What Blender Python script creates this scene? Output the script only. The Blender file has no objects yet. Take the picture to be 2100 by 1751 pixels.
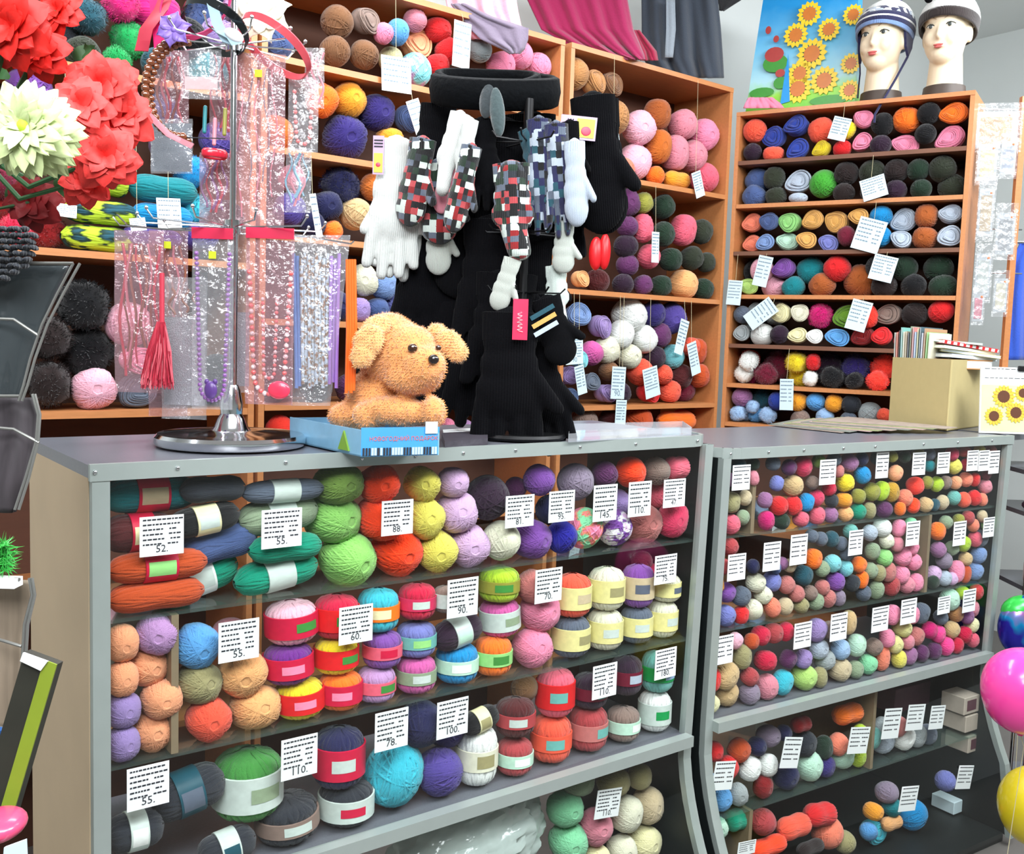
import bpy, bmesh, math, random
from mathutils import Vector, Matrix, Euler, noise
random.seed(7)
SC = bpy.context.scene
COL = SC.collection
PI = math.pi
# ------------------------------------------------------------------ camera
FPX, YAW, PITCH, ROLL = 2045.58, 0.953345, 0.0889993, -0.0328671
IW, IH = 2100.0, 1751.0
CAM = Vector((0, 0, 1.5))
fw = Vector((math.cos(YAW)*math.cos(PITCH), math.sin(YAW)*math.cos(PITCH), -math.sin(PITCH)))
rt0 = Vector((math.sin(YAW), -math.cos(YAW), 0)); dn0 = fw.cross(rt0)
rt = math.cos(ROLL)*rt0 + math.sin(ROLL)*dn0
dn = -math.sin(ROLL)*rt0 + math.cos(ROLL)*dn0
cd = bpy.data.cameras.new('camera'); cam = bpy.data.objects.new('camera', cd); COL.objects.link(cam)
m = Matrix((rt, -dn, -fw)).transposed().to_4x4(); m.translation = CAM
cam.matrix_world = m
cd.sensor_width = 36; cd.lens = FPX/IW*36; cd.clip_start = 0.02; cd.clip_end = 60
SC.camera = cam
# ------------------------------------------------------------------ world, lamps, exposure
vs = SC.view_settings
vs.view_transform = 'Standard'; vs.look = 'None'; vs.gamma = 1; vs.use_curve_mapping = False
vs.exposure = 0.72
w = bpy.data.worlds.new('world'); SC.world = w; w.use_nodes = True
w.node_tree.nodes['Background'].inputs[0].default_value = (0.72, 0.82, 1, 1)
w.node_tree.nodes['Background'].inputs[1].default_value = 0.30
def area(name, loc, target, sx, sy, power, col=(0.93, 0.97, 1)):
    l = bpy.data.lights.new(name, 'AREA'); l.shape = 'RECTANGLE'; l.size = sx; l.size_y = sy
    l.energy = power; l.color = col
    o = bpy.data.objects.new(name, l); COL.objects.link(o); o.location = loc
    o.rotation_euler = (Vector(target)-Vector(loc)).to_track_quat('-Z', 'Y').to_euler(); return o
area('customer_side_lamp', (0.9, 0.15, 2.95), (1.0, 0.5, 0), 2.6, 0.5, 52)
area('customer_side_lamp', (-0.6, -0.6, 2.9), (0.8, 1.6, 0.7), 1.6, 0.8, 50)
area('aisle_lamp', (0.9, 2.25, 2.95), (0.9, 2.3, 0), 2.6, 0.35, 30)
area('wall_fill_light', (3.7, 1.5, 2.95), (3.3, 3.0, 1.9), 1.4, 0.5, 15)  # added fill light, only there to brighten the grey wall at the right back
area('right_hand_lamp', (2.7, 0.2, 2.9), (2.7, 1.4, 0.8), 1.4, 0.6, 40)

# ------------------------------------------------------------------ projection helpers (photo pixel -> a point on a real plane)
def ray(px, py):
    return rt*((px-IW/2)/FPX) + dn*((py-IH/2)/FPX) + fw
def hitp(px, py, p, n):
    v = ray(px, py); return CAM + v*((Vector(p)-CAM).dot(n)/v.dot(n))
def hitz(px, py, z): return hitp(px, py, (0, 0, z), Vector((0, 0, 1)))
def at(px, py, depth): return CAM + ray(px, py)*depth
def depth_of(p): return (Vector(p)-CAM).dot(fw)

# ------------------------------------------------------------------ colours and materials
PAL = {
'white': (238, 240, 236), 'ivory': (226, 224, 200), 'cream': (232, 226, 178), 'mist': (200, 212, 205), 'silver grey': (178, 190, 205),
'light grey': (160, 168, 170), 'slate grey': (92, 102, 118), 'charcoal': (42, 46, 54), 'black': (11, 11, 15), 'mauve grey': (140, 125, 145),
'taupe': (140, 118, 108), 'beige': (202, 184, 150), 'sand': (208, 176, 128), 'khaki': (160, 152, 108), 'pale yellow': (228, 220, 150),
'yellow': (240, 216, 40), 'lemon': (226, 214, 96), 'amber': (240, 160, 42), 'mustard': (196, 150, 40), 'ochre': (196, 104, 36), 'honey': (216, 164, 88),
'camel': (186, 132, 80), 'brown': (128, 88, 58), 'cinnamon': (168, 88, 38), 'dark brown': (36, 24, 23), 'rust': (196, 78, 34),
'peach': (246, 168, 124), 'apricot': (238, 176, 116), 'salmon': (238, 132, 104), 'coral': (242, 92, 66), 'neon coral': (255, 66, 50),
'orange': (252, 120, 30), 'vermilion': (255, 70, 22), 'red': (222, 34, 38), 'dark red': (140, 22, 26), 'crimson': (206, 28, 66), 'wine': (110, 20, 46), 'maroon': (84, 28, 30),
'raspberry': (210, 52, 92), 'dusty red': (178, 68, 72), 'dusty rose': (194, 116, 112), 'rose': (228, 98, 120), 'pink': (240, 140, 172), 'pale pink': (244, 182, 200), 'dusty pink': (220, 136, 152),
'hot pink': (250, 70, 150), 'magenta': (206, 24, 112), 'orchid': (206, 92, 160), 'pastel lilac': (214, 176, 214), 'lilac': (190, 146, 196), 'lavender': (158, 134, 190), 'mauve': (156, 104, 148),
'violet': (128, 76, 162), 'purple': (110, 42, 136), 'grape': (86, 70, 150), 'plum': (96, 44, 92), 'aubergine': (44, 22, 44), 'indigo': (52, 40, 112),
'navy': (32, 34, 76), 'ultramarine': (34, 30, 150), 'royal blue': (42, 66, 160), 'denim': (72, 92, 140), 'periwinkle': (118, 124, 190), 'steel blue': (120, 148, 196), 'pale blue': (160, 192, 228),
'sky blue': (96, 164, 222), 'azure': (20, 140, 200), 'turquoise': (60, 186, 206), 'aqua': (130, 206, 214), 'teal': (14, 124, 132), 'dark teal': (30, 78, 92), 'jade': (10, 146, 116),
'mint': (138, 212, 164), 'pale mint': (190, 226, 204), 'seafoam': (110, 178, 170), 'sage': (144, 162, 132), 'spring green': (150, 210, 110), 'lime': (176, 206, 48), 'fern': (124, 156, 72),
'leaf green': (104, 152, 44), 'grass green': (70, 164, 52), 'emerald': (16, 150, 76), 'green': (66, 140, 62), 'dark green': (22, 46, 30), 'dark olive': (42, 48, 34), 'olive': (150, 148, 60), 'pale lime': (184, 220, 122),
'pale green': (150, 214, 128)}
def lin(c):
    return tuple(((x/255)/12.92 if x/255 <= 0.04045 else ((x/255+0.055)/1.055)**2.4) for x in c) + (1,)
def L(name): return lin(PAL[name])
MATS = {}
def nmat(name):
    m = bpy.data.materials.new(name); m.use_nodes = True; MATS[name] = m
    return m, m.node_tree.nodes, m.node_tree.links, m.node_tree.nodes['Principled BSDF']
def mat(name, rgb, rough=0.6, metal=0.0, bump=0.0, scale=60, var=0.12, coat=0.0, stretch=(1, 1, 1), sheen=0.0):
    if name in MATS: return MATS[name]
    m, N, K, b = nmat(name)
    b.inputs['Roughness'].default_value = rough; b.inputs['Metallic'].default_value = metal
    b.inputs['Coat Weight'].default_value = coat; b.inputs['Sheen Weight'].default_value = sheen
    tc = N.new('ShaderNodeTexCoord'); mp = N.new('ShaderNodeMapping'); mp.inputs['Scale'].default_value = stretch
    n = N.new('ShaderNodeTexNoise'); n.inputs['Scale'].default_value = scale; n.inputs['Detail'].default_value = 4
    K.new(tc.outputs['Object'], mp.inputs[0]); K.new(mp.outputs[0], n.inputs['Vector'])
    c = lin(rgb); mx = N.new('ShaderNodeMix'); mx.data_type = 'RGBA'
    mx.inputs[6].default_value = tuple(max(0, x*(1-var)) for x in c[:3])+(1,); mx.inputs[7].default_value = tuple(min(1, x*(1+var)) for x in c[:3])+(1,)
    K.new(n.outputs[0], mx.inputs[0]); K.new(mx.outputs[2], b.inputs['Base Color'])
    if bump:
        bp = N.new('ShaderNodeBump'); bp.inputs['Strength'].default_value = bump; bp.inputs['Distance'].default_value = 0.004
        K.new(n.outputs[0], bp.inputs['Height']); K.new(bp.outputs[0], b.inputs['Normal'])
    return m
def pal(name, rough=0.85, bump=0.25): return mat('dyed_'+name.replace(' ', '_'), PAL[name], rough, bump=bump, scale=220, sheen=0.2)
def objcol(name, rough, kind):
    """material whose colour is the object's own colour; kind picks the fibre relief"""
    m, N, K, b = nmat(name); b.inputs['Roughness'].default_value = rough; b.inputs['Specular IOR Level'].default_value = 0.25
    oi = N.new('ShaderNodeObjectInfo'); tc = N.new('ShaderNodeTexCoord'); n = N.new('ShaderNodeTexNoise')
    n.inputs['Scale'].default_value = 9 if kind == 'yarn' else 4; n.inputs['Detail'].default_value = 5
    K.new(tc.outputs['Object'], n.inputs['Vector'])
    hs = N.new('ShaderNodeHueSaturation'); mr = N.new('ShaderNodeMapRange')
    mr.inputs['To Min'].default_value = 0.82; mr.inputs['To Max'].default_value = 1.18
    K.new(n.outputs[0], mr.inputs[0]); K.new(mr.outputs[0], hs.inputs['Value']); K.new(oi.outputs['Color'], hs.inputs['Color'])
    K.new(hs.outputs[0], b.inputs['Base Color'])
    if kind == 'yarn':
        b.inputs['Sheen Weight'].default_value = 0.25; b.inputs['Sheen Roughness'].default_value = 0.5
        n2 = N.new('ShaderNodeTexNoise'); n2.inputs['Scale'].default_value = 40; K.new(tc.outputs['Object'], n2.inputs['Vector'])
        bp = N.new('ShaderNodeBump'); bp.inputs['Strength'].default_value = 0.35; bp.inputs['Distance'].default_value = 0.02
        K.new(n2.outputs[0], bp.inputs['Height']); K.new(bp.outputs[0], b.inputs['Normal'])
    return m
YARN = objcol('yarn_fibre', 0.92, 'yarn'); BAND = objcol('printed_paper_band', 0.45, 'paper')
def marbled(name, a, b_, c_=None, scale=1.6):
    m, N, K, b = nmat(name); b.inputs['Roughness'].default_value = 0.9
    tc = N.new('ShaderNodeTexCoord'); n = N.new('ShaderNodeTexNoise'); n.inputs['Scale'].default_value = scale; n.inputs['Detail'].default_value = 3
    K.new(tc.outputs['Object'], n.inputs['Vector']); cr = N.new('ShaderNodeValToRGB')
    e = cr.color_ramp.elements; e[0].position = .44; e[0].color = L(a); e[1].position = .5; e[1].color = L(b_)
    if c_: x = e.new(.6); x.color = L(c_)
    K.new(n.outputs[0], cr.inputs[0]); K.new(cr.outputs[0], b.inputs['Base Color']); return m
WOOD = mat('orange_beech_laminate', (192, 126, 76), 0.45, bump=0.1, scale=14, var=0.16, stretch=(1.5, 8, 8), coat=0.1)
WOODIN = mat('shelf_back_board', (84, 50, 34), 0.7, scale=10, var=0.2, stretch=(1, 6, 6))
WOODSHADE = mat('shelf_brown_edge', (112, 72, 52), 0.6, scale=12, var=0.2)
CHIP = mat('beige_particle_board_side', (206, 182, 150), 0.7, scale=5, var=0.12, bump=0.1)
LAM = mat('grey_worktop_laminate', (104, 106, 114), 0.28, scale=240, var=0.2)
ALU = mat('grey_aluminium_profile', (166, 176, 172), 0.38, 0.35, scale=30, var=0.06)
RUB = mat('dark_case_side', (22, 28, 28), 0.5)
CHROME = mat('chrome', (215, 218, 222), 0.12, 1.0, scale=5, var=0.03)
BLKMET = mat('black_rack_metal', (24, 24, 26), 0.4, 0.5)
WALL = mat('grey_painted_wall', (206, 210, 208), 0.85, scale=3, var=0.05)
FLOOR = mat('worn_grey_floor', (112, 108, 104), 0.5, scale=4, var=0.15)
CEIL = mat('white_ceiling', (226, 228, 226), 0.9, scale=3, var=0.03)
PAPER = mat('white_card', (236, 240, 240), 0.6, scale=8, var=0.03)
PAPERB = mat('bluish_white_card', (206, 226, 232), 0.6, scale=8, var=0.03)
INK = mat('black_ink', (38, 40, 48), 0.7)
INKB = mat('grey_blue_ink', (120, 140, 156), 0.7)
CARD = mat('brown_cardboard', (186, 170, 120), 0.8, scale=40, var=0.06, bump=0.1)
THREAD = mat('pale_string', (196, 186, 150), 0.8)
def clear(name, tint=(1, 1, 1), gloss=0.12, haze=0.0, bump=0.0, rough=0.03, hazecol=(0.8, 0.82, 0.85, 1), scale=30):
    m = bpy.data.materials.new(name); m.use_nodes = True; N = m.node_tree.nodes; K = m.node_tree.links; N.clear()
    out = N.new('ShaderNodeOutputMaterial'); tr = N.new('ShaderNodeBsdfTransparent'); tr.inputs[0].default_value = tint+(1,)
    gl = N.new('ShaderNodeBsdfGlossy'); gl.inputs['Roughness'].default_value = rough; gl.inputs[0].default_value = (1, 1, 1, 1)
    fr = N.new('ShaderNodeLayerWeight'); fr.inputs[0].default_value = 0.5      # Schlick: 4 % head on, more at a slant, both sides alike
    pw = N.new('ShaderNodeMath'); pw.operation = 'POWER'; pw.inputs[1].default_value = 5.0
    ma = N.new('ShaderNodeMath'); ma.operation = 'MULTIPLY_ADD'; ma.inputs[1].default_value = 0.95; ma.inputs[2].default_value = 0.02+gloss*0.2
    mx = N.new('ShaderNodeMixShader'); K.new(fr.outputs['Facing'], pw.inputs[0]); K.new(pw.outputs[0], ma.inputs[0]); K.new(ma.outputs[0], mx.inputs[0])
    K.new(tr.outputs[0], mx.inputs[1]); K.new(gl.outputs[0], mx.inputs[2]); last = mx
    if bump:
        tc = N.new('ShaderNodeTexCoord'); n = N.new('ShaderNodeTexNoise'); n.inputs['Scale'].default_value = scale; n.inputs['Detail'].default_value = 3
        K.new(tc.outputs['Object'], n.inputs['Vector']); bp = N.new('ShaderNodeBump'); bp.inputs['Strength'].default_value = bump; bp.inputs['Distance'].default_value = 0.02
        K.new(n.outputs[0], bp.inputs['Height']); K.new(bp.outputs[0], gl.inputs['Normal']); K.new(bp.outputs[0], fr.inputs['Normal'])
    if haze:
        df = N.new('ShaderNodeBsdfDiffuse'); df.inputs[0].default_value = hazecol; m2 = N.new('ShaderNodeMixShader'); m2.inputs[0].default_value = haze
        K.new(last.outputs[0], m2.inputs[1]); K.new(df.outputs[0], m2.inputs[2]); last = m2
    K.new(last.outputs[0], out.inputs[0]); MATS[name] = m; return m
GLASS = clear('case_glass', (0.97, 0.99, 0.98), 0.10)
GSHELF = clear('glass_shelf', (0.86, 0.93, 0.90), 0.15, haze=0.06, hazecol=(0.3, 0.42, 0.38, 1))
FILM = clear('crinkled_clear_film', (0.98, 0.97, 0.98), 0.25, haze=0.10, bump=0.55, rough=0.16, scale=40)
FILMP = clear('crinkled_pinkish_film', (0.97, 0.86, 0.88), 0.3, haze=0.20, bump=0.6, rough=0.16, hazecol=(0.55, 0.36, 0.40, 1), scale=44)
ACRYL = clear('clear_acrylic', (0.97, 0.98, 1), 0.4, haze=0.12, rough=0.05)

# ------------------------------------------------------------------ mesh helper
WL = {}
def frame(zdir, xhint=Vector((1, 0, 0))):
    z = Vector(zdir).normalized(); x = Vector(xhint) - z*Vector(xhint).dot(z)
    if x.length < 1e-5: x = Vector((0, 1, 0)) - z*z.y
    x.normalize(); return Matrix((x, z.cross(x), z)).transposed()
class MB:
    def __init__(s): s.v = []; s.f = []; s.m = []
    def add(s, vs, fs, mi=0):
        o = len(s.v); s.v += [Vector(a) for a in vs]; s.f += [tuple(i+o for i in f) for f in fs]; s.m += [mi]*len(fs); return s
    def box(s, c, size, R=None, mi=0, bev=0.0):
        R = R or Matrix.Identity(3); c = Vector(c); hx, hy, hz = (a/2 for a in size)
        if bev <= 0:
            vs = [c + R@Vector((x, y, z)) for x in (-hx, hx) for y in (-hy, hy) for z in (-hz, hz)]
            return s.add(vs, [(0, 1, 3, 2), (4, 6, 7, 5), (0, 4, 5, 1), (2, 3, 7, 6), (0, 2, 6, 4), (1, 5, 7, 3)], mi)
        b = min(bev, hx*.9, hy*.9, hz*.9); P = []
        for x in (-1, 1):
            for y in (-1, 1):
                for z in (-1, 1):
                    P += [Vector((x*hx, y*(hy-b), z*(hz-b))), Vector((x*(hx-b), y*hy, z*(hz-b))), Vector((x*(hx-b), y*(hy-b), z*hz))]
        bm = bmesh.new(); [bm.verts.new(p) for p in P]; r = bmesh.ops.convex_hull(bm, input=bm.verts[:]); bm.verts.index_update()
        vs = [c + R@v.co for v in bm.verts]; fs = [tuple(v.index for v in f.verts) for f in bm.faces]; bm.free(); return s.add(vs, fs, mi)
    def cyl(s, p0, p1, r0, r1=None, n=12, mi=0, cap=True):
        r1 = r0 if r1 is None else r1; p0 = Vector(p0); p1 = Vector(p1); R = frame(p1-p0); vs = []
        for p, r in ((p0, r0), (p1, r1)):
            for i in range(n): a = 2*PI*i/n; vs.append(p + R@Vector((r*math.cos(a), r*math.sin(a), 0)))
        fs = [(i, (i+1) % n, n+(i+1) % n, n+i) for i in range(n)]
        if cap: fs += [tuple(range(n-1, -1, -1)), tuple(range(n, 2*n))]
        return s.add(vs, fs, mi)
    def tube(s, pts, r, n=6, mi=0, closed=False, rs=None):
        pts = [Vector(p) for p in pts]; k = len(pts); vs = []; prev = None
        for i, p in enumerate(pts):
            a = pts[(i-1) % k] if (closed or i > 0) else p; b = pts[(i+1) % k] if (closed or i < k-1) else p
            R = frame(b-a, prev if prev else Vector((0.3, 0.2, 1))); prev = R@Vector((1, 0, 0)); rr = rs[i] if rs else r
            vs += [p + R@Vector((rr*math.cos(2*PI*j/n), rr*math.sin(2*PI*j/n), 0)) for j in range(n)]
        fs = []
        for i in range(k if closed else k-1):
            for j in range(n): q = (i+1) % k; fs.append((i*n+j, i*n+(j+1) % n, q*n+(j+1) % n, q*n+j))
        if not closed: fs += [tuple(range(n-1, -1, -1)), tuple((k-1)*n+j for j in range(n))]
        return s.add(vs, fs, mi)
    def lathe(s, prof, c=(0, 0, 0), R=None, n=20, mi=0, sc=(1, 1, 1)):
        R = R or Matrix.Identity(3); c = Vector(c); vs = []; k = len(prof)
        for r, z in prof:
            for j in range(n): a = 2*PI*j/n; vs.append(c + R@Vector((r*math.cos(a)*sc[0], r*math.sin(a)*sc[1], z*sc[2])))
        fs = [(i*n+j, i*n+(j+1) % n, (i+1)*n+(j+1) % n, (i+1)*n+j) for i in range(k-1) for j in range(n)]
        return s.add(vs, fs, mi)
    def ell(s, c, r, R=None, nu=16, nv=10, mi=0):
        prof = [(math.sin(PI*i/nv), -math.cos(PI*i/nv)) for i in range(nv+1)]
        prof[0] = (1e-4, -1); prof[-1] = (1e-4, 1)
        if isinstance(r, (int, float)): r = (r, r, r)
        return s.lathe(prof, c, R, nu, mi, r)
    def caps(s, p0, p1, r0, r1, n=12, mi=0):
        p0 = Vector(p0); p1 = Vector(p1); s.ell(p0, r0, None, n, 8, mi); s.ell(p1, r1, None, n, 8, mi); return s.cyl(p0, p1, r0, r1, n, mi)
    def grid(s, P, mi=0, closed_u=False):
        nr = len(P); nc = len(P[0]); vs = [p for row in P for p in row]
        fs = [(i*nc+j, i*nc+(j+1) % nc, (i+1)*nc+(j+1) % nc, (i+1)*nc+j) for i in range(nr-1) for j in range(nc if closed_u else nc-1)]
        return s.add(vs, fs, mi)
    def extrude(s, poly, off, mi=0):
        n = len(poly); off = Vector(off); vs = [Vector(p) for p in poly] + [Vector(p)+off for p in poly]
        return s.add(vs, [tuple(range(n-1, -1, -1)), tuple(range(n, 2*n))] + [(i, (i+1) % n, n+(i+1) % n, n+i) for i in range(n)], mi)
    def mesh(s, name, mats, origin=(0, 0, 0), smooth=True, ang=0.7, fix=True):
        o = Vector(origin); me = bpy.data.meshes.new(name); me.from_pydata([tuple(v-o) for v in s.v], [], s.f)
        for m_ in (mats if isinstance(mats, (list, tuple)) else [mats]): me.materials.append(m_)
        me.polygons.foreach_set('material_index', s.m)
        if fix:
            bm = bmesh.new(); bm.from_mesh(me); bmesh.ops.recalc_face_normals(bm, faces=bm.faces[:]); bm.to_mesh(me); bm.free()
        if smooth:
            me.polygons.foreach_set('use_smooth', [True]*len(me.polygons))
            try: me.set_sharp_from_angle(angle=ang)
            except Exception: pass
        me.update(); return me
def remesh(mb, voxel, smooth_it=2):
    me = mb.mesh('tmp', PAPER, smooth=False); o = bpy.data.objects.new('tmp', me); COL.objects.link(o)
    md = o.modifiers.new('r', 'REMESH'); md.mode = 'VOXEL'; md.voxel_size = voxel
    ms = o.modifiers.new('s', 'SMOOTH'); ms.iterations = smooth_it; ms.factor = 0.5
    dg = bpy.context.evaluated_depsgraph_get(); new = bpy.data.meshes.new_from_object(o.evaluated_get(dg))
    bpy.data.objects.remove(o); bpy.data.meshes.remove(me)
    new.polygons.foreach_set('use_smooth', [True]*len(new.polygons)); new.materials.clear(); return new
def mesh_mb(me):
    mb = MB(); mb.add([v.co.copy() for v in me.vertices], [tuple(p.vertices) for p in me.polygons]); return mb
def props(o, label=None, cat=None, group=None, kind=None):
    if label: o['label'] = label
    if cat: o['category'] = cat
    if group: o['group'] = group
    if kind: o['kind'] = kind
    return o
def thing(name, label, cat, loc, group=None):
    o = bpy.data.objects.new(name, None); COL.objects.link(o); o.location = loc; o.empty_display_size = 0.05
    WL[o.name] = Vector(loc); return props(o, label, cat, group)
def put(name, mb, mats, parent=None, label=None, cat=None, group=None, kind=None, origin=None, smooth=True, ang=0.7, solid=0.0, fix=True):
    """world-space MB -> one linked object (a part when parent is given)"""
    if parent is not None: org = WL[parent.name]
    elif origin is not None: org = Vector(origin)
    else:
        xs = [v.x for v in mb.v]; ys = [v.y for v in mb.v]; zs = [v.z for v in mb.v]
        org = Vector(((min(xs)+max(xs))/2, (min(ys)+max(ys))/2, min(zs)))
    o = bpy.data.objects.new(name, mb.mesh(name, mats, org, smooth, ang, fix)); COL.objects.link(o)
    if parent is not None: o.parent = parent
    else: o.location = org
    WL[o.name] = org
    if solid:
        md = o.modifiers.new('thickness', 'SOLIDIFY'); md.thickness = solid; md.offset = 0
    return props(o, label, cat, group, kind)
def fmesh(name, me, M, parent=None, color=None, **kw):
    o = bpy.data.objects.new(name, me); COL.objects.link(o)
    if parent is not None:
        o.parent = parent; o.matrix_local = Matrix.Translation(-WL[parent.name]) @ M
    else: o.matrix_world = M
    if color: o.color = color
    return props(o, **kw)
def TRS(loc, R, s): return Matrix.Translation(loc) @ (R.to_4x4() if isinstance(R, Matrix) else R.to_matrix().to_4x4()) @ Matrix.Diagonal((s[0], s[1], s[2], 1))
def text_mb(s, size, origin, xd, yd, mi=0, mb=None, lift=0.0):
    cu = bpy.data.curves.new('t', 'FONT'); cu.body = s; cu.size = size; cu.align_x = 'CENTER'; cu.align_y = 'CENTER'; cu.resolution_u = 2
    o = bpy.data.objects.new('t', cu); COL.objects.link(o); dg = bpy.context.evaluated_depsgraph_get(); dg.update()
    me = bpy.data.meshes.new_from_object(o.evaluated_get(dg)); mb = mb or MB(); nrm = Vector(xd).cross(Vector(yd))
    mb.add([Vector(origin)+Vector(xd)*v.co.x+Vector(yd)*v.co.y+nrm*lift for v in me.vertices], [tuple(p.vertices) for p in me.polygons], mi)
    bpy.data.objects.remove(o); bpy.data.curves.remove(cu); bpy.data.meshes.remove(me); return mb

# ------------------------------------------------------------------ yarn meshes (unit size, shared)
def ribbon(mb, pts, nrm, wd, h):
    """closed loop of yarn: a roof-shaped strand lying on the ball"""
    k = len(pts); vs = []
    for i in range(k):
        t = (pts[(i+1) % k]-pts[i-1]).normalized(); n = nrm[i]; sd = t.cross(n).normalized()
        vs += [pts[i]-sd*wd-n*h*0.6, pts[i]+n*h, pts[i]+sd*wd-n*h*0.6]
    fs = []
    for i in range(k):
        q = (i+1) % k; fs += [(i*3, i*3+1, q*3+1, q*3), (i*3+1, i*3+2, q*3+2, q*3+1)]
    mb.add(vs, fs)
def squash(v, e):   # sphere -> rounded pillow
    r = max(abs(v.x), 1e-6)
    f = (abs(v.x)**e+abs(v.y)**e+abs(v.z)**e)**(1/e); return v/f
def yarn_ball(seed, tilt, n=66, e=2.5, wd=0.055, seg=26):
    rnd = random.Random(seed); mb = MB(); mb.ell((0, 0, 0), 0.93, None, 20, 12)
    mb.v = [squash(v, e)*v.length for v in mb.v]
    for i in range(n):
        az = 2*PI*(i*0.381966+rnd.uniform(-.01, .01))
        tl = tilt+rnd.uniform(-.06, .05) if tilt is not None else rnd.uniform(0, PI)
        if tilt is None and i % 2: az = 0.5+rnd.uniform(-.25, .25); tl = 1.0+rnd.uniform(-.2, .2)
        nrm = Vector((math.sin(PI/2-tl)*0, 0, 0))
        N_ = Vector((math.sin(tl)*math.cos(az), math.cos(tl), math.sin(tl)*math.sin(az)))   # plane normal, axis y
        a = N_.orthogonal().normalized(); b = N_.cross(a); r = 0.93+0.05*rnd.random()
        off = 0 if tilt is not None else rnd.uniform(-.25, .25)
        pts = [(a*math.cos(2*PI*j/seg)+b*math.sin(2*PI*j/seg)+N_*off).normalized() for j in range(seg)]
        nr = [p.copy() for p in pts]; pts = [squash(p, e)*r for p in pts]
        ribbon(mb, pts, nr, wd*.9, 0.05)
    return mb.mesh('yarn_ball', YARN, fix=False, ang=3)
def skein_mesh(seed, n=46):   # long axis x, pinched middle; unit box
    rnd = random.Random(seed); mb = MB()
    def rad(x):
        e = max(0.0, 1-abs(x)**3.2)**0.42; return e*(1-0.13*math.exp(-(x/0.40)**2))
    X = [-1+2*i/14 for i in range(15)]
    P = [[Vector((x*0.985, rad(x)*0.95*math.cos(2*PI*j/18), rad(x)*0.95*math.sin(2*PI*j/18))) for j in range(18)] for x in X]; mb.grid(P, closed_u=True)
    for i in range(n):
        a0 = 2*PI*i/n+rnd.uniform(-.05, .05); tw = rnd.choice((-1, 1))*rnd.uniform(.15, .55); vs = []
        for x in [-.99+1.98*k/13 for k in range(14)]:
            a = a0+tw*x; r = rad(x)*rnd.uniform(.985, 1.0); nn = Vector((0, math.cos(a), math.sin(a))); sd = Vector((0, -math.sin(a), math.cos(a)))
            c = Vector((x, 0, 0))+nn*r; vs += [c-sd*.07*(.3+r)-nn*.04, c+nn*.02, c+sd*.07*(.3+r)-nn*.04]
        mb.add(vs, [f for k in range(13) for f in ((k*3, k*3+1, k*3+4, k*3+3), (k*3+1, k*3+2, k*3+5, k*3+4))])
    return mb.mesh('yarn_skein', YARN, fix=False, ang=3)
def band_mesh(r=1.0, hx=0.33, patch=False):
    mb = MB(); n = 28
    X = [-hx, -hx*.98, hx*.98, hx]; Rr = [r-.06, r, r, r-.06]
    mb.grid([[Vector((x, q*math.cos(2*PI*j/n), q*math.sin(2*PI*j/n))) for j in range(n)] for x, q in zip(X, Rr)], closed_u=True)
    return mb.mesh('paper_band', BAND, fix=False, ang=0.6)
def patch_mesh(r=1.008, hx=0.27, a0=-0.45, a1=0.45, cx=0.0):   # a printed panel on the band, facing -y
    mb = MB(); n = 8
    mb.grid([[Vector((cx+x, -q*math.cos(a0+(a1-a0)*j/n), q*math.sin(a0+(a1-a0)*j/n))) for j in range(n+1)] for x, q in ((-hx, r), (hx, r))])
    return mb.mesh('printed_panel', BAND, fix=False, ang=0.6)
def fluffy_mesh(seed, hair=900):
    rnd = random.Random(seed); mb = MB(); mb.ell((0, 0, 0), 0.86, None, 24, 16)
    mb.v = [squash(v.normalized(), 2.6)*0.86*(1+0.14*noise.noise(v*3.1+Vector((seed, 0, 0)))) for v in mb.v]
    for i in range(hair):
        d = Vector((rnd.gauss(0, 1), rnd.gauss(0, 1), rnd.gauss(0, 1))).normalized(); p = squash(d, 2.6)*0.84
        t = (d+Vector((rnd.uniform(-.8, .8), rnd.uniform(-.8, .8), rnd.uniform(-.8, .8)))).normalized(); s = t.orthogonal().normalized()*0.022
        mid = p+t*.1; mb.add([p-s, p+s, mid+s*.8, mid-s*.8, p+t*rnd.uniform(.16, .26)], [(0, 1, 2, 3), (3, 2, 4)])
    return mb.mesh('fluffy_yarn', YARN, fix=False, ang=3)
def hank_mesh(seed):   # bundle of parallel loops with visible fold at the end
    rnd = random.Random(seed); mb = MB(); mb.ell((0, 0, 0), (0.9, 0.8, 0.78), None, 20, 12)
    for i in range(44):
        ph = rnd.uniform(-.9, .9); y = -math.cos(ph)*.9*rnd.uniform(.8, 1); rr = rnd.uniform(.25, .92); k = 22
        pts = []
        for j in range(k):
            a = 2*PI*j/k; pts.append(Vector((math.cos(a)*rr*1.0, y*(1-.25*rr)+.12*math.sin(a+ph), math.sin(a)*rr*.82+.1*math.sin(2*a+ph))))
        mb.tube(pts, 0.045, 4, closed=True)
    return mb.mesh('yarn_hank', YARN, fix=False, ang=3)
YM = {'b': [yarn_ball(s, 1.28) for s in (1, 2, 3)], 'r': [yarn_ball(s, None, n=70, e=2.15, wd=0.05) for s in (4, 5, 6)],
      's': [skein_mesh(s) for s in (1, 2)], 'f': [fluffy_mesh(s) for s in (1, 2, 3)], 'k': [hank_mesh(s) for s in (1, 2)]}
YM['c'] = YM['s']
SMALLB = [yarn_ball(s, 1.25, n=40, wd=0.085, seg=18) for s in (11, 12)]
BANDM = band_mesh(); BANDW = band_mesh(hx=0.5); PATCH = patch_mesh(); PATCH2 = None
NOUN = {'b': 'yarn ball', 'r': 'round wound yarn ball', 's': 'long skein', 'c': 'paper-banded skein', 'f': 'fluffy skein', 'k': 'looped hank'}
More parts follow.
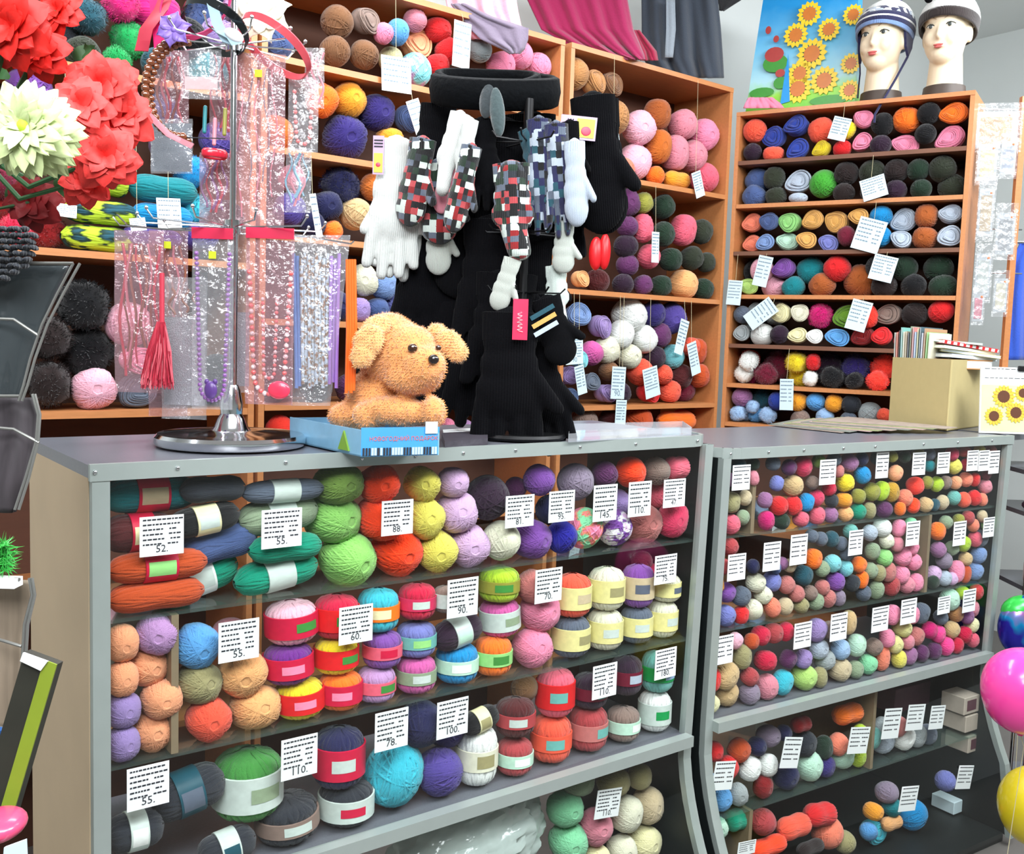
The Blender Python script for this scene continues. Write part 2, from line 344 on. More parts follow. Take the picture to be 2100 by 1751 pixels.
OBJN = {'b': 'yarn_ball', 'r': 'wound_yarn_ball', 's': 'yarn_skein', 'c': 'banded_yarn_skein', 'f': 'fluffy_skein', 'k': 'yarn_hank'}
ITEMS = []    # filled by yarns(); labels are worked out at the end
# ------------------------------------------------------------------ the places things stand in
UP = Vector((0, 0, 1))
class Zone:
    def __init__(s, p, u, words=''):
        s.p = Vector(p); s.u = Vector(u).normalized(); s.n = Vector((-s.u.y, s.u.x, 0)); s.words = words; s.sh = []
    def hit(s, px, py, d=0.0): return hitp(px, py, s.p+s.n*d, s.n)
    def W(s, a, d, z): return Vector((s.p.x, s.p.y, 0))+s.u*a+s.n*d+UP*z
    def a(s, px, py=700, d=0.0): return (s.hit(px, py, d)-s.p).dot(s.u)
    def z(s, *pts): return sum(s.hit(x, y).z for x, y in pts)/len(pts)
    @property
    def R(s): return Matrix((s.u, s.n, UP)).transposed()
    def shelf(s, pts, words, lo=None): s.sh.append((s.z(*pts) if not isinstance(pts, float) else pts, words))
A1 = Vector((0.346, 1.582, 0)); B1 = Vector((1.734, 1.6275, 0)); A2 = Vector((1.766, 1.625, 0)); B2 = Vector((2.992, 1.586, 0))
C1 = Zone(A1, B1-A1); C2 = Zone(A2, B2-A2)
ub = Vector((math.cos(0.062), math.sin(0.062), 0)); pb = ray(1150, 600); pb = CAM+pb*(2.82/pb.y); BK = Zone((pb.x, pb.y, 0), ub)
corner = BK.hit(1492, 600, -0.02); ur = Vector((math.cos(-1.175), math.sin(-1.175), 0))
# the right-hand unit stands across the corner and comes towards the viewer
RUZ = Zone(corner, ur)
L1, L2 = (B1-A1).length, (B2-A2).length
ZT1, ZR1 = 1.289, 0.555; ZT2, ZR2 = 1.254, 0.571
# ------------------------------------------------------------------ room
def struct(name, mb, m): return put(name, mb, m, kind='structure', smooth=False)
struct('floor', MB().box((1.0, 1.0, -0.03), (9, 9, 0.06)), FLOOR)
struct('ceiling', MB().box((1.0, 1.0, 3.23), (9, 9, 0.06)), CEIL)
YW = BK.W(0, 0.36, 0).y+0.14
struct('wall_back', MB().box((1.0, YW+0.05, 1.6), (9, 0.1, 3.2)), WALL)
struct('wall_right', MB().box((5.3, 0.2, 1.6), (0.1, 7.2, 3.2)), WALL)
struct('wall_left', MB().box((-3.2, 0.2, 1.6), (0.1, 7.2, 3.2)), WALL)
struct('wall_behind', MB().box((1.0, -3.3, 1.6), (9, 0.1, 3.2)), WALL)
# ------------------------------------------------------------------ glass display cases
def lean(z, t, zt=1.28): return 0.024*t*min(1, max(0, (zt-z)/0.75))
def prof(z):      # how far the front bows towards the customers below the rail
    return 0.0 if z > 0.52 else -0.085*((0.52-z)/0.27)**1.6 if z > 0.25 else -0.085-0.16*(0.25-z)
def case(Z, Ln, zt, zr, label, dep, screws, round_left, round_right, dividers, shelves):
    t = thing('display_case', label, 'display case', Z.W(0, 0, 0)); R = Z.R
    zs = [zt-0.022, 0.9, zr, 0.5, 0.45, 0.4, 0.35, 0.3, 0.25, 0.18, 0.1, 0.03]
    rl, rr = (0.06 if round_left else 0.0), (0.07 if round_right else 0.0)
    def outline(inset, z):
        pts = [Z.W(inset, dep, z), Z.W(inset, rl+inset*0, z)]
        if rl: pts += [Z.W(inset+rl-rl*math.cos(a), rl-rl*math.sin(a)+0.001, z) for a in (PI/8, PI/4, 3*PI/8, PI/2)]
        else: pts += [Z.W(inset, 0.0, z)]
        if rr: pts += [Z.W(Ln-rr+rr*math.sin(a), rr-rr*math.cos(a), z) for a in (0, PI/8, PI/4, 3*PI/8, PI/2)]
        else: pts += [Z.W(Ln, 0.0, z)]
        return pts+[Z.W(Ln, dep, z)]
    put('worktop', MB().extrude([p+Z.n*0.004 for p in outline(0, zt-0.022)], (0, 0, 0.02)), LAM, t, smooth=False, label='grey laminate worktop')
    o = outline(0, 0)[1:-1]; tr = MB()      # the metal edging that runs round the front of the top
    for i in range(len(o)-1):
        a, b = o[i], o[i+1]; d = (b-a)
        if d.length < 1e-4: continue
        tr.box((a+b)/2-Z.n*0.003+UP*(zt-0.012), (d.length+0.004, 0.009, 0.026), frame(UP, d).copy() if False else Matrix((d.normalized(), UP.cross(d.normalized()), UP)).transposed())
    put('edge_trim', tr, ALU, t, smooth=False, label='grey metal edging')
    for px, py in screws:
        q = Z.hit(px, py); a = (q-Z.p).dot(Z.u)
        put('screw', MB().ell(Z.W(a, -0.0085, zt-0.011), (0.0035, 0.0025, 0.0035), R, 10, 6), CHROME, t)
    for a0 in (0.0145, Ln-0.0145):
        pm = MB(); sec = []
        for z in zs:
            f = prof(z)+lean(z, a0/Ln if not round_left else .7); sec.append([Z.W(a0-0.013, f-0.006, z), Z.W(a0+0.013, f-0.006, z), Z.W(a0+0.013, f+0.012, z), Z.W(a0-0.013, f+0.012, z)])
        pm.grid([r+[r[0]] for r in sec]); put('post', pm, ALU, t, smooth=False)
    for nm, a0, m_ in (('left_side_panel', 0.008, CHIP if not round_left else RUB), ('right_side_panel', Ln-0.008, RUB)):
        poly = [Z.W(a0-0.008, prof(z)+0.012+lean(z, a0/Ln if not round_left else .7), z) for z in zs]+[Z.W(a0-0.008, dep, 0.03), Z.W(a0-0.008, dep, zt-0.022)]
        put('side_panel', MB().extrude(poly, Z.u*0.016), m_, t, smooth=False, label='beige particle-board side' if m_ is CHIP else None)
    put('rail', MB().box(Z.W(Ln/2, 0.002, zr), (Ln-0.05, 0.026, 0.026), R), ALU, t, smooth=False, label='grey metal rail between the two panes')
    up = MB(); up.grid([[Z.W(0.02, 0.004+(lean(z, .7) if round_left else 0), z), Z.W(Ln-0.02, 0.004+lean(z, .7 if round_left else 1), z)] for z in (zr+0.013, zt-0.024)])
    put('glass_pane', up, GLASS, t, smooth=False)
    lo = MB(); lo.grid([[Z.W(0.02, prof(z)+0.004, z), Z.W(Ln-0.02, prof(z)+0.004, z)] for z in (zr-0.013, .5, .47, .44, .41, .38, .35, .32, .29, .26, .22, .16, .1, .04)])
    put('glass_pane', lo, GLASS, t, smooth=True, ang=1.5)
    put('bottom_board', MB().box(Z.W(Ln/2, dep/2-0.03, 0.028), (Ln-0.04, dep+0.1, 0.016), R), RUB, t, smooth=False)
    put('plinth', MB().box(Z.W(Ln/2, dep/2-0.02, 0.010), (Ln, dep+0.1, 0.02), R), RUB, t, smooth=False)
    for z in shelves: put('glass_shelf', MB().box(Z.W(Ln/2, dep/2+0.012, z-0.003), (Ln-0.04, dep-0.03, 0.006), R), GSHELF, t, smooth=False)
    put('shelf', MB().box(Z.W(Ln/2, dep/2+0.01, zr+0.002), (Ln-0.04, dep-0.02, 0.012), R), LAM, t, smooth=False)
    for a, z0, z1, m_ in dividers: put('divider', MB().box(Z.W(a, dep/2+0.012, (z0+z1)/2), (0.012, dep-0.03, z1-z0), R), m_, t, smooth=False)
    return t
C1s1 = C1.z((360, 1257), (760, 1207), (1060, 1168)); C1s2 = C1.z((385, 1547), (640, 1492), (1060, 1401), (1390, 1328))
C2s1 = C2.z((1560, 1093), (1836, 1068), (2030, 1044)); C2s2 = C2.z((1590, 1278), (1780, 1246), (1990, 1205))
C2b = C2.z((1560, 1648), (1760, 1590), (1940, 1560))
C1.sh = [(C1s1, 'top shelf of the left glass case'), (C1s2, 'middle shelf of the left glass case'), (ZR1+0.008, 'lower shelf of the left glass case'), (0.036, 'bottom of the left glass case')]
C2.sh = [(C2s1, 'top shelf of the right glass case'), (C2s2, 'second shelf of the right glass case'), (ZR2+0.008, 'third shelf of the right glass case'), (C2b, 'shelf below the rail, right glass case'), (0.036, 'bottom of the right glass case')]
DIVW = mat('grey_brown_divider', (128, 112, 88), 0.6)
ad1 = C1.a(366, 1400, 0.01)
case(C1, L1, ZT1, ZR1, 'left glass-fronted display case filled with yarn, beige left side', 0.42,
     [(192, 970), (361, 968), (582, 962), (738, 954), (848, 949), (945, 945), (1052, 941), (1184, 935), (1298, 928), (1425, 912)], False, True,
     [(ad1, C1s2, C1s1-0.006, DIVW)], [C1s1, C1s2])
case(C2, L2, ZT2, ZR2, 'right glass-fronted display case packed with small yarn balls', 0.46,
     [(1495, 905), (1573, 905), (1645, 905), (1726, 905), (1791, 903), (1890, 900), (1960, 898), (2030, 896)], True, False,
     [(C2.a(1558, 1000, 0.01), C2s1, ZT2-0.024, DIVW), (C2.a(1917, 1100, .01), C2s2, C2s1-.006, DIVW), (C2.a(1796, 1500, .02), C2b, ZR2-.01, DIVW), (C2.a(1549, 1600, .02), .04, C2b-.006, DIVW)], [C2s1, C2s2, C2b])
# ------------------------------------------------------------------ wooden shelving units
def unit(Z, a0, a1, ztop, boards, label, dep=0.30, th=0.018, edge=None, side=None):
    t = thing('shelving_unit', label, 'shelving unit', Z.W((a0+a1)/2, 0, 0)); R = Z.R
    for a in (a0+th/2, a1-th/2): put('side_panel', MB().box(Z.W(a, dep/2, ztop/2), (th, dep, ztop), R), WOOD, t, smooth=False)
    put('top_board', MB().box(Z.W((a0+a1)/2, dep/2, ztop+th/2), (a1-a0, dep+0.004, th), R), WOOD, t, smooth=False)
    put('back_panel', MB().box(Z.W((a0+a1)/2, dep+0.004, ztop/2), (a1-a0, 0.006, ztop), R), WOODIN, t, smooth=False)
    for i, z in enumerate(boards):
        put('shelf', MB().box(Z.W((a0+a1)/2, dep/2-0.002, z-th/2), (a1-a0-2*th-0.002, dep-0.002, th), R), (edge or {}).get(i, WOOD), t, smooth=False)
    return t
zBt = BK.z((1155, 92), (1500, 190))
rb = [BK.z((1290, 365), (1480, 398)), BK.z((1150, 592), (1480, 614)), BK.z((1150, 828), (1460, 831)), 0.75, 0.35]
aR0, aR1 = BK.a(1157, 500), BK.a(1488, 500)
unit(BK, aR0, aR1, zBt, rb, 'tall wooden shelving unit behind the glove stand, right part of the back wall')
mbz = [BK.z((655, 132), (780, 157)), BK.z((655, 312), (770, 334)), BK.z((720, 491), (766, 501)), BK.z((745, 661)), BK.z((560, 829)), 0.9, 0.45]
aM0, aM1 = BK.a(531, 700), BK.a(1144, 500)
unit(BK, aM0, aM1, zBt, mbz, 'tall wooden shelving unit behind the plush puppy, middle of the back wall')
lbz = [BK.z((150, 128), ), BK.z((60, 504), (240, 520)), BK.z((80, 842), (360, 843)), 0.8, 0.4]
aL0, aL1 = BK.a(-160, 700), BK.a(522, 700)
unit(BK, aL0, aL1, zBt, lbz, 'tall wooden shelving unit behind the jewellery spinner, left part of the back wall')
BR = Zone(BK.p, BK.u); BR.sh = [(z, w_) for z, w_ in zip(rb, ('first shelf of the right back unit', 'second shelf of the right back unit', 'third shelf of the right back unit', 'fourth shelf of the right back unit', ''))]
BM = Zone(BK.p, BK.u); BM.sh = [(z, w_) for z, w_ in zip(mbz, ('top shelf of the middle back unit', 'second shelf of the middle back unit', 'third shelf of the middle back unit', 'fourth shelf of the middle back unit', 'fifth shelf of the middle back unit', 'sixth shelf of the middle back unit', ''))]
BL = Zone(BK.p, BK.u); BL.sh = [(z, w_) for z, w_ in zip(lbz, ('top shelf of the left back unit', 'middle shelf of the left back unit', 'lower shelf of the left back unit', 'fourth shelf of the left back unit', ''))]
zRt = RUZ.z((1515, 240), (2005, 192)); aE = RUZ.a(1978, 400)+0.012
rz = [RUZ.z((1512, 328), (1985, 302)), RUZ.z((1499, 418), (1977, 401)), RUZ.z((1497, 512), (1967, 512)), RUZ.z((1525, 600), (1956, 611)), RUZ.z((1486, 704)), RUZ.z((1478, 780), (1815, 808)), RUZ.z((1475, 868), (1815, 885)), 0.75, 0.4]
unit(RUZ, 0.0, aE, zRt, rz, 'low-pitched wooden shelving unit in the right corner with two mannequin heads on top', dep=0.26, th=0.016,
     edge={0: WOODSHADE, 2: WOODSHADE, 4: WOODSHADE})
RUZ.sh = [(z, w_) for z, w_ in zip(rz, ('first shelf of the corner unit', 'second shelf of the corner unit', 'third shelf of the corner unit', 'fourth shelf of the corner unit', 'fifth shelf of the corner unit', 'sixth shelf of the corner unit', 'seventh shelf of the corner unit', '', ''))]

# ------------------------------------------------------------------ yarn, placed on the shelves
rnd = random.Random(3)
def yarns(Z, text, gap=0.02, snap=True, zone=None, unproj=False):
    for line in text.strip().split('\n'):
        for e in line.split(';'):
            e = e.strip()
            if not e: continue
            f = e.split(',')
            x, y, w_, h_ = (float(v) for v in f[:4]); col = f[4].strip(); k = (f[5].strip() if len(f) > 5 and f[5].strip() else 'b')
            extra = f[6].strip() if len(f) > 6 else ''; tilt = float(f[7]) if len(f) > 7 else 0.0
            back = float(f[8]) if len(f) > 8 else 0.0
            d = gap+back+0.03; p = Z.hit(x, y, d)
            for _ in range(3):
                s = depth_of(p)/FPX; rz_ = h_/2*s; rx = w_/2*s
                ry = rz_ if k == 's' else min(rx, rz_*1.25) if k != 'c' else rx
                p = Z.hit(x, y, gap+back+ry)
            if k == 's': c = abs((Z.u).dot(rt)); rx = rx/max(c, .55)
            below = [z for z, _w in Z.sh if z < p.z+0.3*rz_]; zs = max(below) if below else 0
            wd = [w2 for z, w2 in Z.sh if z == zs]; wd = wd[0] if wd else ''
            gapz = p.z-rz_-zs; moved = 0
            if gapz < 0.45*rz_: moved = -gapz; p.z = zs+rz_+0.001
            ITEMS.append(dict(p=p, r=(rx, ry, rz_), col=col, k=k, extra=extra, tilt=tilt, Z=Z, words=wd, px=x, py=y, area=w_*h_, moved=moved, w=w_, h=h_))
yarns(C1, """
285,1030,160,80,teal,s,crimson/beige ; 418,1018,110,58,charcoal,s ; 434,1080,118,64,black,s,cream/mist,8 ; 568,1010,145,50,slate grey,s,mist
250,1115,120,85,maroon,s,crimson/cream ; 436,1140,132,78,denim,s,,8 ; 570,1075,140,78,sage,s,mist,6 ; 288,1180,165,68,rust,s,crimson/pale green ; 283,1238,160,68,rust,s
432,1205,146,88,jade,s,white/mist,14 ; 567,1140,128,62,jade,s ; 556,1200,148,74,jade,s,mist,8
690,1010,105,72,fern ; 695,1082,110,94,spring green ; 702,1168,114,90,spring green
780,1008,86,68,vermilion ; 795,1082,98,84,vermilion ; 801,1156,100,94,vermilion
866,1002,78,62,lemon ; 873,1073,80,84,lemon ; 885,1152,84,80,lemon
930,996,62,60,pastel lilac ; 942,1066,82,82,pastel lilac ; 957,1140,84,82,pastel lilac
1000,1020,84,96,aubergine,r ; 1018,1114,72,88,ivory,r ; 1105,984,68,56,violet,r ; 1058,1000,46,40,plum,r,,0,.05 ; 1180,988,72,76,mauve grey,r
1128,1045,60,60,navy,r,,0,.04 ; 1150,1118,60,72,ultramarine,r ; 1088,1122,80,76,violet ; 1196,1090,68,94,*peach and mint,r ; 1258,1105,68,80,*white and violet,r
1240,972,52,54,plum,r ; 1268,1030,40,70,lavender,r,,0,.05 ; 1293,968,60,56,vermilion ; 1350,965,58,52,taupe,r ; 1398,958,44,50,rose,s
1335,1095,92,70,dusty rose ; 1385,1082,56,78,raspberry ; 1385,1025,60,60,rose,r,,0,.04
1320,1040,60,60,dusty red,r,,0,.06
""")
yarns(C1, """
238,1320,62,78,peach ; 313,1308,86,76,lilac,b ; 236,1395,60,72,peach ; 303,1386,84,80,peach ; 314,1452,80,74,peach ; 239,1465,66,74,lavender ; 239,1535,64,72,lavender ; 316,1521,84,80,peach
404,1337,86,90,sky blue ; 412,1412,90,78,khaki ; 422,1486,86,86,coral ; 503,1398,98,92,apricot ; 515,1470,100,84,apricot
470,1292,70,46,dusty pink,r,,0,.08
597,1294,106,90,pale pink,c,crimson/green,8 ; 600,1374,100,84,purple,c,crimson/pink,6 ; 609,1450,98,82,yellow,c,red/pink,6
690,1272,92,92,crimson,c,red/green ; 776,1262,86,92,turquoise,c,orange/cream ; 692,1358,90,76,yellow,c,red/green ; 696,1434,88,80,orange,c,crimson/pink
777,1350,80,78,violet,c,rose/crimson ; 772,1419,80,74,lilac,c,rose/green ; 855,1232,78,76,crimson,c,raspberry/mist ; 857,1309,82,74,periwinkle,c,seafoam/pale green ; 853,1394,82,78,orchid,c,sage/mist
935,1300,92,66,aubergine,s,mist/pale mint,12 ; 915,1228,54,58,taupe,c,mist ; 937,1371,88,82,azure,c,pale mint/white
1025,1203,84,74,lime,c,olive/green ; 1022,1279,84,80,orchid,c,mist/sage,10 ; 1018,1356,78,82,orange,c,pale green/green
1104,1271,78,78,pink ; 1096,1343,78,78,pink ; 1092,1205,62,64,dusty rose,b
1174,1232,80,92,coral,c,pale yellow/beige ; 1172,1320,80,88,slate grey,c,pale yellow/khaki ; 1245,1219,76,92,ivory,c,pale yellow/khaki ; 1243,1305,74,86,ivory,c,pale yellow/mist
1310,1212,68,92,violet,c,beige/slate grey ; 1308,1296,68,78,slate grey,c,pale yellow/mist ; 1370,1216,60,58,ivory,c,pale yellow/slate grey ; 1368,1281,64,78,ivory,c,pale yellow/mist
1316,1150,44,38,wine,r,,0,.05 ; 1385,1175,50,46,raspberry,r,,0,.06
""")
yarns(C1, """
360,1650,130,98,charcoal,s,dark teal/slate grey,10 ; 248,1690,92,84,charcoal,s,mist/white ; 484,1612,142,148,green,c,mist/sage ; 588,1668,128,92,charcoal,c,taupe/mist,8
695,1552,106,128,navy,c,crimson/mist ; 710,1662,112,88,charcoal,c,mist/crimson ; 812,1606,112,146,turquoise,r ; 860,1492,90,96,navy,r ; 904,1592,90,104,grape,r ; 980,1574,86,128,white,c,ivory/khaki
985,1480,72,50,black,s,cream/khaki,12 ; 917,1495,80,80,indigo,r,,0,.03
1062,1468,82,80,maroon,c,dusty red/mist ; 1080,1415,60,46,brown,r,,0,.04 ; 1139,1427,80,104,rose,c,red/seafoam ; 1215,1422,72,74,aubergine,c,wine/seafoam ; 1290,1386,66,84,aubergine,c,wine/silver grey ; 1355,1388,68,88,seafoam,c,emerald/pale blue
1060,1548,76,76,dusty red,c,pale mint/white ; 1135,1530,84,100,coral,c,coral/seafoam ; 1212,1506,80,96,dusty red,c,dusty rose/seafoam ; 1285,1490,70,72,taupe,c,pale mint/white ; 1351,1473,68,86,white,c,mist/emerald
465,1735,98,74,charcoal,s,mist/dark teal,8
""")
yarns(C1, """
1160,1655,72,68,mint ; 1165,1725,76,74,mint ; 1220,1695,64,76,dusty pink ; 1285,1668,60,76,ivory ; 1336,1648,60,74,beige ; 1338,1720,66,70,cream ; 1275,1745,58,66,ivory ; 1222,1762,58,56,cream ; 1258,1603,66,52,khaki ; 1312,1592,46,50,khaki ; 1185,1605,64,50,sage
""", gap=0.05, snap=False)
def q4(t, ox, oy, sc): # crop coordinates -> photo pixels
    out = []
    for line in t.strip().split('\n'):
        for e in line.split(';'):
            f = e.strip().split(',')
            if len(f) < 5: continue
            x, y, w_, h_ = (float(v) for v in f[:4]); out.append('%.1f,%.1f,%.1f,%.1f,%s' % (ox+x/sc, oy+y/sc, w_/sc, h_/sc, ','.join(f[4:])))
    return ';'.join(out)
yarns(C2, q4("""
175,330,70,120,mauve ; 200,480,110,140,khaki ; 290,450,80,110,beige ; 200,630,120,130,rose ; 275,580,80,110,sage ; 190,770,120,110,dusty red ; 345,300,60,110,dusty pink ; 240,190,110,90,dark teal ; 345,190,80,80,dark green
470,220,90,90,slate grey ; 575,250,90,110,plum ; 665,230,110,150,raspberry ; 770,175,80,90,fern ; 870,175,90,80,slate grey ; 965,220,110,120,mauve ; 1050,170,80,90,navy ; 1150,180,80,90,charcoal ; 1250,170,60,80,olive ; 1330,180,70,90,dark green ; 1490,130,80,80,slate grey
495,355,80,110,periwinkle ; 600,370,130,130,sand ; 420,465,90,110,mauve ; 510,510,120,120,red ; 605,500,100,140,red ; 690,480,90,130,azure ; 755,450,90,120,raspberry ; 840,400,90,90,crimson ; 430,610,100,130,magenta ; 525,620,110,100,dark green ; 655,610,100,100,rose ; 760,575,100,120,rose ; 730,350,80,90,taupe ; 855,470,80,90,charcoal ; 850,570,90,110,mauve
940,350,115,115,yellow ; 1055,300,95,125,azure ; 1270,290,80,120,peach ; 935,470,105,95,amber ; 1030,440,90,100,olive ; 1115,410,95,130,olive ; 1180,405,90,140,lime ; 1245,410,90,150,mustard ; 945,570,95,100,apricot ; 1030,540,95,110,jade ; 1105,530,80,110,khaki ; 1200,530,120,90,plum,r ; 900,275,60,90,dusty rose
1400,370,105,115,neon coral ; 1330,460,90,120,salmon ; 1390,500,80,110,vermilion ; 1310,510,70,90,orange ; 1490,240,70,80,teal ; 1650,240,90,110,lemon ; 1480,350,70,90,olive ; 1540,360,70,120,lime ; 1600,350,70,90,taupe ; 1470,485,90,100,sand ; 1580,480,70,110,beige ; 1655,450,80,100,seafoam ; 1665,350,70,90,peach ; 1530,480,60,90,dark teal
1730,330,80,100,salmon ; 1790,330,60,100,red ; 1720,440,80,110,coral ; 1790,440,70,120,red ; 1860,360,80,100,dusty pink ; 1840,460,60,90,salmon ; 1945,250,60,100,orange ; 1950,150,70,90,dusty rose ; 1740,230,70,100,crimson ; 1640,130,80,90,raspberry ; 1720,110,80,70,dusty red ; 1820,100,70,60,lemon ; 1880,270,60,90,wine ; 1420,140,80,80,olive ; 1560,220,60,90,sage
""", 1440, 880, 3.182), gap=0.012)
yarns(C2, q4("""
730,700,80,90,slate grey ; 790,720,80,100,slate grey ; 860,720,90,110,dark teal ; 925,750,70,100,slate grey ; 985,650,90,90,seafoam ; 1110,680,90,110,silver grey ; 1190,640,120,100,white ; 1220,730,90,100,ivory ; 1130,800,90,110,sage ; 1210,850,100,115,pale green ; 1300,640,80,120,pink ; 1380,610,80,100,mint ; 1290,740,80,100,dusty pink
740,850,110,140,orange ; 870,880,105,115,aqua ; 955,900,90,115,aqua ; 1045,900,90,115,orange ; 1065,1000,80,120,orange ; 800,915,90,115,sage ; 680,960,105,145,dark teal ; 590,895,80,90,beige ; 540,880,70,90,mauve ; 1120,930,95,110,sage ; 1165,960,90,115,khaki ; 1160,1075,90,120,sage ; 1070,1110,90,110,slate grey ; 1240,950,90,130,dusty rose ; 1250,1070,100,130,dusty red
1330,850,100,130,pink ; 1400,870,90,120,pink ; 1330,960,100,120,pink ; 1410,1000,90,120,pink ; 1350,1070,100,110,dusty pink ; 1385,780,80,100,pink ; 1000,1010,90,120,charcoal ; 960,830,80,90,slate grey
375,1020,120,130,ivory ; 470,1000,110,140,periwinkle ; 570,1020,95,135,dusty rose ; 640,1090,100,115,dusty rose ; 400,1120,110,115,ivory ; 175,1070,120,130,violet ; 275,1100,110,140,slate grey ; 118,1020,60,110,amber ; 890,1000,115,125,violet ; 805,1040,90,100,dusty rose ; 840,1130,100,125,dusty rose ; 730,1080,90,100,taupe ; 758,1165,100,115,sage ; 660,1190,100,100,khaki ; 562,1185,95,125,beige ; 480,1180,85,150,salmon ; 378,1225,120,150,ivory,r ; 275,1240,95,120,red ; 170,1245,130,140,periwinkle ; 915,1120,80,110,mauve grey ; 350,900,80,100,navy ; 500,930,60,80,denim ; 150,900,100,110,dusty red
1560,660,95,125,orange ; 1560,790,90,110,mauve ; 1720,750,90,110,lime ; 1650,780,80,100,sage ; 1800,720,80,115,rose ; 1880,735,90,115,slate grey ; 1825,810,90,115,steel blue ; 1600,860,95,110,mauve grey ; 1680,940,95,150,pink ; 1740,850,80,90,sand ; 1740,945,70,120,rust ; 1810,925,95,120,steel blue ; 1545,1000,90,115,pastel lilac ; 1610,960,80,110,silver grey ; 1780,620,70,90,salmon ; 1760,540,80,90,dusty red ; 1600,620,80,90,sage ; 1690,600,70,90,olive ; 1905,630,50,90,pale green ; 1845,550,60,90,beige ; 1640,1000,70,90,pastel lilac
""", 1440, 880, 3.182), gap=0.012)
yarns(C2, q4("""
400,340,120,130,crimson ; 490,320,120,130,dusty red ; 570,310,100,130,crimson ; 350,380,90,110,rust ; 240,370,80,130,pale pink ; 290,470,120,160,khaki ; 205,630,140,210,sand,b ; 190,815,160,175,sand,b ; 95,640,90,175,red ; 75,840,80,160,cream ; 440,500,140,130,crimson ; 340,620,110,120,dusty red ; 450,710,140,170,dusty pink ; 335,790,130,140,mauve grey ; 550,680,125,185,turquoise ; 690,650,155,170,pale lime ; 805,640,95,140,khaki ; 925,595,135,160,beige
590,490,100,130,plum ; 690,490,100,130,lavender ; 790,430,120,130,silver grey ; 820,520,130,130,light grey ; 930,430,115,140,pale blue ; 1035,400,115,150,pale mint ; 770,300,115,170,lavender ; 980,250,95,160,sand ; 860,300,100,120,taupe ; 1120,540,110,140,mint ; 1140,440,100,120,taupe ; 1230,380,90,130,pink ; 1215,520,100,180,salmon ; 1265,200,90,150,pink ; 1330,290,120,110,pale yellow ; 1300,420,100,130,pale yellow ; 1300,530,90,120,lemon ; 1380,470,90,130,mauve ; 1460,470,90,120,plum ; 1420,340,100,130,dusty rose ; 1450,190,100,150,slate grey ; 1370,380,80,100,dusty pink ; 1030,560,100,120,sage
1510,300,90,120,magenta ; 1565,330,90,130,hot pink ; 1550,430,90,110,plum ; 1620,420,100,130,hot pink ; 1580,240,80,110,slate grey ; 1655,300,90,120,sand ; 1680,200,90,110,camel ; 1740,330,90,120,crimson ; 1690,400,80,110,crimson ; 1830,350,70,110,rose ; 1810,260,90,100,cream ; 1840,160,90,130,dusty pink ; 1770,190,80,110,mauve ; 1640,100,110,150,pale mint ; 1720,45,90,90,lime ; 1820,60,80,110,crimson ; 1540,30,70,90,dark green ; 1395,200,90,120,pink ; 1800,430,80,90,plum
""", 1440, 1200, 3.177), gap=0.012)
yarns(C2, q4("""
110,1100,120,130,red ; 275,1090,130,170,rust ; 200,1205,120,170,red ; 470,1000,150,130,mauve grey ; 400,1060,120,110,navy ; 700,1080,160,170,charcoal ; 830,1070,100,160,dark green ; 345,1210,135,170,white ; 460,1190,125,150,white ; 60,1290,90,150,sky blue ; 155,1400,135,170,sky blue ; 270,1360,115,160,light grey
430,1370,120,150,dark red ; 580,1280,150,170,navy ; 710,1310,160,210,pale mint ; 830,1280,120,150,indigo ; 945,1240,150,190,pale mint ; 940,1075,115,160,salmon ; 1035,1180,90,160,lime ; 1060,1010,90,140,lime ; 985,850,210,140,orange,s ; 680,920,130,110,dark red,s ; 560,980,100,100,navy
1330,1090,125,190,white ; 1220,1150,140,220,silver grey ; 1430,1020,115,160,light grey ; 1500,1060,110,130,slate grey ; 1150,1010,90,160,seafoam ; 1310,960,100,150,dusty rose ; 1230,960,110,130,light grey
""", 1440, 1200, 3.177), gap=0.012)
yarns(C2, q4("""
430,1560,170,160,dusty red,r ; 620,1600,230,160,coral,s ; 800,1510,220,160,red,s,,-8 ; 850,1625,220,170,salmon,r ; 480,1710,270,130,vermilion,s ; 740,1730,200,100,dark brown,s ; 140,1565,115,155,pale mint ; 250,1540,120,150,jade,s ; 1150,1490,130,100,amber ; 1270,1480,120,110,teal ; 1400,1580,155,230,azure,r ; 1250,1590,150,100,apricot,s ; 1320,1690,140,140,charcoal,r ; 1190,1700,180,150,turquoise,k ; 1120,1620,110,120,sky blue,r ; 1240,1370,150,130,mauve grey,r ; 1620,1290,140,110,periwinkle,r ; 960,1690,160,120,khaki,r
""", 1440, 1200, 3.177), gap=0.012)
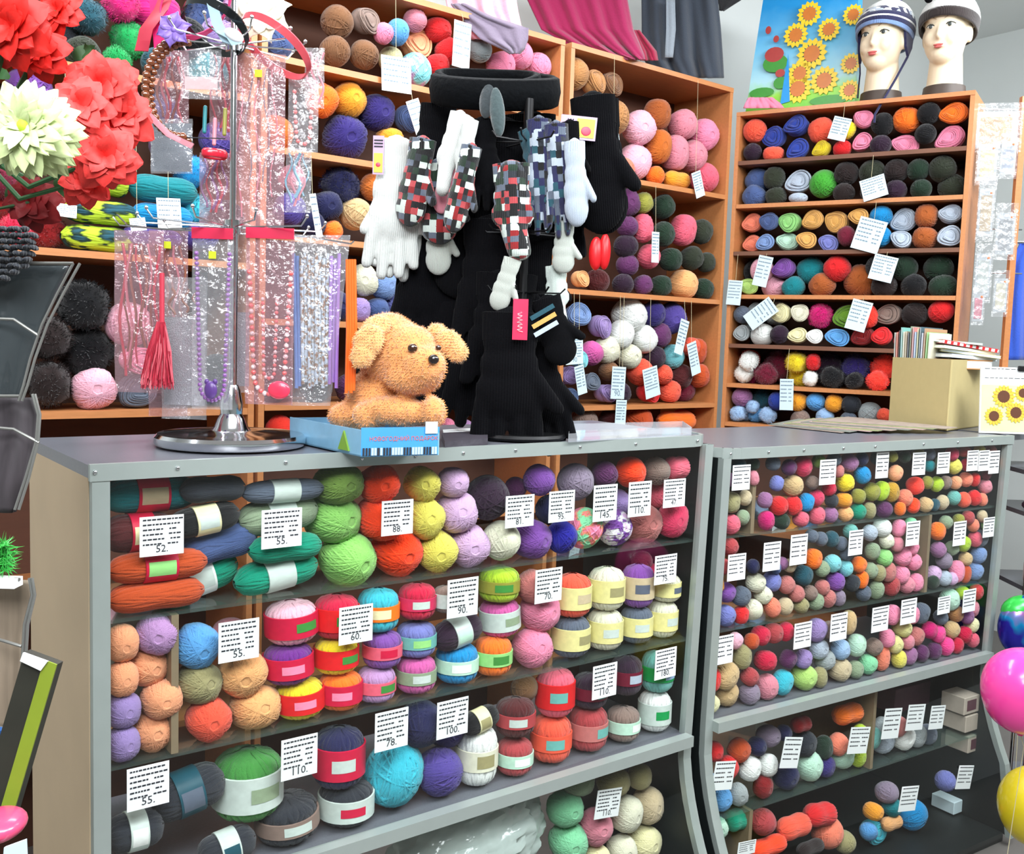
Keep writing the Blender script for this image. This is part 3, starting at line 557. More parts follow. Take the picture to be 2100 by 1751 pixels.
# ---- right back unit
yarns(BR, """
1183,140,54,76,camel,r ; 1213,166,50,70,camel,k ; 1243,180,52,66,brown,k ; 1256,234,68,70,camel,r ; 1313,266,62,72,pale pink ; 1298,325,66,70,pale pink ; 1285,352,60,40,salmon,r ; 1348,238,52,62,cinnamon ; 1350,298,52,70,ochre ; 1400,260,56,62,dusty pink ; 1386,310,54,72,dusty pink ; 1443,292,62,62,pink ; 1432,328,58,60,dusty pink ; 1344,352,38,38,orange,r ; 1390,362,54,36,amber,s ; 1460,362,54,66,rose,r
1288,407,46,62,plum ; 1288,462,44,40,plum,r ; 1285,504,52,42,aubergine,r ; 1288,544,48,38,plum,r ; 1279,580,48,36,aubergine,r ; 1226,575,52,42,maroon,r ; 1320,416,38,44,olive ; 1320,468,40,60,rose ; 1332,526,42,52,rose ; 1361,424,46,48,dark green ; 1362,480,42,54,dark green ; 1402,472,50,66,rose ; 1440,475,42,52,dark olive ; 1377,532,44,46,dark green ; 1422,530,46,46,dark olive ; 1455,538,36,40,dark olive ; 1357,580,42,42,dark green ; 1403,580,56,56,apricot ; 1449,586,40,42,dark green ; 1320,580,38,40,plum ; 1188,572,38,44,apricot,k
1181,648,58,62,steel blue,k ; 1229,670,52,58,lavender,k ; 1294,644,70,62,white ; 1277,691,48,60,white ; 1251,714,48,58,ivory ; 1327,694,46,60,white ; 1294,732,50,48,ivory ; 1210,726,44,58,orchid,r ; 1377,648,60,62,grape ; 1343,640,46,50,indigo ; 1349,684,40,54,plum ; 1344,724,42,44,aubergine ; 1380,732,48,50,aqua,r ; 1424,718,34,40,coral ; 1313,768,54,54,coral,r ; 1362,768,36,44,coral,r ; 1376,805,42,46,coral ; 1322,806,52,42,red,k ; 1163,770,48,44,lavender,k ; 1207,785,42,48,slate grey,k ; 1240,800,48,44,lavender,k ; 1165,810,44,38,steel blue,k ; 1250,758,42,34,brown ; 1395,772,48,50,maroon ; 1425,802,54,48,wine ; 1452,730,40,54,rust ; 1456,780,40,50,rust ; 1270,806,46,42,aubergine ; 1190,735,40,44,aqua,k
1200,862,60,44,taupe,r ; 1310,862,70,44,rust,r ; 1395,866,84,44,orange,s ; 1440,864,54,44,neon coral,r ; 1255,862,50,44,maroon
""", gap=0.01)
# ---- middle back unit
yarns(BM, """
697,45,64,66,brown,r ; 688,105,66,52,brown,r ; 748,112,60,54,brown,r ; 745,45,62,62,taupe,k ; 786,66,34,50,pink,r ; 815,66,40,62,sky blue,r ; 862,74,64,78,peach,k ; 862,22,50,40,dusty pink,r ; 910,45,54,48,red ; 910,90,50,48,red ; 908,125,48,44,red ; 852,128,60,76,*lilac and aqua,r ; 984,100,44,62,light grey,r ; 1066,100,54,62,pink,r ; 1035,130,64,44,pink ; 1098,132,56,50,pink,r ; 812,125,50,50,cream,r,,0,.05
662,206,54,76,orange ; 716,197,68,66,amber ; 710,265,86,86,indigo ; 774,232,70,72,indigo ; 833,242,54,70,denim,k ; 800,285,56,44,amber ; 868,232,50,54,maroon,r ; 850,295,60,50,navy ; 920,270,70,70,denim,k ; 990,260,70,70,navy,r ; 1060,255,60,60,plum,r
705,360,94,66,navy,f ; 757,375,44,62,ochre ; 672,420,66,56,navy ; 730,438,66,62,sand,r ; 640,452,50,56,navy ; 683,470,40,38,orange ; 600,430,60,70,grape ; 800,440,60,60,navy ; 860,450,60,60,dark brown ; 930,440,60,60,navy,r ; 1000,430,70,70,dark brown,r ; 600,370,50,60,dusty pink,r
748,574,50,70,ivory ; 788,590,46,62,steel blue ; 740,636,42,50,lavender ; 774,640,48,50,denim ; 820,630,60,60,periwinkle ; 690,630,60,60,navy ; 880,620,70,70,black,r ; 640,620,60,70,taupe,r
935,765,50,60,wine ; 905,805,44,50,dark red ; 950,810,40,40,maroon,r ; 985,800,44,50,black,r ; 720,800,60,56,plum ; 650,800,60,60,dark brown ; 745,745,60,60,dark brown
575,880,56,56,neon coral,r ; 630,885,50,50,wine,r ; 918,875,34,34,pink,r ; 955,880,44,30,lilac,r ; 1090,870,60,50,maroon,r
""", gap=0.01)
# ---- left back unit
yarns(BL, """
190,22,110,60,dark teal,f ; 150,72,118,80,charcoal,f ; 240,22,90,60,magenta,f ; 254,82,74,84,emerald,f ; 243,132,60,60,emerald,f ; 310,30,90,80,magenta,s ; 380,60,80,80,black,r ; 645,50,84,104,denim,f ; 600,30,70,60,denim,f ; 592,78,60,70,aubergine,f ; 60,60,90,90,plum,r ; 60,140,90,70,violet,r ; 170,135,80,60,dark olive,r ; 450,80,80,90,lavender,r ; 320,125,70,60,dark teal,r
410,200,80,80,teal,r ; 330,220,80,80,denim,r ; 150,230,80,80,purple,r ; 450,290,80,70,grape,r ; 350,300,80,60,plum,r ; 230,300,90,80,dark teal,r
40,435,84,64,dark red,f ; 48,470,74,64,crimson,f ; 122,430,84,60,dark red,f ; 124,474,88,64,dark red,f ; 200,432,118,54,*forest and lime,s ; 218,480,116,56,*forest and lime,s ; 245,375,60,70,*forest and lime,s ; 322,395,112,60,teal,s ; 320,440,100,54,azure,s ; 415,432,84,66,turquoise,f ; 300,480,100,44,grape,s ; 405,485,90,50,grape,r ; 380,360,80,60,azure,f ; 455,440,60,80,black,r ; 20,390,80,60,wine,f
170,650,108,112,black,f ; 170,742,120,104,black,f ; 105,702,92,92,dark brown,f ; 106,792,92,104,dark brown,f ; 198,798,88,80,pale pink ; 264,684,92,84,pale pink,r ; 278,748,72,66,pink,k ; 287,800,92,72,slate grey,k ; 360,790,90,90,dark brown,f ; 360,700,80,80,black,r ; 440,790,80,90,black,r ; 30,780,80,100,black,f ; 30,690,80,90,black,f
""", gap=0.01)
# ---- corner unit
yarns(RUZ, """
1535,275,42,52,coral,r ; 1576,277,50,54,royal blue,k ; 1628,264,54,46,royal blue,k ; 1589,314,44,28,coral ; 1636,303,60,36,royal blue,k ; 1681,267,50,50,coral ; 1691,303,46,32,yellow,k ; 1742,262,30,42,yellow ; 1733,298,38,30,red,r ; 1771,251,44,44,pink,k ; 1770,293,46,40,pink,k ; 1812,262,42,50,black,r ; 1812,292,42,36,aubergine,r ; 1854,246,54,50,orange,r ; 1854,286,66,38,pink,k ; 1904,232,42,46,black,r ; 1904,272,40,40,black,r ; 1957,232,62,50,orange,k ; 1950,277,74,46,pink,k ; 1528,311,38,30,aubergine,r
1536,361,54,46,denim ; 1534,397,54,34,denim ; 1583,359,42,46,dark olive ; 1581,395,42,34,dark olive ; 1631,372,60,54,silver grey,k ; 1636,402,40,20,silver grey,r ; 1678,374,56,52,grass green,r ; 1730,356,48,44,dark brown,r ; 1730,392,48,34,dark brown,r ; 1791,351,52,46,dark olive,r ; 1786,392,46,34,dark brown,r ; 1838,352,48,46,dark brown,r ; 1836,390,48,36,aubergine,r ; 1888,350,42,46,dark green,r ; 1888,388,42,36,dark green,r ; 1945,335,54,50,dark olive,r ; 1943,378,56,44,dark olive,r
1524,448,46,46,salmon,k ; 1569,448,42,44,denim,k ; 1612,450,48,48,pale green,k ; 1660,450,48,46,honey,k ; 1708,449,54,50,honey,k ; 1759,446,44,40,honey,k ; 1807,444,44,42,azure,r ; 1851,447,58,58,silver grey,k ; 1901,441,44,48,cinnamon ; 1943,438,50,46,silver grey,k
1519,492,44,40,salmon,k ; 1560,492,42,38,steel blue,k ; 1604,492,52,40,pale mint,k ; 1652,492,46,40,honey,k ; 1699,495,50,34,periwinkle,k ; 1738,486,32,44,wine ; 1812,490,40,44,azure,r ; 1778,492,36,38,wine,r ; 1845,494,50,38,silver grey,k ; 1895,488,48,44,cinnamon ; 1938,486,50,52,silver grey,k
1518,542,50,50,black,r ; 1520,580,46,36,pale lime,k ; 1565,546,46,50,pale pink,r ; 1570,580,58,38,pale pink,r ; 1615,546,52,46,violet,k ; 1651,550,56,50,teal ; 1618,584,52,32,teal ; 1707,542,54,46,red ; 1689,582,52,42,cinnamon ; 1746,570,68,62,cinnamon ; 1800,545,50,44,black,r ; 1804,586,50,40,dark brown,r ; 1858,548,54,48,dark green,r ; 1862,588,54,40,black,r ; 1928,548,60,50,dark green,r ; 1926,590,58,40,dark green,r
1504,640,32,38,slate grey,r ; 1536,633,38,44,light grey,k ; 1571,630,54,46,white,r ; 1609,640,42,50,cream,k ; 1639,640,36,48,ivory,k ; 1676,643,48,54,magenta,f ; 1720,643,60,58,leaf green,k ; 1785,640,36,58,neon coral,r ; 1825,644,58,50,taupe,k ; 1928,635,58,36,red,r ; 1880,640,50,46,dark brown,r
1496,678,40,48,light grey,k ; 1526,682,34,42,light grey,k ; 1560,686,52,38,white,r ; 1600,684,34,42,aubergine,r ; 1637,688,44,38,cream,k ; 1675,688,36,38,white,k ; 1717,687,54,40,sky blue,k ; 1769,688,52,48,dark red,k ; 1805,692,42,46,red,k ; 1850,694,50,44,dark red,k
1493,726,44,40,neon coral,f ; 1526,734,36,48,white,f ; 1486,762,40,40,white,f ; 1575,738,70,60,wine,f ; 1560,768,60,40,wine,f ; 1518,768,42,34,magenta,f ; 1635,734,48,46,yellow,f ; 1663,742,30,36,red,f ; 1630,774,52,42,yellow,f ; 1669,778,32,34,white,f ; 1705,745,64,64,aubergine,f ; 1738,752,60,60,indigo,f ; 1710,785,60,40,black,f ; 1792,748,56,54,neon coral,f ; 1788,788,52,38,neon coral,f ; 1750,792,44,34,black,f
1496,822,44,34,mauve,r ; 1545,812,60,40,dark teal,f ; 1488,852,40,36,pale blue,r ; 1519,850,36,34,pale blue,f ; 1542,856,34,32,sky blue,f ; 1565,850,36,34,pale blue,f ; 1535,830,28,30,pale blue,f ; 1591,822,36,40,royal blue,r ; 1640,824,38,38,amber ; 1673,824,38,36,sky blue,r ; 1699,846,36,34,pale blue,r ; 1708,822,34,38,amber ; 1740,826,38,38,charcoal,r ; 1772,842,46,44,light grey,r ; 1806,850,28,28,coral ; 1640,856,40,30,taupe,r ; 1740,860,36,30,slate grey,r
""", gap=0.006)

# ---- the parts of the back shelves that the stands hide from the front are stocked too
ITEMS[:] = [i for i in ITEMS if not (i['Z'] is BM and i['px'] >= 845 and 200 < i['py'] < 660)]
def project(p):
    q = Vector(p)-CAM; z_ = q.dot(fw); return IW/2+FPX*q.dot(rt)/z_, IH/2+FPX*q.dot(dn)/z_, z_
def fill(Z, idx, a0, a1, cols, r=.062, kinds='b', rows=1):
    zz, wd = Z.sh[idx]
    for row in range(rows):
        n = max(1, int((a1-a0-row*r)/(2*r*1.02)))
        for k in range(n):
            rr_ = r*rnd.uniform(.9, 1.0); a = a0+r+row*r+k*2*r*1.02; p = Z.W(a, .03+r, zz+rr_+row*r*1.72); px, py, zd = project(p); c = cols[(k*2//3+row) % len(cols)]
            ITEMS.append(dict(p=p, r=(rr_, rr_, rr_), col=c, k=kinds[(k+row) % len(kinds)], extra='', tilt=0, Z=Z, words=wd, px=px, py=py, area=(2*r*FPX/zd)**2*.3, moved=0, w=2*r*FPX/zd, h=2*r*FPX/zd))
aB = BK.a(850, 300, .05); aC = aM1-.03
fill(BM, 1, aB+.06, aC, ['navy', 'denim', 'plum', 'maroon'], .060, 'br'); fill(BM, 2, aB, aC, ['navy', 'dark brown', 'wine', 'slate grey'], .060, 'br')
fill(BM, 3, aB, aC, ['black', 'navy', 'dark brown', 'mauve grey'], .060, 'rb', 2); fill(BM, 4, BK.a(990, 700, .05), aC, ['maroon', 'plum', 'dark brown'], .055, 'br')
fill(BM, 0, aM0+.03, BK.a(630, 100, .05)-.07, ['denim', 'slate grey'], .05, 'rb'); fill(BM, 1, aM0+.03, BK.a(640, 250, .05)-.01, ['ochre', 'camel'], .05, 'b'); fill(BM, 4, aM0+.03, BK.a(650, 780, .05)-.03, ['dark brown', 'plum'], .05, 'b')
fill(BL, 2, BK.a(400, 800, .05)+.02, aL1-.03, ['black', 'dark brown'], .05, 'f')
# ------------------------------------------------------------------ build the yarn
MARB = {'*peach and mint': marbled('peach_and_mint_yarn', 'mint', 'salmon', 'pink'), '*white and violet': marbled('white_and_violet_yarn', 'violet', 'white', 'pastel lilac'),
        '*lilac and aqua': marbled('lilac_and_aqua_yarn', 'aqua', 'silver grey', 'lilac', 1.2), '*forest and lime': marbled('forest_and_lime_yarn', 'lime', 'dark green', 'dark teal', 1.1)}
ITEMS.sort(key=lambda d: -d['area'])
BOUND = {id(C1): (0.035, L1-0.035, 0.40), id(C2): (0.035, L2-0.035, 0.40), id(BR): (aR0+.022, aR1-.022, .295), id(BM): (aM0+.022, aM1-.022, .295), id(BL): (aL0+.022, aL1-.022, .295), id(RUZ): (.02, aE-.02, .255)}
def settle():
    """nudge the pieces clear of each other, the boards and the sides they stand between"""
    by = {}
    for it in ITEMS:
        Z = it['Z']; q = it['p']-Vector((Z.p.x, Z.p.y, 0)); it['l'] = Vector((q.dot(Z.u), q.dot(Z.n), it['p'].z)); it['l0'] = it['l'].copy(); by.setdefault(id(Z), []).append(it)
    for zid, lst in by.items():
        Z = lst[0]['Z']; lo, hi, dep = BOUND[zid]; zs = sorted([z for z, w_ in Z.sh]); top = ZT1-.03 if Z is C1 else ZT2-.03 if Z is C2 else (zRt if Z is RUZ else zBt)
        for it in lst:
            f = [z for z in zs if z < it['l'].z]; it['fl'] = (max(f) if f else 0)+0.001; up = [z for z in zs if z > it['l'].z]
            it['ce'] = (min(up)-(0.010 if Z in (C1, C2) else 0.022)) if up else top
            if Z is C2 and it['l'].z < ZR2: it['ce'] = min(it['ce'], 9)
            h = it['ce']-it['fl']; r = list(it['r'])
            if 2*r[2] > h: r[2] = h/2
            r[1] = min(r[1], dep/2-.01); it['r'] = tuple(r)
        pairs = [(a, b) for i, a in enumerate(lst) for b in lst[i+1:] if abs(a['l'].x-b['l'].x) < a['r'][0]+b['r'][0]+.03 and abs(a['l'].z-b['l'].z) < a['r'][2]+b['r'][2]+.03]
        for step in range(40):
            for a, b in pairs:
                d = b['l']-a['l']; s = [a['r'][i]+b['r'][i] for i in range(3)]
                e = Vector((d.x/s[0], d.y/s[1], d.z/s[2])); n = e.length
                if n < 0.96 and n > 1e-4:
                    g = Vector((e.x*s[0], e.y*s[1]*1.4, e.z*s[2])).normalized()*(1-n)*min(s)*0.25
                    a['l'] -= g; b['l'] += g
            for it in lst:
                r = it['r']; l = it['l']; l0 = it['l0']; m_ = 0.4*min(r)+.004
                l.x = min(max(l.x, l0.x-m_, lo+r[0]*.98), max(l0.x+m_, lo+r[0]), hi-r[0]*.98) if 2*r[0] < hi-lo else l.x
                l.z = min(max(l.z, l0.z-m_), l0.z+m_); l.z = min(max(l.z, it['fl']+r[2]), max(it['ce']-r[2], it['fl']+r[2]))
                l.y = min(max(l.y, 0.014+r[1]+(lean(l.z, (l.x/L1 if Z is C1 else .7)) if Z in (C1, C2) else 0), l0.y-.02), dep-r[1])
        for it in lst: it['p'] = Z.W(it['l'].x, it['l'].y, it['l'].z)
settle()
for it in ITEMS: it['nm'] = it['col'].replace('*', '').replace('forest', 'forest green')
def facing(Z, yaw=0.0, roll=0.0, pitch=0.0):
    return Z.R @ Euler((pitch, roll, yaw), 'XYZ').to_matrix()
for it in ITEMS:
    k = it['k']; Z = it['Z']; rx, ry, rz_ = it['r']; col = it['col']
    small = it['w'] < 46 and k == 'b'
    if k in 'sc':
        tl = -math.radians(it['tilt'])
        R = facing(Z, 0, tl) if k == 's' else facing(Z, 0, tl*.5) @ Matrix(((0, 0, -1), (0, 1, 0), (1, 0, 0))).transposed()
        rx, ry, rz_ = rx*.99, ry*.99, rz_*.99
        S = (rx, ry, rz_) if k == 's' else (rz_, ry*1.04, rx*1.05)
        me = rnd.choice(YM['s']); spin = 0
    else:
        me = rnd.choice(SMALLB if small else YM[k]); yaw = rnd.uniform(-.25, .25)
        Rr = Euler((rnd.uniform(-.2, .2), rnd.uniform(0, 6.28) if k in 'bf' else rnd.uniform(-.6, .6), 0), 'XYZ').to_matrix()
        R = facing(Z, yaw) @ (Rr if k != 'r' else Euler((rnd.uniform(-1, 1), rnd.uniform(-1, 1), rnd.uniform(0, 6)), 'XYZ').to_matrix()); S = (rx, ry, rz_)
        S = (rx*1.01, ry*1.0, rz_*1.0) if k != 'f' else (rx*.97, ry*.97, rz_*.97)
    if k in 'sc': M = TRS(it['p'], R, S)
    o = bpy.data.objects.new('small_yarn_ball' if (Z is C2 and k == 'b') else OBJN[k], me); COL.objects.link(o)
    # a shear-free transform: use the mean radius when the ball is turned inside its own box
    if k in 'sc': o.matrix_world = M
    else:
        Rl = (Z.R.transposed() @ R)
        ext = [abs(Rl[0][i])*S[0]**2+abs(Rl[1][i])*S[1]**2+abs(Rl[2][i])*S[2]**2 for i in range(3)]
        nrm = [abs(Rl[0][i])+abs(Rl[1][i])+abs(Rl[2][i]) for i in range(3)]
        o.matrix_world = TRS(it['p'], R, [math.sqrt(ext[i]/nrm[i]) for i in range(3)])
    if col in MARB: o.material_slots[0].link = 'OBJECT'; o.material_slots[0].material = MARB[col]
    else: o.color = L(col)
    o['category'] = 'yarn'; it['o'] = o; it['bandwords'] = ''
    if it['extra']:
        c1, _, c2 = it['extra'].partition('/')
        bw = BANDW if (k == 'c' and c1 in ('pale yellow', 'beige', 'mist', 'red', 'crimson')) else BANDM
        b = bpy.data.objects.new('paper_band', bw); COL.objects.link(b); b.parent = o; b.color = L(c1); b['label'] = c1+' paper band'
        if c2:
            p_ = bpy.data.objects.new('printed_panel', PATCH); COL.objects.link(p_); p_.parent = b; p_.color = L(c2)
            if k == 'c': p_.rotation_euler = (rnd.uniform(-.3, .5), 0, 0); p_.scale = (0.75, 1.004, 1.004)
        it['bandwords'] = c1
# ------------------------------------------------------------------ labels for the yarn: look first, then neighbours, then order
def words_ok(s): return 4 <= len(s.split()) <= 16
ORD = ['', 'second', 'third', 'fourth', 'fifth', 'sixth', 'seventh', 'eighth', 'ninth', 'tenth', 'eleventh', 'twelfth']
NUM = {2: 'two', 3: 'three', 4: 'four', 5: 'five', 6: 'six', 7: 'seven', 8: 'eight', 9: 'nine', 10: 'ten', 11: 'eleven', 12: 'twelve'}
def base(it):
    n = NOUN[it['k']]; c = it['nm']
    if it['k'] == 'c' or it['bandwords']:
        n = 'skein'; return '%s skein with %s band' % (c, it['bandwords']) if it['bandwords'] else '%s banded skein' % c
    return '%s %s' % (c, n)
bykey = {}
for it in ITEMS: bykey.setdefault((base(it), it['words'], id(it['Z'])), []).append(it)
for (bs, wd, _z), lst in bykey.items():
    wd = wd or 'shelf behind the cases'
    if len(lst) == 1: lst[0]['lab'] = '%s on the %s' % (bs, wd); continue
    xs = [i['px'] for i in lst]; ys = [i['py'] for i in lst]; n = len(lst)
    vert = (max(ys)-min(ys)) > 1.6*(max(xs)-min(xs))
    lst.sort(key=lambda i: i['py'] if vert else i['px'])
    pl = bs.replace('skein with', 'skeins with') if ' with ' in bs else bs+'s'
    for j, i in enumerate(lst):
        if vert: o_ = 'topmost' if j == 0 else 'lowest' if j == n-1 else ORD[j]+' from top'
        else: o_ = 'leftmost' if j == 0 else 'rightmost' if j == n-1 else ORD[j]+' from left'
        if n == 2: o_ = (('upper', 'lower') if vert else ('left', 'right'))[j]
        i['lab'] = '%s of %s %s, %s' % (o_, NUM[n], pl, wd)
        if len(i['lab'].split()) > 16: i['lab'] = '%s of %s %s, %s' % (o_, NUM[n], pl.replace('round wound yarn', 'round yarn'), wd.replace(' of the ', ', '))
for it in ITEMS:
    it['o']['label'] = it['lab']; it['o']['group'] = 'yarn on the '+(it['words'] or 'back shelves')
# ------------------------------------------------------------------ price cards
def near_item(x, y, Z):
    c = [i for i in ITEMS if i['Z'] is Z or (Z in (BR, BM, BL) and i['Z'] in (BR, BM, BL))]
    return min(c, key=lambda i: (i['px']-x)**2+(i['py']-y)**2)
used = {}
def card_part(mb, c, xd, zd, wd, ht, lines, rr):
    """rows of small print as short raised strokes of ink"""
    nrm = xd.cross(zd)
    for k in range(lines):
        yy = ht*(0.42-0.62*k/max(1, lines-1)); x = -wd*0.43
        while x < wd*(0.40 if k < 2 else 0.34):
            l = wd*rr.uniform(.04, .10)
            if k > 1 and 0.0*wd < x < .12*wd and rr.random() < .8: x += wd*.12; continue
            mb.box(c+xd*(x+l/2)+zd*yy+nrm*0.0011, (l, 0.0003, ht*0.035), Matrix((xd, -nrm, zd)).transposed()); x += l+wd*.022
def cards(Z, text, d, m_, string=False, lines=6, where='', ink=None, thick=0.001):
    rr = random.Random(5)
    for e in text.strip().replace('\n', ';').split(';'):
        e = e.strip()
        if not e: continue
        f = e.split(','); x, y, w_, h_ = (float(v) for v in f[:4]); tl = math.radians(float(f[4])) if len(f) > 4 and f[4] else 0; tx = f[5].strip() if len(f) > 5 else ''
        dd = d; d = 0 if dd is None else dd
        if dd is None:      # taped to the outside of the pane, wherever the pane is at that height
            for _ in range(3): c = Z.hit(x, y, d); tt = ((c-Z.p).dot(Z.u)/L1) if Z is C1 else .7; d = prof(c.z)+lean(c.z, tt)+(0.0022 if c.z < .52 else 0.0030)
        c = Z.hit(x, y, d); wd = (Z.hit(x+w_/2, y, d)-Z.hit(x-w_/2, y, d)).length; ht = h_*depth_of(c)/FPX
        if Z is not C1 and Z is not C2: wd = w_*depth_of(c)/FPX*1.08
        xd = Z.u*math.cos(tl)+UP*math.sin(tl); zd = UP*math.cos(tl)-Z.u*math.sin(tl); R = Matrix((xd, Z.n, zd)).transposed()
        i = near_item(x, y+h_*.3, Z); lab = 'white card %s %s %s' % ('hanging before' if string else 'before', i['nm'], 'skein' if i['k'] in 'sckf' else 'yarn ball')
        full = '%s, %s' % (lab, (where or i['words'] or 'shelf').replace(' of the ', ', ').replace('shelf below the rail', 'below the rail'))
        dcur = d; d = dd
        t = thing('price_card', full, 'price tag', c-zd*ht/2, 'price cards on the '+(where or i['words'] or 'back shelves'))
        CARDS.append((t, x, y, full))
        put('card', MB().box(c, (wd, thick, ht), R), m_, t, smooth=False)
        pm = MB(); card_part(pm, c, xd, zd, wd, ht, lines, rr)
        put('small_print', pm, ink or INK, t, smooth=False, kind='stuff')
        if tx: put('price_digits', text_mb(tx, ht*0.26, c-zd*ht*0.33, xd, zd, lift=0.0011), ink or INK, t, smooth=False)
        if string:      # knotted to the front edge of the board above
            tp = c+zd*ht*.5; bz = [z-.012 for z, _w in Z.sh if z > tp.z+.004]+[(zRt if Z is RUZ else zBt)+.01]; zz = min(q_ for q_ in bz if q_ > tp.z) if any(q_ > tp.z for q_ in bz) else tp.z+.03
            put('string', MB().tube([c+zd*ht*.47, tp+UP*.01, Vector((tp.x, tp.y, zz))+Z.n*max(0, -d-.002)], 0.0007, 5), THREAD, t)
CARDS = []
def q3(t, ox, oy, sc):
    out = []
    for e in t.strip().replace('\n', ';').split(';'):
        f = e.strip().split(','); x, y, w_, h_ = (float(v) for v in f[:4]); out.append('%.1f,%.1f,%.1f,%.1f,%s' % (ox+x/sc, oy+y/sc, w_/sc, h_/sc, ','.join(f[4:])))
    return ';'.join(out)
cards(C1, """332,1098,90,82,,52. ; 578,1083,82,80,,55. ; 815,1061,64,72,,88. ; 1066,1048,58,66,,81. ; 1152,1038,52,64,,95. ; 1241,1031,48,75,,145. ; 1312,1023,46,72,,110. ; 1383,1011,44,58,,47.
490,1313,82,84,,55. ; 730,1280,68,78,,60. ; 949,1225,62,80,,90. ; 1125,1200,54,70,,70. ; 1365,1167,44,60,,75.
304,1612,84,90,,55. ; 614,1552,72,86,,110. ; 803,1496,66,82,,78. ; 928,1472,62,78,,100. ; 1240,1396,48,70,,110. ; 1365,1360,42,62,,180.""", None, PAPER)
cards(C1, "1247,1647,48,60,-8,110.", 0.035, PAPER)
cards(C2, q3("""255,315,115,165 ; 820,280,105,165 ; 1175,235,80,170 ; 1415,225,85,150 ; 1575,220,80,140 ; 1765,205,72,135 ; 1838,205,66,135 ; 1905,215,66,150
225,900,115,175 ; 455,830,110,190 ; 630,785,108,200 ; 1002,740,90,165 ; 1375,680,85,160 ; 1680,680,80,160 ; 1870,640,70,130""", 1440, 880, 3.182), None, PAPER, lines=5)

cards(C2, q3("""140,420,120,190 ; 655,325,110,170 ; 890,270,105,180 ; 1160,220,105,165 ; 1345,170,98,165 ; 1575,130,78,115 ; 1740,100,80,150""", 1440, 1200, 3.177), None, PAPER, lines=5)
cards(C2, q3("""140,1240,130,190,-10 ; 580,1090,115,205,-12 ; 1020,1010,125,175,-10 ; 1235,900,108,200,-8 ; 1390,860,108,170,-8 ; 1530,860,90,155,-8 ; 1345,1390,108,165,-10 ; 1710,1250,95,155,-12 ; 290,1710,110,90,-6""", 1440, 1200, 3.177), None, PAPER, lines=5)
cards(BR, "1178,720,44,54,4,90 ; 1191,779,24,60,14 ; 1268,785,36,66,-2,90. ; 1273,848,28,56,-2 ; 1336,784,40,62,14 ; 1398,691,24,72,-14 ; 1423,735,26,68,18 ; 1344,507,20,62,2 ; 1432,378,26,52,22 ; 1262,300,26,62,14", -0.012, PAPERB, True, 7, ink=INKB)
cards(RUZ, "1722,264,34,46,-16 ; 1792,385,46,44,16 ; 1782,482,52,66,-16 ; 1564,556,28,62,-12 ; 1811,550,44,52,-14 ; 1506,600,28,50,-4 ; 1560,643,34,66,-52 ; 1761,647,38,62,-14 ; 1613,809,26,64,2", -0.012, PAPERB, True, 6, ink=INKB)
cards(BM, "947,92,40,92,-2 ; 813,153,66,70,3 ; 856,240,30,70,24 ; 648,442,14,88,12", -0.012, PAPER, True, 5, ink=INKB)
cards(BL, "347,438,46,62,4 ; 283,460,30,26,10 ; 137,432,36,26,-3", -0.012, PAPER, True, 5, ink=INKB)
byl = {}
for t, x, y, full in CARDS: byl.setdefault(full, []).append((x, t))
for full, l in byl.items():
    l.sort(key=lambda q: q[0])
    if len(l) > 1:
        for j, (x, t) in enumerate(l):
            head, _, tail = full.partition(', '); t['label'] = '%s %s, %s' % (['leftmost', 'second', 'third', 'fourth', 'fifth'][j] if len(l) > 2 or j == 0 else 'rightmost', head, tail)
# ------------------------------------------------------------------ helpers for the loose goods
def pxm(depth): return depth/FPX
RCAM = Matrix((rt, fw, -dn)).transposed()         # x right, y away, z up as seen in the photograph
FLATF = Vector((fw.x, fw.y, 0)).normalized(); FLATR = Vector((FLATF.y, -FLATF.x, 0)); RUP = Matrix((FLATR, FLATF, UP)).transposed()
def cloth(name, rows, depth, m_, thick=0.006, fold=0.012, nf=5, parent=None, seed=1, n=40, sub=6, R=None, lean=0.0, **kw):
    """hanging fabric: rows of (y, xleft, xright) in photo pixels, a real sheet with folds at its own distance"""
    rr = random.Random(seed); ph = [rr.uniform(0, 6) for _ in range(3)]; P = []
    rws = []
    for i in range(len(rows)-1):
        for k in range(sub): t = k/sub; rws.append(tuple(rows[i][j]*(1-t)+rows[i+1][j]*t for j in range(3)))
    rws.append(rows[-1])
    for i, (y, x0, x1) in enumerate(rws):
        row = []; v = i/(len(rws)-1)
        for j in range(n+1):
            u = j/n; off = fold*(0.35+0.65*v)*(math.sin(2*PI*nf*u+ph[0]+1.2*v)+0.5*math.sin(2*PI*nf*1.9*u+ph[1]-v*2)+.3*math.sin(9*v+ph[2]))
            row.append(at(x0+(x1-x0)*u, y, depth+lean*v+off))
        P.append(row)
    mb = MB().grid(P); return put(name, mb, m_, parent, solid=thick, ang=2, **kw)
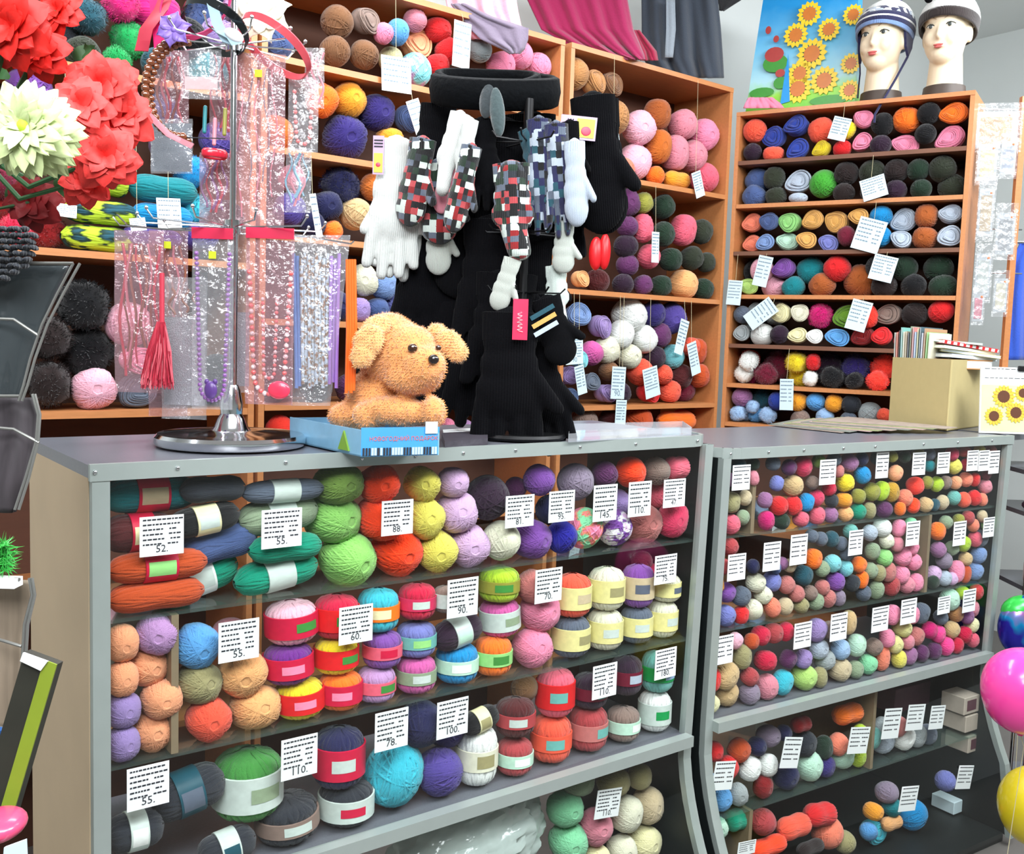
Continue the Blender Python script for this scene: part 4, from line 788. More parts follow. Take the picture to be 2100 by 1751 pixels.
def glovemesh(kind, seed=0):
    """glove hanging fingertips down; unit = metres, origin at the top of the cuff"""
    mb = MB(); rr = random.Random(seed)
    mb.ell((0, 0, -.04), (.036, .017, .05)); mb.ell((0, 0, -.085), (.038, .018, .045)); mb.ell((0, 0, -.125), (.043, .019, .045)); mb.box((0, 0, -.03), (.066, .026, .06), bev=.012)
    if kind == 'glove':
        for i, (x, l) in enumerate(((-.032, .055), (-.011, .072), (.011, .068), (.031, .052))):
            mb.caps((x, 0, -.14), (x*1.25, .004*rr.uniform(-1, 1), -.15-l), .0115, .0098)
        mb.caps((.03, 0, -.10), (.062, -.008, -.15), .013, .0105)
    elif kind == 'mitten':
        mb.ell((0, 0, -.165), (.042, .02, .05)); mb.caps((.03, 0, -.10), (.058, -.008, -.145), .014, .012)
    elif kind == 'sock':
        mb.caps((0, 0, -.02), (0, 0, -.16), .028, .026); mb.caps((0, 0, -.16), (.01, -.01, -.22), .027, .024)
    return remesh(mb, .0045, 3)
GL = {k: [glovemesh(k, s) for s in ((1, 2) if k == 'glove' else (1,))] for k in ('glove', 'mitten', 'sock')}
def knit(name, cols, scale=1.0, pattern=False, fuzzy=0.3):
    """knitted wool: fine ribs, optionally rows of colour blocks in object space"""
    m, N, K, b = nmat(name); b.inputs['Roughness'].default_value = 0.95; b.inputs['Sheen Weight'].default_value = fuzzy
    tc = N.new('ShaderNodeTexCoord'); mp = N.new('ShaderNodeMapping'); mp.inputs['Scale'].default_value = (scale, scale, scale); K.new(tc.outputs['Object'], mp.inputs[0])
    if pattern:
        ch = N.new('ShaderNodeTexVoronoi'); ch.distance = 'CHEBYCHEV'; ch.inputs['Scale'].default_value = 62; ch.inputs['Randomness'].default_value = 0.25; K.new(mp.outputs[0], ch.inputs['Vector'])
        cr = N.new('ShaderNodeValToRGB'); cr.color_ramp.interpolation = 'CONSTANT'; e = cr.color_ramp.elements; e[0].color = L(cols[0]); e[1].color = L(cols[1]); e[1].position = 1/len(cols)
        for i, c in enumerate(cols[2:]): q = e.new((i+2)/len(cols)); q.color = L(c)
        sp = N.new('ShaderNodeSeparateColor'); K.new(ch.outputs['Color'], sp.inputs[0]); K.new(sp.outputs[0], cr.inputs[0]); K.new(cr.outputs[0], b.inputs['Base Color'])
    else: b.inputs['Base Color'].default_value = L(cols[0])
    wv = N.new('ShaderNodeTexWave'); wv.inputs['Scale'].default_value = 90; wv.bands_direction = 'X'; K.new(tc.outputs['Object'], wv.inputs['Vector'])
    nn = N.new('ShaderNodeTexNoise'); nn.inputs['Scale'].default_value = 400; K.new(tc.outputs['Object'], nn.inputs['Vector'])
    ad = N.new('ShaderNodeMath'); ad.operation = 'ADD'; K.new(wv.outputs['Fac'], ad.inputs[0]); K.new(nn.outputs[0], ad.inputs[1])
    bp = N.new('ShaderNodeBump'); bp.inputs['Strength'].default_value = 0.5; bp.inputs['Distance'].default_value = 0.002; K.new(ad.outputs[0], bp.inputs['Height']); K.new(bp.outputs[0], b.inputs['Normal'])
    return m
PAL['knit black'] = (9, 9, 12)
KB = knit('black_knit', ['knit black'], fuzzy=.03); PAL['glove white'] = (206, 210, 206); PAL['glove cream'] = (182, 188, 180)
KW = knit('white_fluffy_knit', ['glove white'], fuzzy=.3); KO = knit('off_white_knit', ['glove cream']); KP = knit('dusty_pink_knit', ['dusty pink'])
KN = knit('red_white_black_fair_isle_knit', ['knit black', 'dark red', 'slate grey', 'knit black', 'charcoal', 'dusty red', 'mist', 'knit black', 'dark green'], pattern=True)
KT = knit('blue_grey_snowflake_knit', ['knit black', 'navy', 'dark teal', 'charcoal', 'slate grey', 'navy', 'silver grey'], pattern=True)
KG = knit('pale_grey_knit', ['silver grey']); KTEAL = knit('teal_knit', ['dark teal']); KR = knit('red_knit', ['red']); KGR = knit('grey_knit', ['slate grey'])
VELV = mat('black_velvet', (7, 9, 12), 0.75, scale=90, var=0.5, sheen=0.12, bump=0.6)
def hang(kind, px, py, hpx, depth, m_, label, name=None, cat='gloves', tilt=0, turn=0, wx=1.0, group='gloves hanging on the black stand', tag=None, pair=0):
    """px,py = top of the cuff; hpx = how tall it is in the photo"""
    me = GL[kind][0 if kind != 'glove' else int(px) % 2]; hm = 0.22 if kind != 'sock' else 0.245; s = hpx*pxm(depth)/hm
    p = at(px, py, depth); nm = name or kind; t = thing(nm, label, cat, p, group)
    for k in range(2 if pair else 1):
        R = RUP @ Euler((0, math.radians(tilt), math.radians(turn+k*6)), 'XYZ').to_matrix()
        off = (FLATR*pair*k*0.02 + FLATF*0.028*k) if pair else Vector((0, 0, 0))
        b = me.copy() if not me.materials else me
        mm = me.copy(); mm.materials.clear(); mm.materials.append(m_)
        o = fmesh('hand_part' if kind != 'sock' else 'leg_part', mm, TRS(p+off, R, (s*wx*(-1 if k else 1), s, s)), t)
        cf = MB().lathe([(.031, -.046), (.034, -.045), (.035, -.001), (.031, 0), (.029, -.002)], n=24, sc=(1.03, .46, 1)); cf.v = [TRS(p+off, R, (s*wx, s, s)) @ v for v in cf.v]
        put('cuff', cf, m_, t)
    if tag: tag(t, p, R, s)
    return t
for m_ in (VELV, KB):
    m_.node_tree.nodes['Principled BSDF'].inputs['Specular IOR Level'].default_value = 0.08; m_.node_tree.nodes['Principled BSDF'].inputs['Sheen Weight'].default_value = 0.02
# ------------------------------------------------------------------ garments above the shelves
FAB = lambda n, c: mat(n, c, 0.9, bump=0.3, scale=180, var=0.12, sheen=0.3)
dBKt = lambda px: depth_of(BK.hit(px, 60, 0.12))
cloth('pink_cardigan', [(-60, 905, 1050), (20, 918, 1062), (60, 950, 1070), (80, 968, 1082)], dBKt(1000)-.16, FAB('pale_pink_wool', (236, 160, 178)), nf=3, fold=.018, label='pale pink wool garment hanging above the middle back unit', cat='clothing')
cloth('grey_scarf', [(8, 925, 955), (34, 945, 1010), (58, 962, 1084), (80, 985, 1083), (100, 1030, 1076), (110, 1046, 1066)], dBKt(1000)-.19, FAB('mauve_grey_wool', (112, 100, 118)), nf=2, fold=.008, label='mauve grey scarf edge hanging below the pink garment', cat='clothing')
cloth('crimson_dress', [(-60, 1065, 1285), (0, 1082, 1286), (60, 1110, 1298), (92, 1165, 1312), (112, 1215, 1320), (122, 1270, 1322)], dBKt(1200)-.02, FAB('crimson_knit', (150, 22, 76)), nf=4, fold=.02, label='crimson knitted dress draped over the top of the right back unit', cat='clothing')
cloth('crimson_sleeve', [(62, 1296, 1312), (85, 1302, 1330), (105, 1308, 1346), (124, 1314, 1350)], dBKt(1320)-.03, FAB('crimson_knit_sleeve', (160, 26, 66)), nf=2, fold=.01, label='small crimson sleeve lying on the right back unit', cat='clothing')
gd = cloth('dark_grey_coat', [(-60, 1318, 1470), (0, 1316, 1472), (60, 1316, 1478), (120, 1320, 1482), (160, 1345, 1484)], dBKt(1400)-.02, FAB('dark_slate_fabric', (52, 60, 72)), nf=3, fold=.022, label='dark slate grey trousers hanging against the grey wall', cat='clothing')
cloth('leg_gap', [(0, 1366, 1384), (60, 1366, 1386), (118, 1364, 1380)], dBKt(1400)-.06, FAB('light_lining', (140, 150, 160)), nf=1, fold=.002, parent=None, label='pale grey strip of fabric hanging on the dark trousers', cat='clothing')
cloth('black_hat_brim', [(-30, 1465, 1530), (0, 1472, 1520), (22, 1476, 1484)], dBKt(1480)-.05, FAB('black_felt', (20, 20, 24)), nf=1, fold=.003, label='black garment corner at the top beside the dark trousers', cat='clothing')
# ------------------------------------------------------------------ things on top of the corner unit
def rtop(px, py): return hitp(px, py, (0, 0, zRt+.018), UP)
def rup(px, py, d=0.08): return RUZ.hit(px, py, d)
# printed gift bag: sky, meadow, sunflowers (flat print on a real bag)
def printed(name, stops, axis='Z', size=1.0):
    m, N, K, b = nmat(name); b.inputs['Roughness'].default_value = 0.3; tc = N.new('ShaderNodeTexCoord'); sp = N.new('ShaderNodeSeparateXYZ'); K.new(tc.outputs['Object'], sp.inputs[0])
    mr = N.new('ShaderNodeMapRange'); mr.inputs['From Max'].default_value = size; K.new(sp.outputs[axis], mr.inputs[0]); nz = N.new('ShaderNodeTexNoise'); nz.inputs['Scale'].default_value = 22; K.new(tc.outputs['Object'], nz.inputs['Vector'])
    ad = N.new('ShaderNodeMath'); ad.operation = 'MULTIPLY_ADD'; ad.inputs[1].default_value = 0.12; K.new(nz.outputs[0], ad.inputs[0]); K.new(mr.outputs[0], ad.inputs[2])
    cr = N.new('ShaderNodeValToRGB'); e = cr.color_ramp.elements; e[0].position = stops[0][0]; e[0].color = lin(stops[0][1]); e[1].position = stops[1][0]; e[1].color = lin(stops[1][1])
    for p, c in stops[2:]: q = e.new(p); q.color = lin(c)
    K.new(ad.outputs[0], cr.inputs[0]); K.new(cr.outputs[0], b.inputs['Base Color']); return m
bagd = 0.15; b0, b1 = RUZ.hit(1528, 215, bagd), RUZ.hit(1755, 190, bagd); hb = 0.50
zb = zRt+.02; bx = (b1-b0); bx.z = 0; bw_ = bx.length; bx.normalize(); bn = Vector((-bx.y, bx.x, 0)); base_p = Vector((b0.x, b0.y, zb))
bag = thing('gift_bag', 'glossy blue and green printed gift bag with sunflowers behind the mannequin heads', 'bag', base_p+bx*bw_/2)
BAGM = printed('sky_and_meadow_print', [(0.05, (70, 180, 50)), (0.22, (150, 220, 70)), (0.34, (180, 226, 236)), (0.6, (120, 200, 240)), (0.95, (30, 150, 220))], 'Z', hb)
lean = RUZ.n*0.0
put('bag_body', MB().extrude([base_p, base_p+bx*bw_, base_p+bx*(bw_*.95)+UP*hb+bn*.03, base_p+bx*bw_*.10+UP*hb+bn*.03], bn*0.07), BAGM, bag, smooth=False)
bR = Matrix((bx, bn, UP)).transposed()
YP = mat('sunflower_yellow_print', (250, 210, 40), 0.35); OC = mat('sunflower_orange_print', (208, 120, 44), 0.35); GP = mat('leaf_green_print', (60, 150, 50), 0.35); WP = mat('white_print', (236, 240, 244), 0.35); BL_ = mat('bright_blue_strip', (0, 150, 226), 0.35)
def bpos(px, py): q = hitp(px, py, base_p-bn*0.001, bn); return q
def flat_flower(px, py, r, npet=14, cen=OC, parent=bag, pos=bpos, R=bR, ymat=YP):
    s = pxm(depth_of(pos(px, py)))*r; mb = MB(); c = pos(px, py); x, n, z = R.col[0], R.col[1], R.col[2]
    for k in range(npet):
        a = 2*PI*k/npet; d = x*math.cos(a)+z*math.sin(a); e = -x*math.sin(a)+z*math.cos(a)
        mb.add([c+d*s*.4-n*.0012, c+d*s*.75+e*s*.2-n*.0012, c+d*s-n*.0012, c+d*s*.75-e*s*.2-n*.0012], [(0, 1, 2, 3)])
    put('printed_sunflower', mb, ymat, parent, smooth=False, kind='stuff')
    m2 = MB(); m2.add([c-n*.0018+x*s*.52*math.cos(2*PI*k/18)+z*s*.52*math.sin(2*PI*k/18) for k in range(18)], [tuple(range(18))]); put('printed_flower_centre', m2, cen, parent, smooth=False)
for q in ((1660, 28, 26), (1632, 72, 26), (1665, 110, 32), (1700, 60, 24), (1640, 150, 26), (1690, 165, 30), (1745, 130, 22), (1742, 185, 22), (1636, 182, 30), (1750, 30, 22)): flat_flower(*q)
mp_ = MB()
for (px, py, rx, ry) in ((1590, 130, 26, 18), (1562, 190, 26, 10), (1700, 205, 40, 10), (1600, 170, 14, 12)):
    c = bpos(px, py); s = pxm(depth_of(c)); mp_.add([c-bn*.001+bx*rx*s*math.cos(2*PI*k/16)+UP*ry*s*math.sin(2*PI*k/16) for k in range(16)], [tuple(range(16))])
put('printed_bush', mp_, GP, bag, smooth=False, kind='stuff')
mp_ = MB()
for (px, py, rx, ry) in ((1588, 112, 20, 15), (1576, 62, 6, 8), (1592, 80, 6, 7), (1600, 150, 10, 8)):
    c = bpos(px, py); s = pxm(depth_of(c)); mp_.add([c-bn*.0015+bx*rx*s*math.cos(2*PI*k/16)+UP*ry*s*math.sin(2*PI*k/16) for k in range(16)], [tuple(range(16))])
put('printed_mushroom_cap', mp_, mat('print_dusty_red', (176, 60, 56), 0.35), bag, smooth=False, kind='stuff')
c0 = bpos(1600, 214); c1 = bpos(1620, 208); c2 = bpos(1617, 110)
put('blue_strip', MB().add([c0-bn*.002, c1-bn*.002, c2-bn*.002], [(0, 1, 2)]), BL_, bag, smooth=False)
cloth('pink_tissue', [(200, 1535, 1585), (212, 1528, 1600), (222, 1525, 1608)], depth_of(RUZ.hit(1560, 212, .06)), FAB('pink_tissue', (226, 130, 160)), nf=3, fold=.006, label='crumpled pink tissue on the corner unit beside the gift bag', cat='tissue')
# mannequin heads
SKIN = mat('cream_mannequin_skin', (232, 214, 184), 0.4, scale=6, var=0.03); LIPS = mat('painted_lips', (206, 104, 100), 0.4); EYEB = mat('painted_eye', (60, 66, 64), 0.3); BROW = mat('painted_brow', (150, 120, 96), 0.5); DKST = mat('dark_brown_stand', (66, 54, 46), 0.5)
def head(px, ytop, ychin, ybase, label, yawdeg):
    d = RUZ.hit(px, ybase, .09); p = Vector((d.x, d.y, zRt+.018)); D = depth_of(p); s = (ychin-ytop)*pxm(D)/0.208     # head height
    nk = (ybase-ychin)*pxm(D); t = thing('mannequin_head', label, 'mannequin head', p, 'mannequin heads on the corner unit')
    R = RUP @ Euler((0, 0, math.radians(yawdeg)), 'XYZ').to_matrix(); C = p+UP*(nk+0.105*s)
    mb = MB(); F = lambda x, y, z: (x, y, z)
    mb.ell((0, .018, .045), (.072, .088, .078), nu=28, nv=18); mb.ell((0, -.012, -.02), (.062, .066, .085), nu=28, nv=18); mb.ell((0, -.035, -.075), (.036, .036, .030)); mb.ell((0, -.004, -.05), (.055, .058, .052), nu=24)
    mb.ell((0, -.082, -.028), (.0095, .012, .011)); mb.caps((0, -.066, .012), (0, -.082, -.024), .007, .0085); mb.ell((.026, -.058, -.03), (.022, .018, .026)); mb.ell((-.026, -.058, -.03), (.022, .018, .026))
    mb.ell((0, -.068, -.055), (.02, .012, .0095)); mb.ell((0, -.055, .045), (.05, .02, .032))
    for sx in (-1, 1): mb.ell((sx*.066, .012, -.01), (.009, .017, .028))
    mb.cyl((0, .014, -.05), (0, .016, -(nk/s+.068)), .046, .054, 24); mb.cyl((0, .016, -(nk/s+.062)), (0, .016, -(nk/s+.11)), .054, .062, 24)
    me = remesh(mb, .0042, 4); me.materials.append(SKIN); M = TRS(C, R, (s, s, s)); fmesh('head_and_neck', me, M, t)
    for sx in (-1, 1):
        f = lambda x, y, z: M @ Vector((x, y, z))
        put('eye', MB().ell(f(sx*.028, -.0685, .004), (.0105*s, .0035*s, .0058*s), R, 14, 8), SKIN if False else mat('painted_eye_white', (210, 206, 196), 0.3), t)
        put('iris', MB().ell(f(sx*.028, -.0715, .004), (.0058*s, .002*s, .0058*s), R, 12, 8), EYEB, t)
        put('eyelid', MB().tube([f(sx*x, y, z) for x, y, z in ((.016, -.070, .004), (.022, -.0725, .0095), (.03, -.0715, .0112), (.038, -.067, .009), (.043, -.062, .006))], .0016*s, 6), EYEB, t)
        put('eyebrow', MB().tube([f(sx*x, y, z) for x, y, z in ((.012, -.073, .024), (.024, -.073, .031), (.036, -.068, .032), (.046, -.060, .026))], .0010*s, 6), BROW, t)
    f = lambda x, y, z: M @ Vector((x, y, z))
    put('lips', MB().ell(f(0, -.0785, -.0545), (.0155*s, .0045*s, .0035*s), R, 14, 8).ell(f(0, -.0785, -.061), (.0125*s, .005*s, .004*s), R, 14, 8), LIPS, t, label='painted red lips')
    put('stand', MB().cyl(p+R@Vector((0, .016*s, 0)), p+R@Vector((0, .016*s, .035*s)), .066*s, .062*s, 28), DKST, t, label='dark brown stand')
    return M, s, R
M1, s1, R1 = head(1802, 12, 146, 206, 'cream mannequin head wearing the blue striped earflap hat', -40)
M2, s2, R2 = head(1932, 2, 138, 200, 'cream mannequin head wearing the white panda hat', -38)
def hat(M, s, R, label, zones, name, lower=0.03, back=-.02, puff=1.0, n=40, shift=0.0):
    """zones: list of (z0, z1, material) rings of a knitted cap; each ring is a part"""
    c = M @ Vector((0, .012, .03)); t = thing(name, label, 'hat', c)
    def P(z, a):
        rad = (1+.10*math.sin(min(1, z/.05)*PI/2))*math.sqrt(max(0, 1-((z)/(.112*puff))**2)) if z > 0 else 1+0.4*z
        x = math.cos(a)*.082*rad; y = math.sin(a)*.098*rad
        fy = (1-math.sin(a))/2     # 1 at the face
        zz = z*1.0+.012+.016*fy*max(0, 1-z/.09)-.030*(1-fy)*max(0, 1-z/.09)
        return M @ Vector((x, .014+y+(.25*z if z > 0 else 0), zz+.006))
    for i, (z0, z1, m_) in enumerate(zones):
        rows = [[P(z0+(z1-z0)*k/5, 2*PI*j/n) for j in range(n)] for k in range(6)]
        put('knitted_band' if i < len(zones)-1 else 'crown', MB().grid(rows, closed_u=True), m_, t, solid=.006*s, ang=2)
    return t, P
KH1 = knit('grey_blue_knit', ['steel blue']); KH2 = knit('navy_knit', ['navy']); KH3 = knit('white_knit', ['white']); KH4 = knit('navy_white_pattern_knit', ['navy', 'silver grey', 'white'], pattern=True); KBR = knit('dark_brown_knit', ['dark brown'])
t1, P1 = hat(M1, s1, R1, 'blue and white striped knitted earflap hat with pompom', [(-.005, .008, KH1), (.008, .022, KH2), (.022, .028, KH3), (.028, .042, KH2), (.042, .064, KH4), (.064, .1115, KH3)], 'earflap_hat')
po = fmesh('pompom', YM['f'][0], TRS(M1 @ Vector((.004, .05, .135)), R1, (.030*s1,)*3), t1, color=L('indigo'))
for sx in (-1, 1):
    q = [M1 @ Vector(v) for v in ((sx*.072, -.012, .028), (sx*.078, .045, .026), (sx*.079, .035, -.03), (sx*.076, .018, -.058), (sx*.073, .0, -.03))]
    put('earflap', MB().add(q, [(0, 1, 2, 3, 4)]), KH2, t1, solid=.008*s1, smooth=False)
    q0 = M1 @ Vector((sx*.076, .018, -.058)); q1 = at(1794, 235, depth_of(q0)-.02) if sx > 0 else q0-UP*.10
    put('tie_cord', MB().tube([q0, q0+(q1-q0)*.4-FLATF*.01, q1, q1-UP*.03], .0045 if sx > 0 else .003, 8), KH2, t1)
t2, P2 = hat(M2, s2, R2, 'white panda hat with dark brown band and black eye patches', [(-.005, .028, KBR), (.028, .060, KH3), (.060, .1115, KH3)], 'panda_hat')
for sx in (-1, 1):
    put('ear', MB().ell(M2 @ Vector((sx*.065, .03, .128)), (.02*s2, .01*s2, .018*s2), R2, 14, 10), KB, t2, label='small black ear')
    put('eye_patch', MB().ell(M2 @ Vector((sx*.036, -.080, .082)), (.011*s2, .006*s2, .008*s2), R2, 12, 8), KB, t2, label='black eye patch')
put('muzzle_patch', MB().ell(M2 @ Vector((0, -.066, .100)), (.010*s2, .005*s2, .006*s2), R2, 12, 8), LIPS, t2, label='small pink nose')
# ------------------------------------------------------------------ the plush puppy in its printed box
zc = ZT1
f0 = hitz(740, 938, zc); f1 = hitz(900, 934, zc); fl = hitz(594, 905, zc)
bx_ = (f1-f0); bwid = bx_.length; bx_.normalize(); bn_ = Vector((-bx_.y, bx_.x, 0)); bdep = min(abs((fl-f0).dot(bn_)), .20); bh = 60*pxm(depth_of(f0))
side_ = (fl-f0)
pbx = thing('display_tray', 'blue printed cardboard tray holding the plush puppy, orange lettering on front', 'box', f0+bx_*bwid/2+bn_*bdep/2)
BLUE = mat('bright_blue_print', (70, 150, 214), 0.4, scale=20, var=0.08); BLUE2 = mat('pale_blue_side_print', (126, 176, 206), 0.4); ORP = mat('orange_letter_print', (214, 96, 60), 0.5); KEYW = mat('pale_grey_print', (178, 200, 206), 0.4)
fd = side_-UP*side_.z; A_, B_, D_ = f0+UP*.001, f1+UP*.001, f0+fd+UP*.001; C_ = f1+fd+UP*.001
def wall(a, b, h, m_, nm='tray_side'):
    d = (b-a).normalized(); n = UP.cross(d); return put(nm, MB().extrude([a, b, b+UP*h, a+UP*h], n*.0025), m_, pbx, smooth=False)
wall(A_, B_, bh, BLUE); wall(D_, A_, bh*.92, BLUE2); wall(B_, C_, bh*.8, BLUE2); wall(C_, D_, bh*.9, BLUE2)
put('tray_bottom', MB().extrude([A_, B_, C_, D_], UP*.0025), BLUE2, pbx, smooth=False)
fn = -bn_; fc = A_+bx_*bwid/2
put('orange_lettering', text_mb('НОВОГОДНИЙ ПОДАРОК', bwid*.070, fc+bx_*bwid*.04+UP*bh*.60-bn_*.001, bx_, UP), ORP, pbx, smooth=False)
kb = MB(); kw = MB()
for k in range(26):
    x = A_+bx_*bwid*(0.03+0.96*k/26)+UP*bh*.17-bn_*.0012
    (kb if k % 7 < 3 or k % 11 == 5 else kw).box(x, (bwid*.024 if k % 7 < 3 else bwid*.03, .0006, bh*.26), Matrix((bx_, bn_, UP)).transposed())
put('dark_printed_blocks', kb, INK, pbx, smooth=False, kind='stuff'); put('pale_printed_blocks', kw, KEYW, pbx, smooth=False, kind='stuff')
stp = B_+UP*bh*.98-bx_*bwid*.11-bn_*.0016; put('white_sticker', MB().box(stp, (bwid*.16, .0008, bh*.42), Matrix((bx_, bn_, UP)).transposed()), PAPERB, pbx, smooth=False)
d_ = (A_-D_).normalized(); put('green_tree_print', MB().add([D_+d_*side_.length*.72+UP*bh*.12-UP.cross(d_)*-.0-bn_*.0, D_+d_*side_.length*.86+UP*bh*.12, D_+d_*side_.length*.79+UP*bh*.8], [(0, 1, 2)]), mat('green_tree_print', (120, 160, 50), 0.5), pbx, smooth=False, solid=.0062)
# puppy: one body mesh plus fur tufts
DP = depth_of((A_+B_+C_+D_)/4)-0.005; PU = pxm(DP)
def pp(px, py, off=0.0): return at(px, py, DP+off)
pup = thing('plush_puppy', 'golden tan plush puppy with floppy ears lying in the blue tray', 'soft toy', Vector((pp(810, 870).x, pp(810, 870).y, zc+.004)))
mb = MB(); E = lambda px, py, off, rx, ry, rz_, tilt=0: mb.ell(pp(px, py, off), (rx*PU, ry*PU, rz_*PU), RUP @ Euler((0, math.radians(tilt), 0), 'XYZ').to_matrix(), 22, 14)
E(805, 722, 0, 70, 66, 74); E(836, 735, -.02, 68, 60, 70, 15); E(868, 752, -.055, 46, 40, 44); E(846, 775, -.04, 58, 46, 34); E(872, 742, -.07, 26, 22, 18)   # head and muzzle
E(790, 668, 0, 42, 44, 26, -15)
E(775, 810, .02, 66, 58, 52, 10); E(745, 848, .03, 58, 52, 34); E(700, 852, .02, 26, 34, 26)       # body and rump
E(815, 843, -.035, 72, 34, 30, 4); E(888, 845, -.045, 26, 32, 32); E(752, 852, -.03, 30, 30, 28)       # front paws
bodyme = remesh(mb, .0052, 3)
def furry(name, me, m_, parent, n, ln, seed=1, th=.0011):
    rr = random.Random(seed); mb = mesh_mb(me); base_n = len(mb.f); polys = [me.polygons[rr.randrange(len(me.polygons))] for _ in range(n)]
    for p in polys:
        c = p.center; nn = p.normal; t = (nn+Vector((rr.uniform(-.8, .8), rr.uniform(-.8, .8), rr.uniform(-1.0, .3)))).normalized(); s_ = t.orthogonal().normalized()*th; l = ln*rr.uniform(.5, 1.1)
        b_ = c-nn*.0015; mb.add([b_-s_, b_+s_, b_+t*l*.5+nn*l*.25], [(0, 1, 2)])
    return put(name, mb, m_, parent, ang=3, fix=False)
FUR = mat('golden_tan_plush', (220, 150, 86), 0.95, scale=70, var=0.16, sheen=0.8, bump=0.5)
FURL = mat('lighter_tan_plush', (230, 176, 112), 0.95, scale=70, var=0.14, sheen=0.8, bump=0.5)
furry('body', bodyme, FUR, pup, 16000, .010)
for nm, pts in (('ear', [(772, 672, -.05, 32, 16, 24, -30), (756, 700, -.07, 30, 13, 36, 28), (744, 728, -.07, 24, 12, 30, 25)]), ('ear', [(898, 684, -.01, 24, 14, 20, 40), (922, 704, -.03, 26, 13, 32, -38), (938, 722, -.035, 22, 12, 22, -30)])):
    mb = MB(); [E(*q) for q in pts]; furry(nm, remesh(mb, .005, 2), FURL, pup, 3500, .009, 3)
NOSE = mat('black_plastic_nose', (34, 26, 24), 0.2, coat=.6); BE = mat('brown_glass_eye', (58, 34, 20), 0.12, coat=1)
def onface(px, py, r, m_, nm, flat=.6, dd=0.0):
    # find the surface under this point of the face and seat the piece on it
    best = None
    o_ = CAM; v = ray(px, py)
    for vv in bodyme.vertices:
        dd_ = ((vv.co-CAM)-v*((vv.co-CAM).dot(fw))).length
        if dd_ < .007:
            z_ = (vv.co-CAM).dot(fw)
            if best is None or z_ < best: best = z_
    c = at(px, py, (best or DP-.06)-.002+dd); return put(nm, MB().ell(c, (r*PU, r*PU*flat, r*PU*.9), RUP, 16, 10), m_, pup)
onface(846, 714, 10, BE, 'eye'); onface(899, 713, 6, BE, 'eye'); onface(889, 737, 11, NOSE, 'nose', .8)
put('eye_glint', MB().ell(at(843, 711, depth_of(pp(846, 714))-.093), .0012, None, 8, 6), PAPER, pup) if False else None
# ------------------------------------------------------------------ chrome spinner with hair ornaments and bead packets
sb = hitz(474, 913, ZT1); DS = depth_of(sb); PS = pxm(DS)
sp = thing('display_spinner', 'tall chrome spinner stand with round base on the left counter', 'display stand', sb)
br = 150*PS
put('base', MB().lathe([(0.001, .002), (br*.98, .002), (br, .006), (br, .016), (br*.96, .022), (br*.90, .020), (br*.5, .024), (.035, .028), (.030, .034), (.024, .05), (.018, .06), (.001, .062)], sb, n=56), CHROME, sp)
put('collar', MB().lathe([(.012, .05), (.019, .055), (.021, .075), (.016, .10), (.012, .11)], sb, n=24), CHROME, sp)
ztop = at(478, -70, DS).z; zmid = at(478, 480, DS).z; put('pole', MB().cyl(sb+UP*.05, Vector((sb.x, sb.y, zmid)), .0095, n=18).cyl(Vector((sb.x, sb.y, zmid)), Vector((sb.x, sb.y, ztop)), .006, n=16), CHROME, sp)
def spx(px, py, off=0.0): return at(px, py, DS+off)
def wire(name, pts, r=.0016, m_=CHROME, parent=None): return put(name, MB().tube(pts, r, 6), m_, parent or sp)
tiers = [(470, (240, 470, 600, 720)), (112, (300, 440, 560, 655))]
for yy, _ in tiers:
    zc_ = spx(478, yy).z; c = Vector((sb.x, sb.y, zc_))
    put('hub', MB().cyl(c-UP*.012, c+UP*.012, .015, n=18), CHROME, sp)
    for k in range(10):
        a = 2*PI*k/10+.2; d = Vector((math.cos(a), math.sin(a), 0)); l = .15 if yy > 200 else .11
        q = c+d*l; wire('hook', [c, q, q+d*.012+UP*.014]); put('hook_tip', MB().ell(q+d*.012+UP*.016, .0035, None, 8, 6), CHROME, sp)
PINKH = mat('crimson_header_card', (196, 24, 66), 0.4); YST = mat('yellow_green_sticker', (196, 206, 30), 0.5)
def packet(px, py, w_, h_, off, label, film=FILM, header=None, sticker=None, fill=None, seed=0, turn=0.0, cat='packet', gr='packets hanging on the chrome spinner'):
    c = spx(px, py, off); s = pxm(DS+off); W_, H_ = w_*s, h_*s; t = thing('hanging_packet', label, cat, c+UP*H_/2, gr)
    R = RUP @ Euler((0, 0, turn), 'XYZ').to_matrix(); rr = random.Random(seed)
    for sd in (-1, 1):
        P = []; nx, nz = 10, 18
        for j in range(nz+1):
            z = H_*(0.5-j/nz); bulge = math.sin(PI*min(1, j/nz*1.02))
            P.append([c+R@Vector((W_*(i/nx-.5), sd*(.0008+.009*bulge*math.sin(PI*i/nx)**.7)+.0022*rr.uniform(-1, 1), z)) for i in range(nx+1)])
        put('clear_film', MB().grid(P), film, t, ang=1.2)
    if header: put('header_card', MB().box(c+R@Vector((0, -.004, H_*.47)), (W_*1.0, .003, H_*.06 if H_ > .12 else .012), R), header, t, smooth=False)
    if sticker: put('price_sticker', MB().box(c+R@Vector((W_*.04, -.0135, H_*sticker)), (.013, .0008, .013), R, bev=.0003), YST, t, smooth=False)
    if fill: fill(t, c, R, W_, H_, rr)
    return t
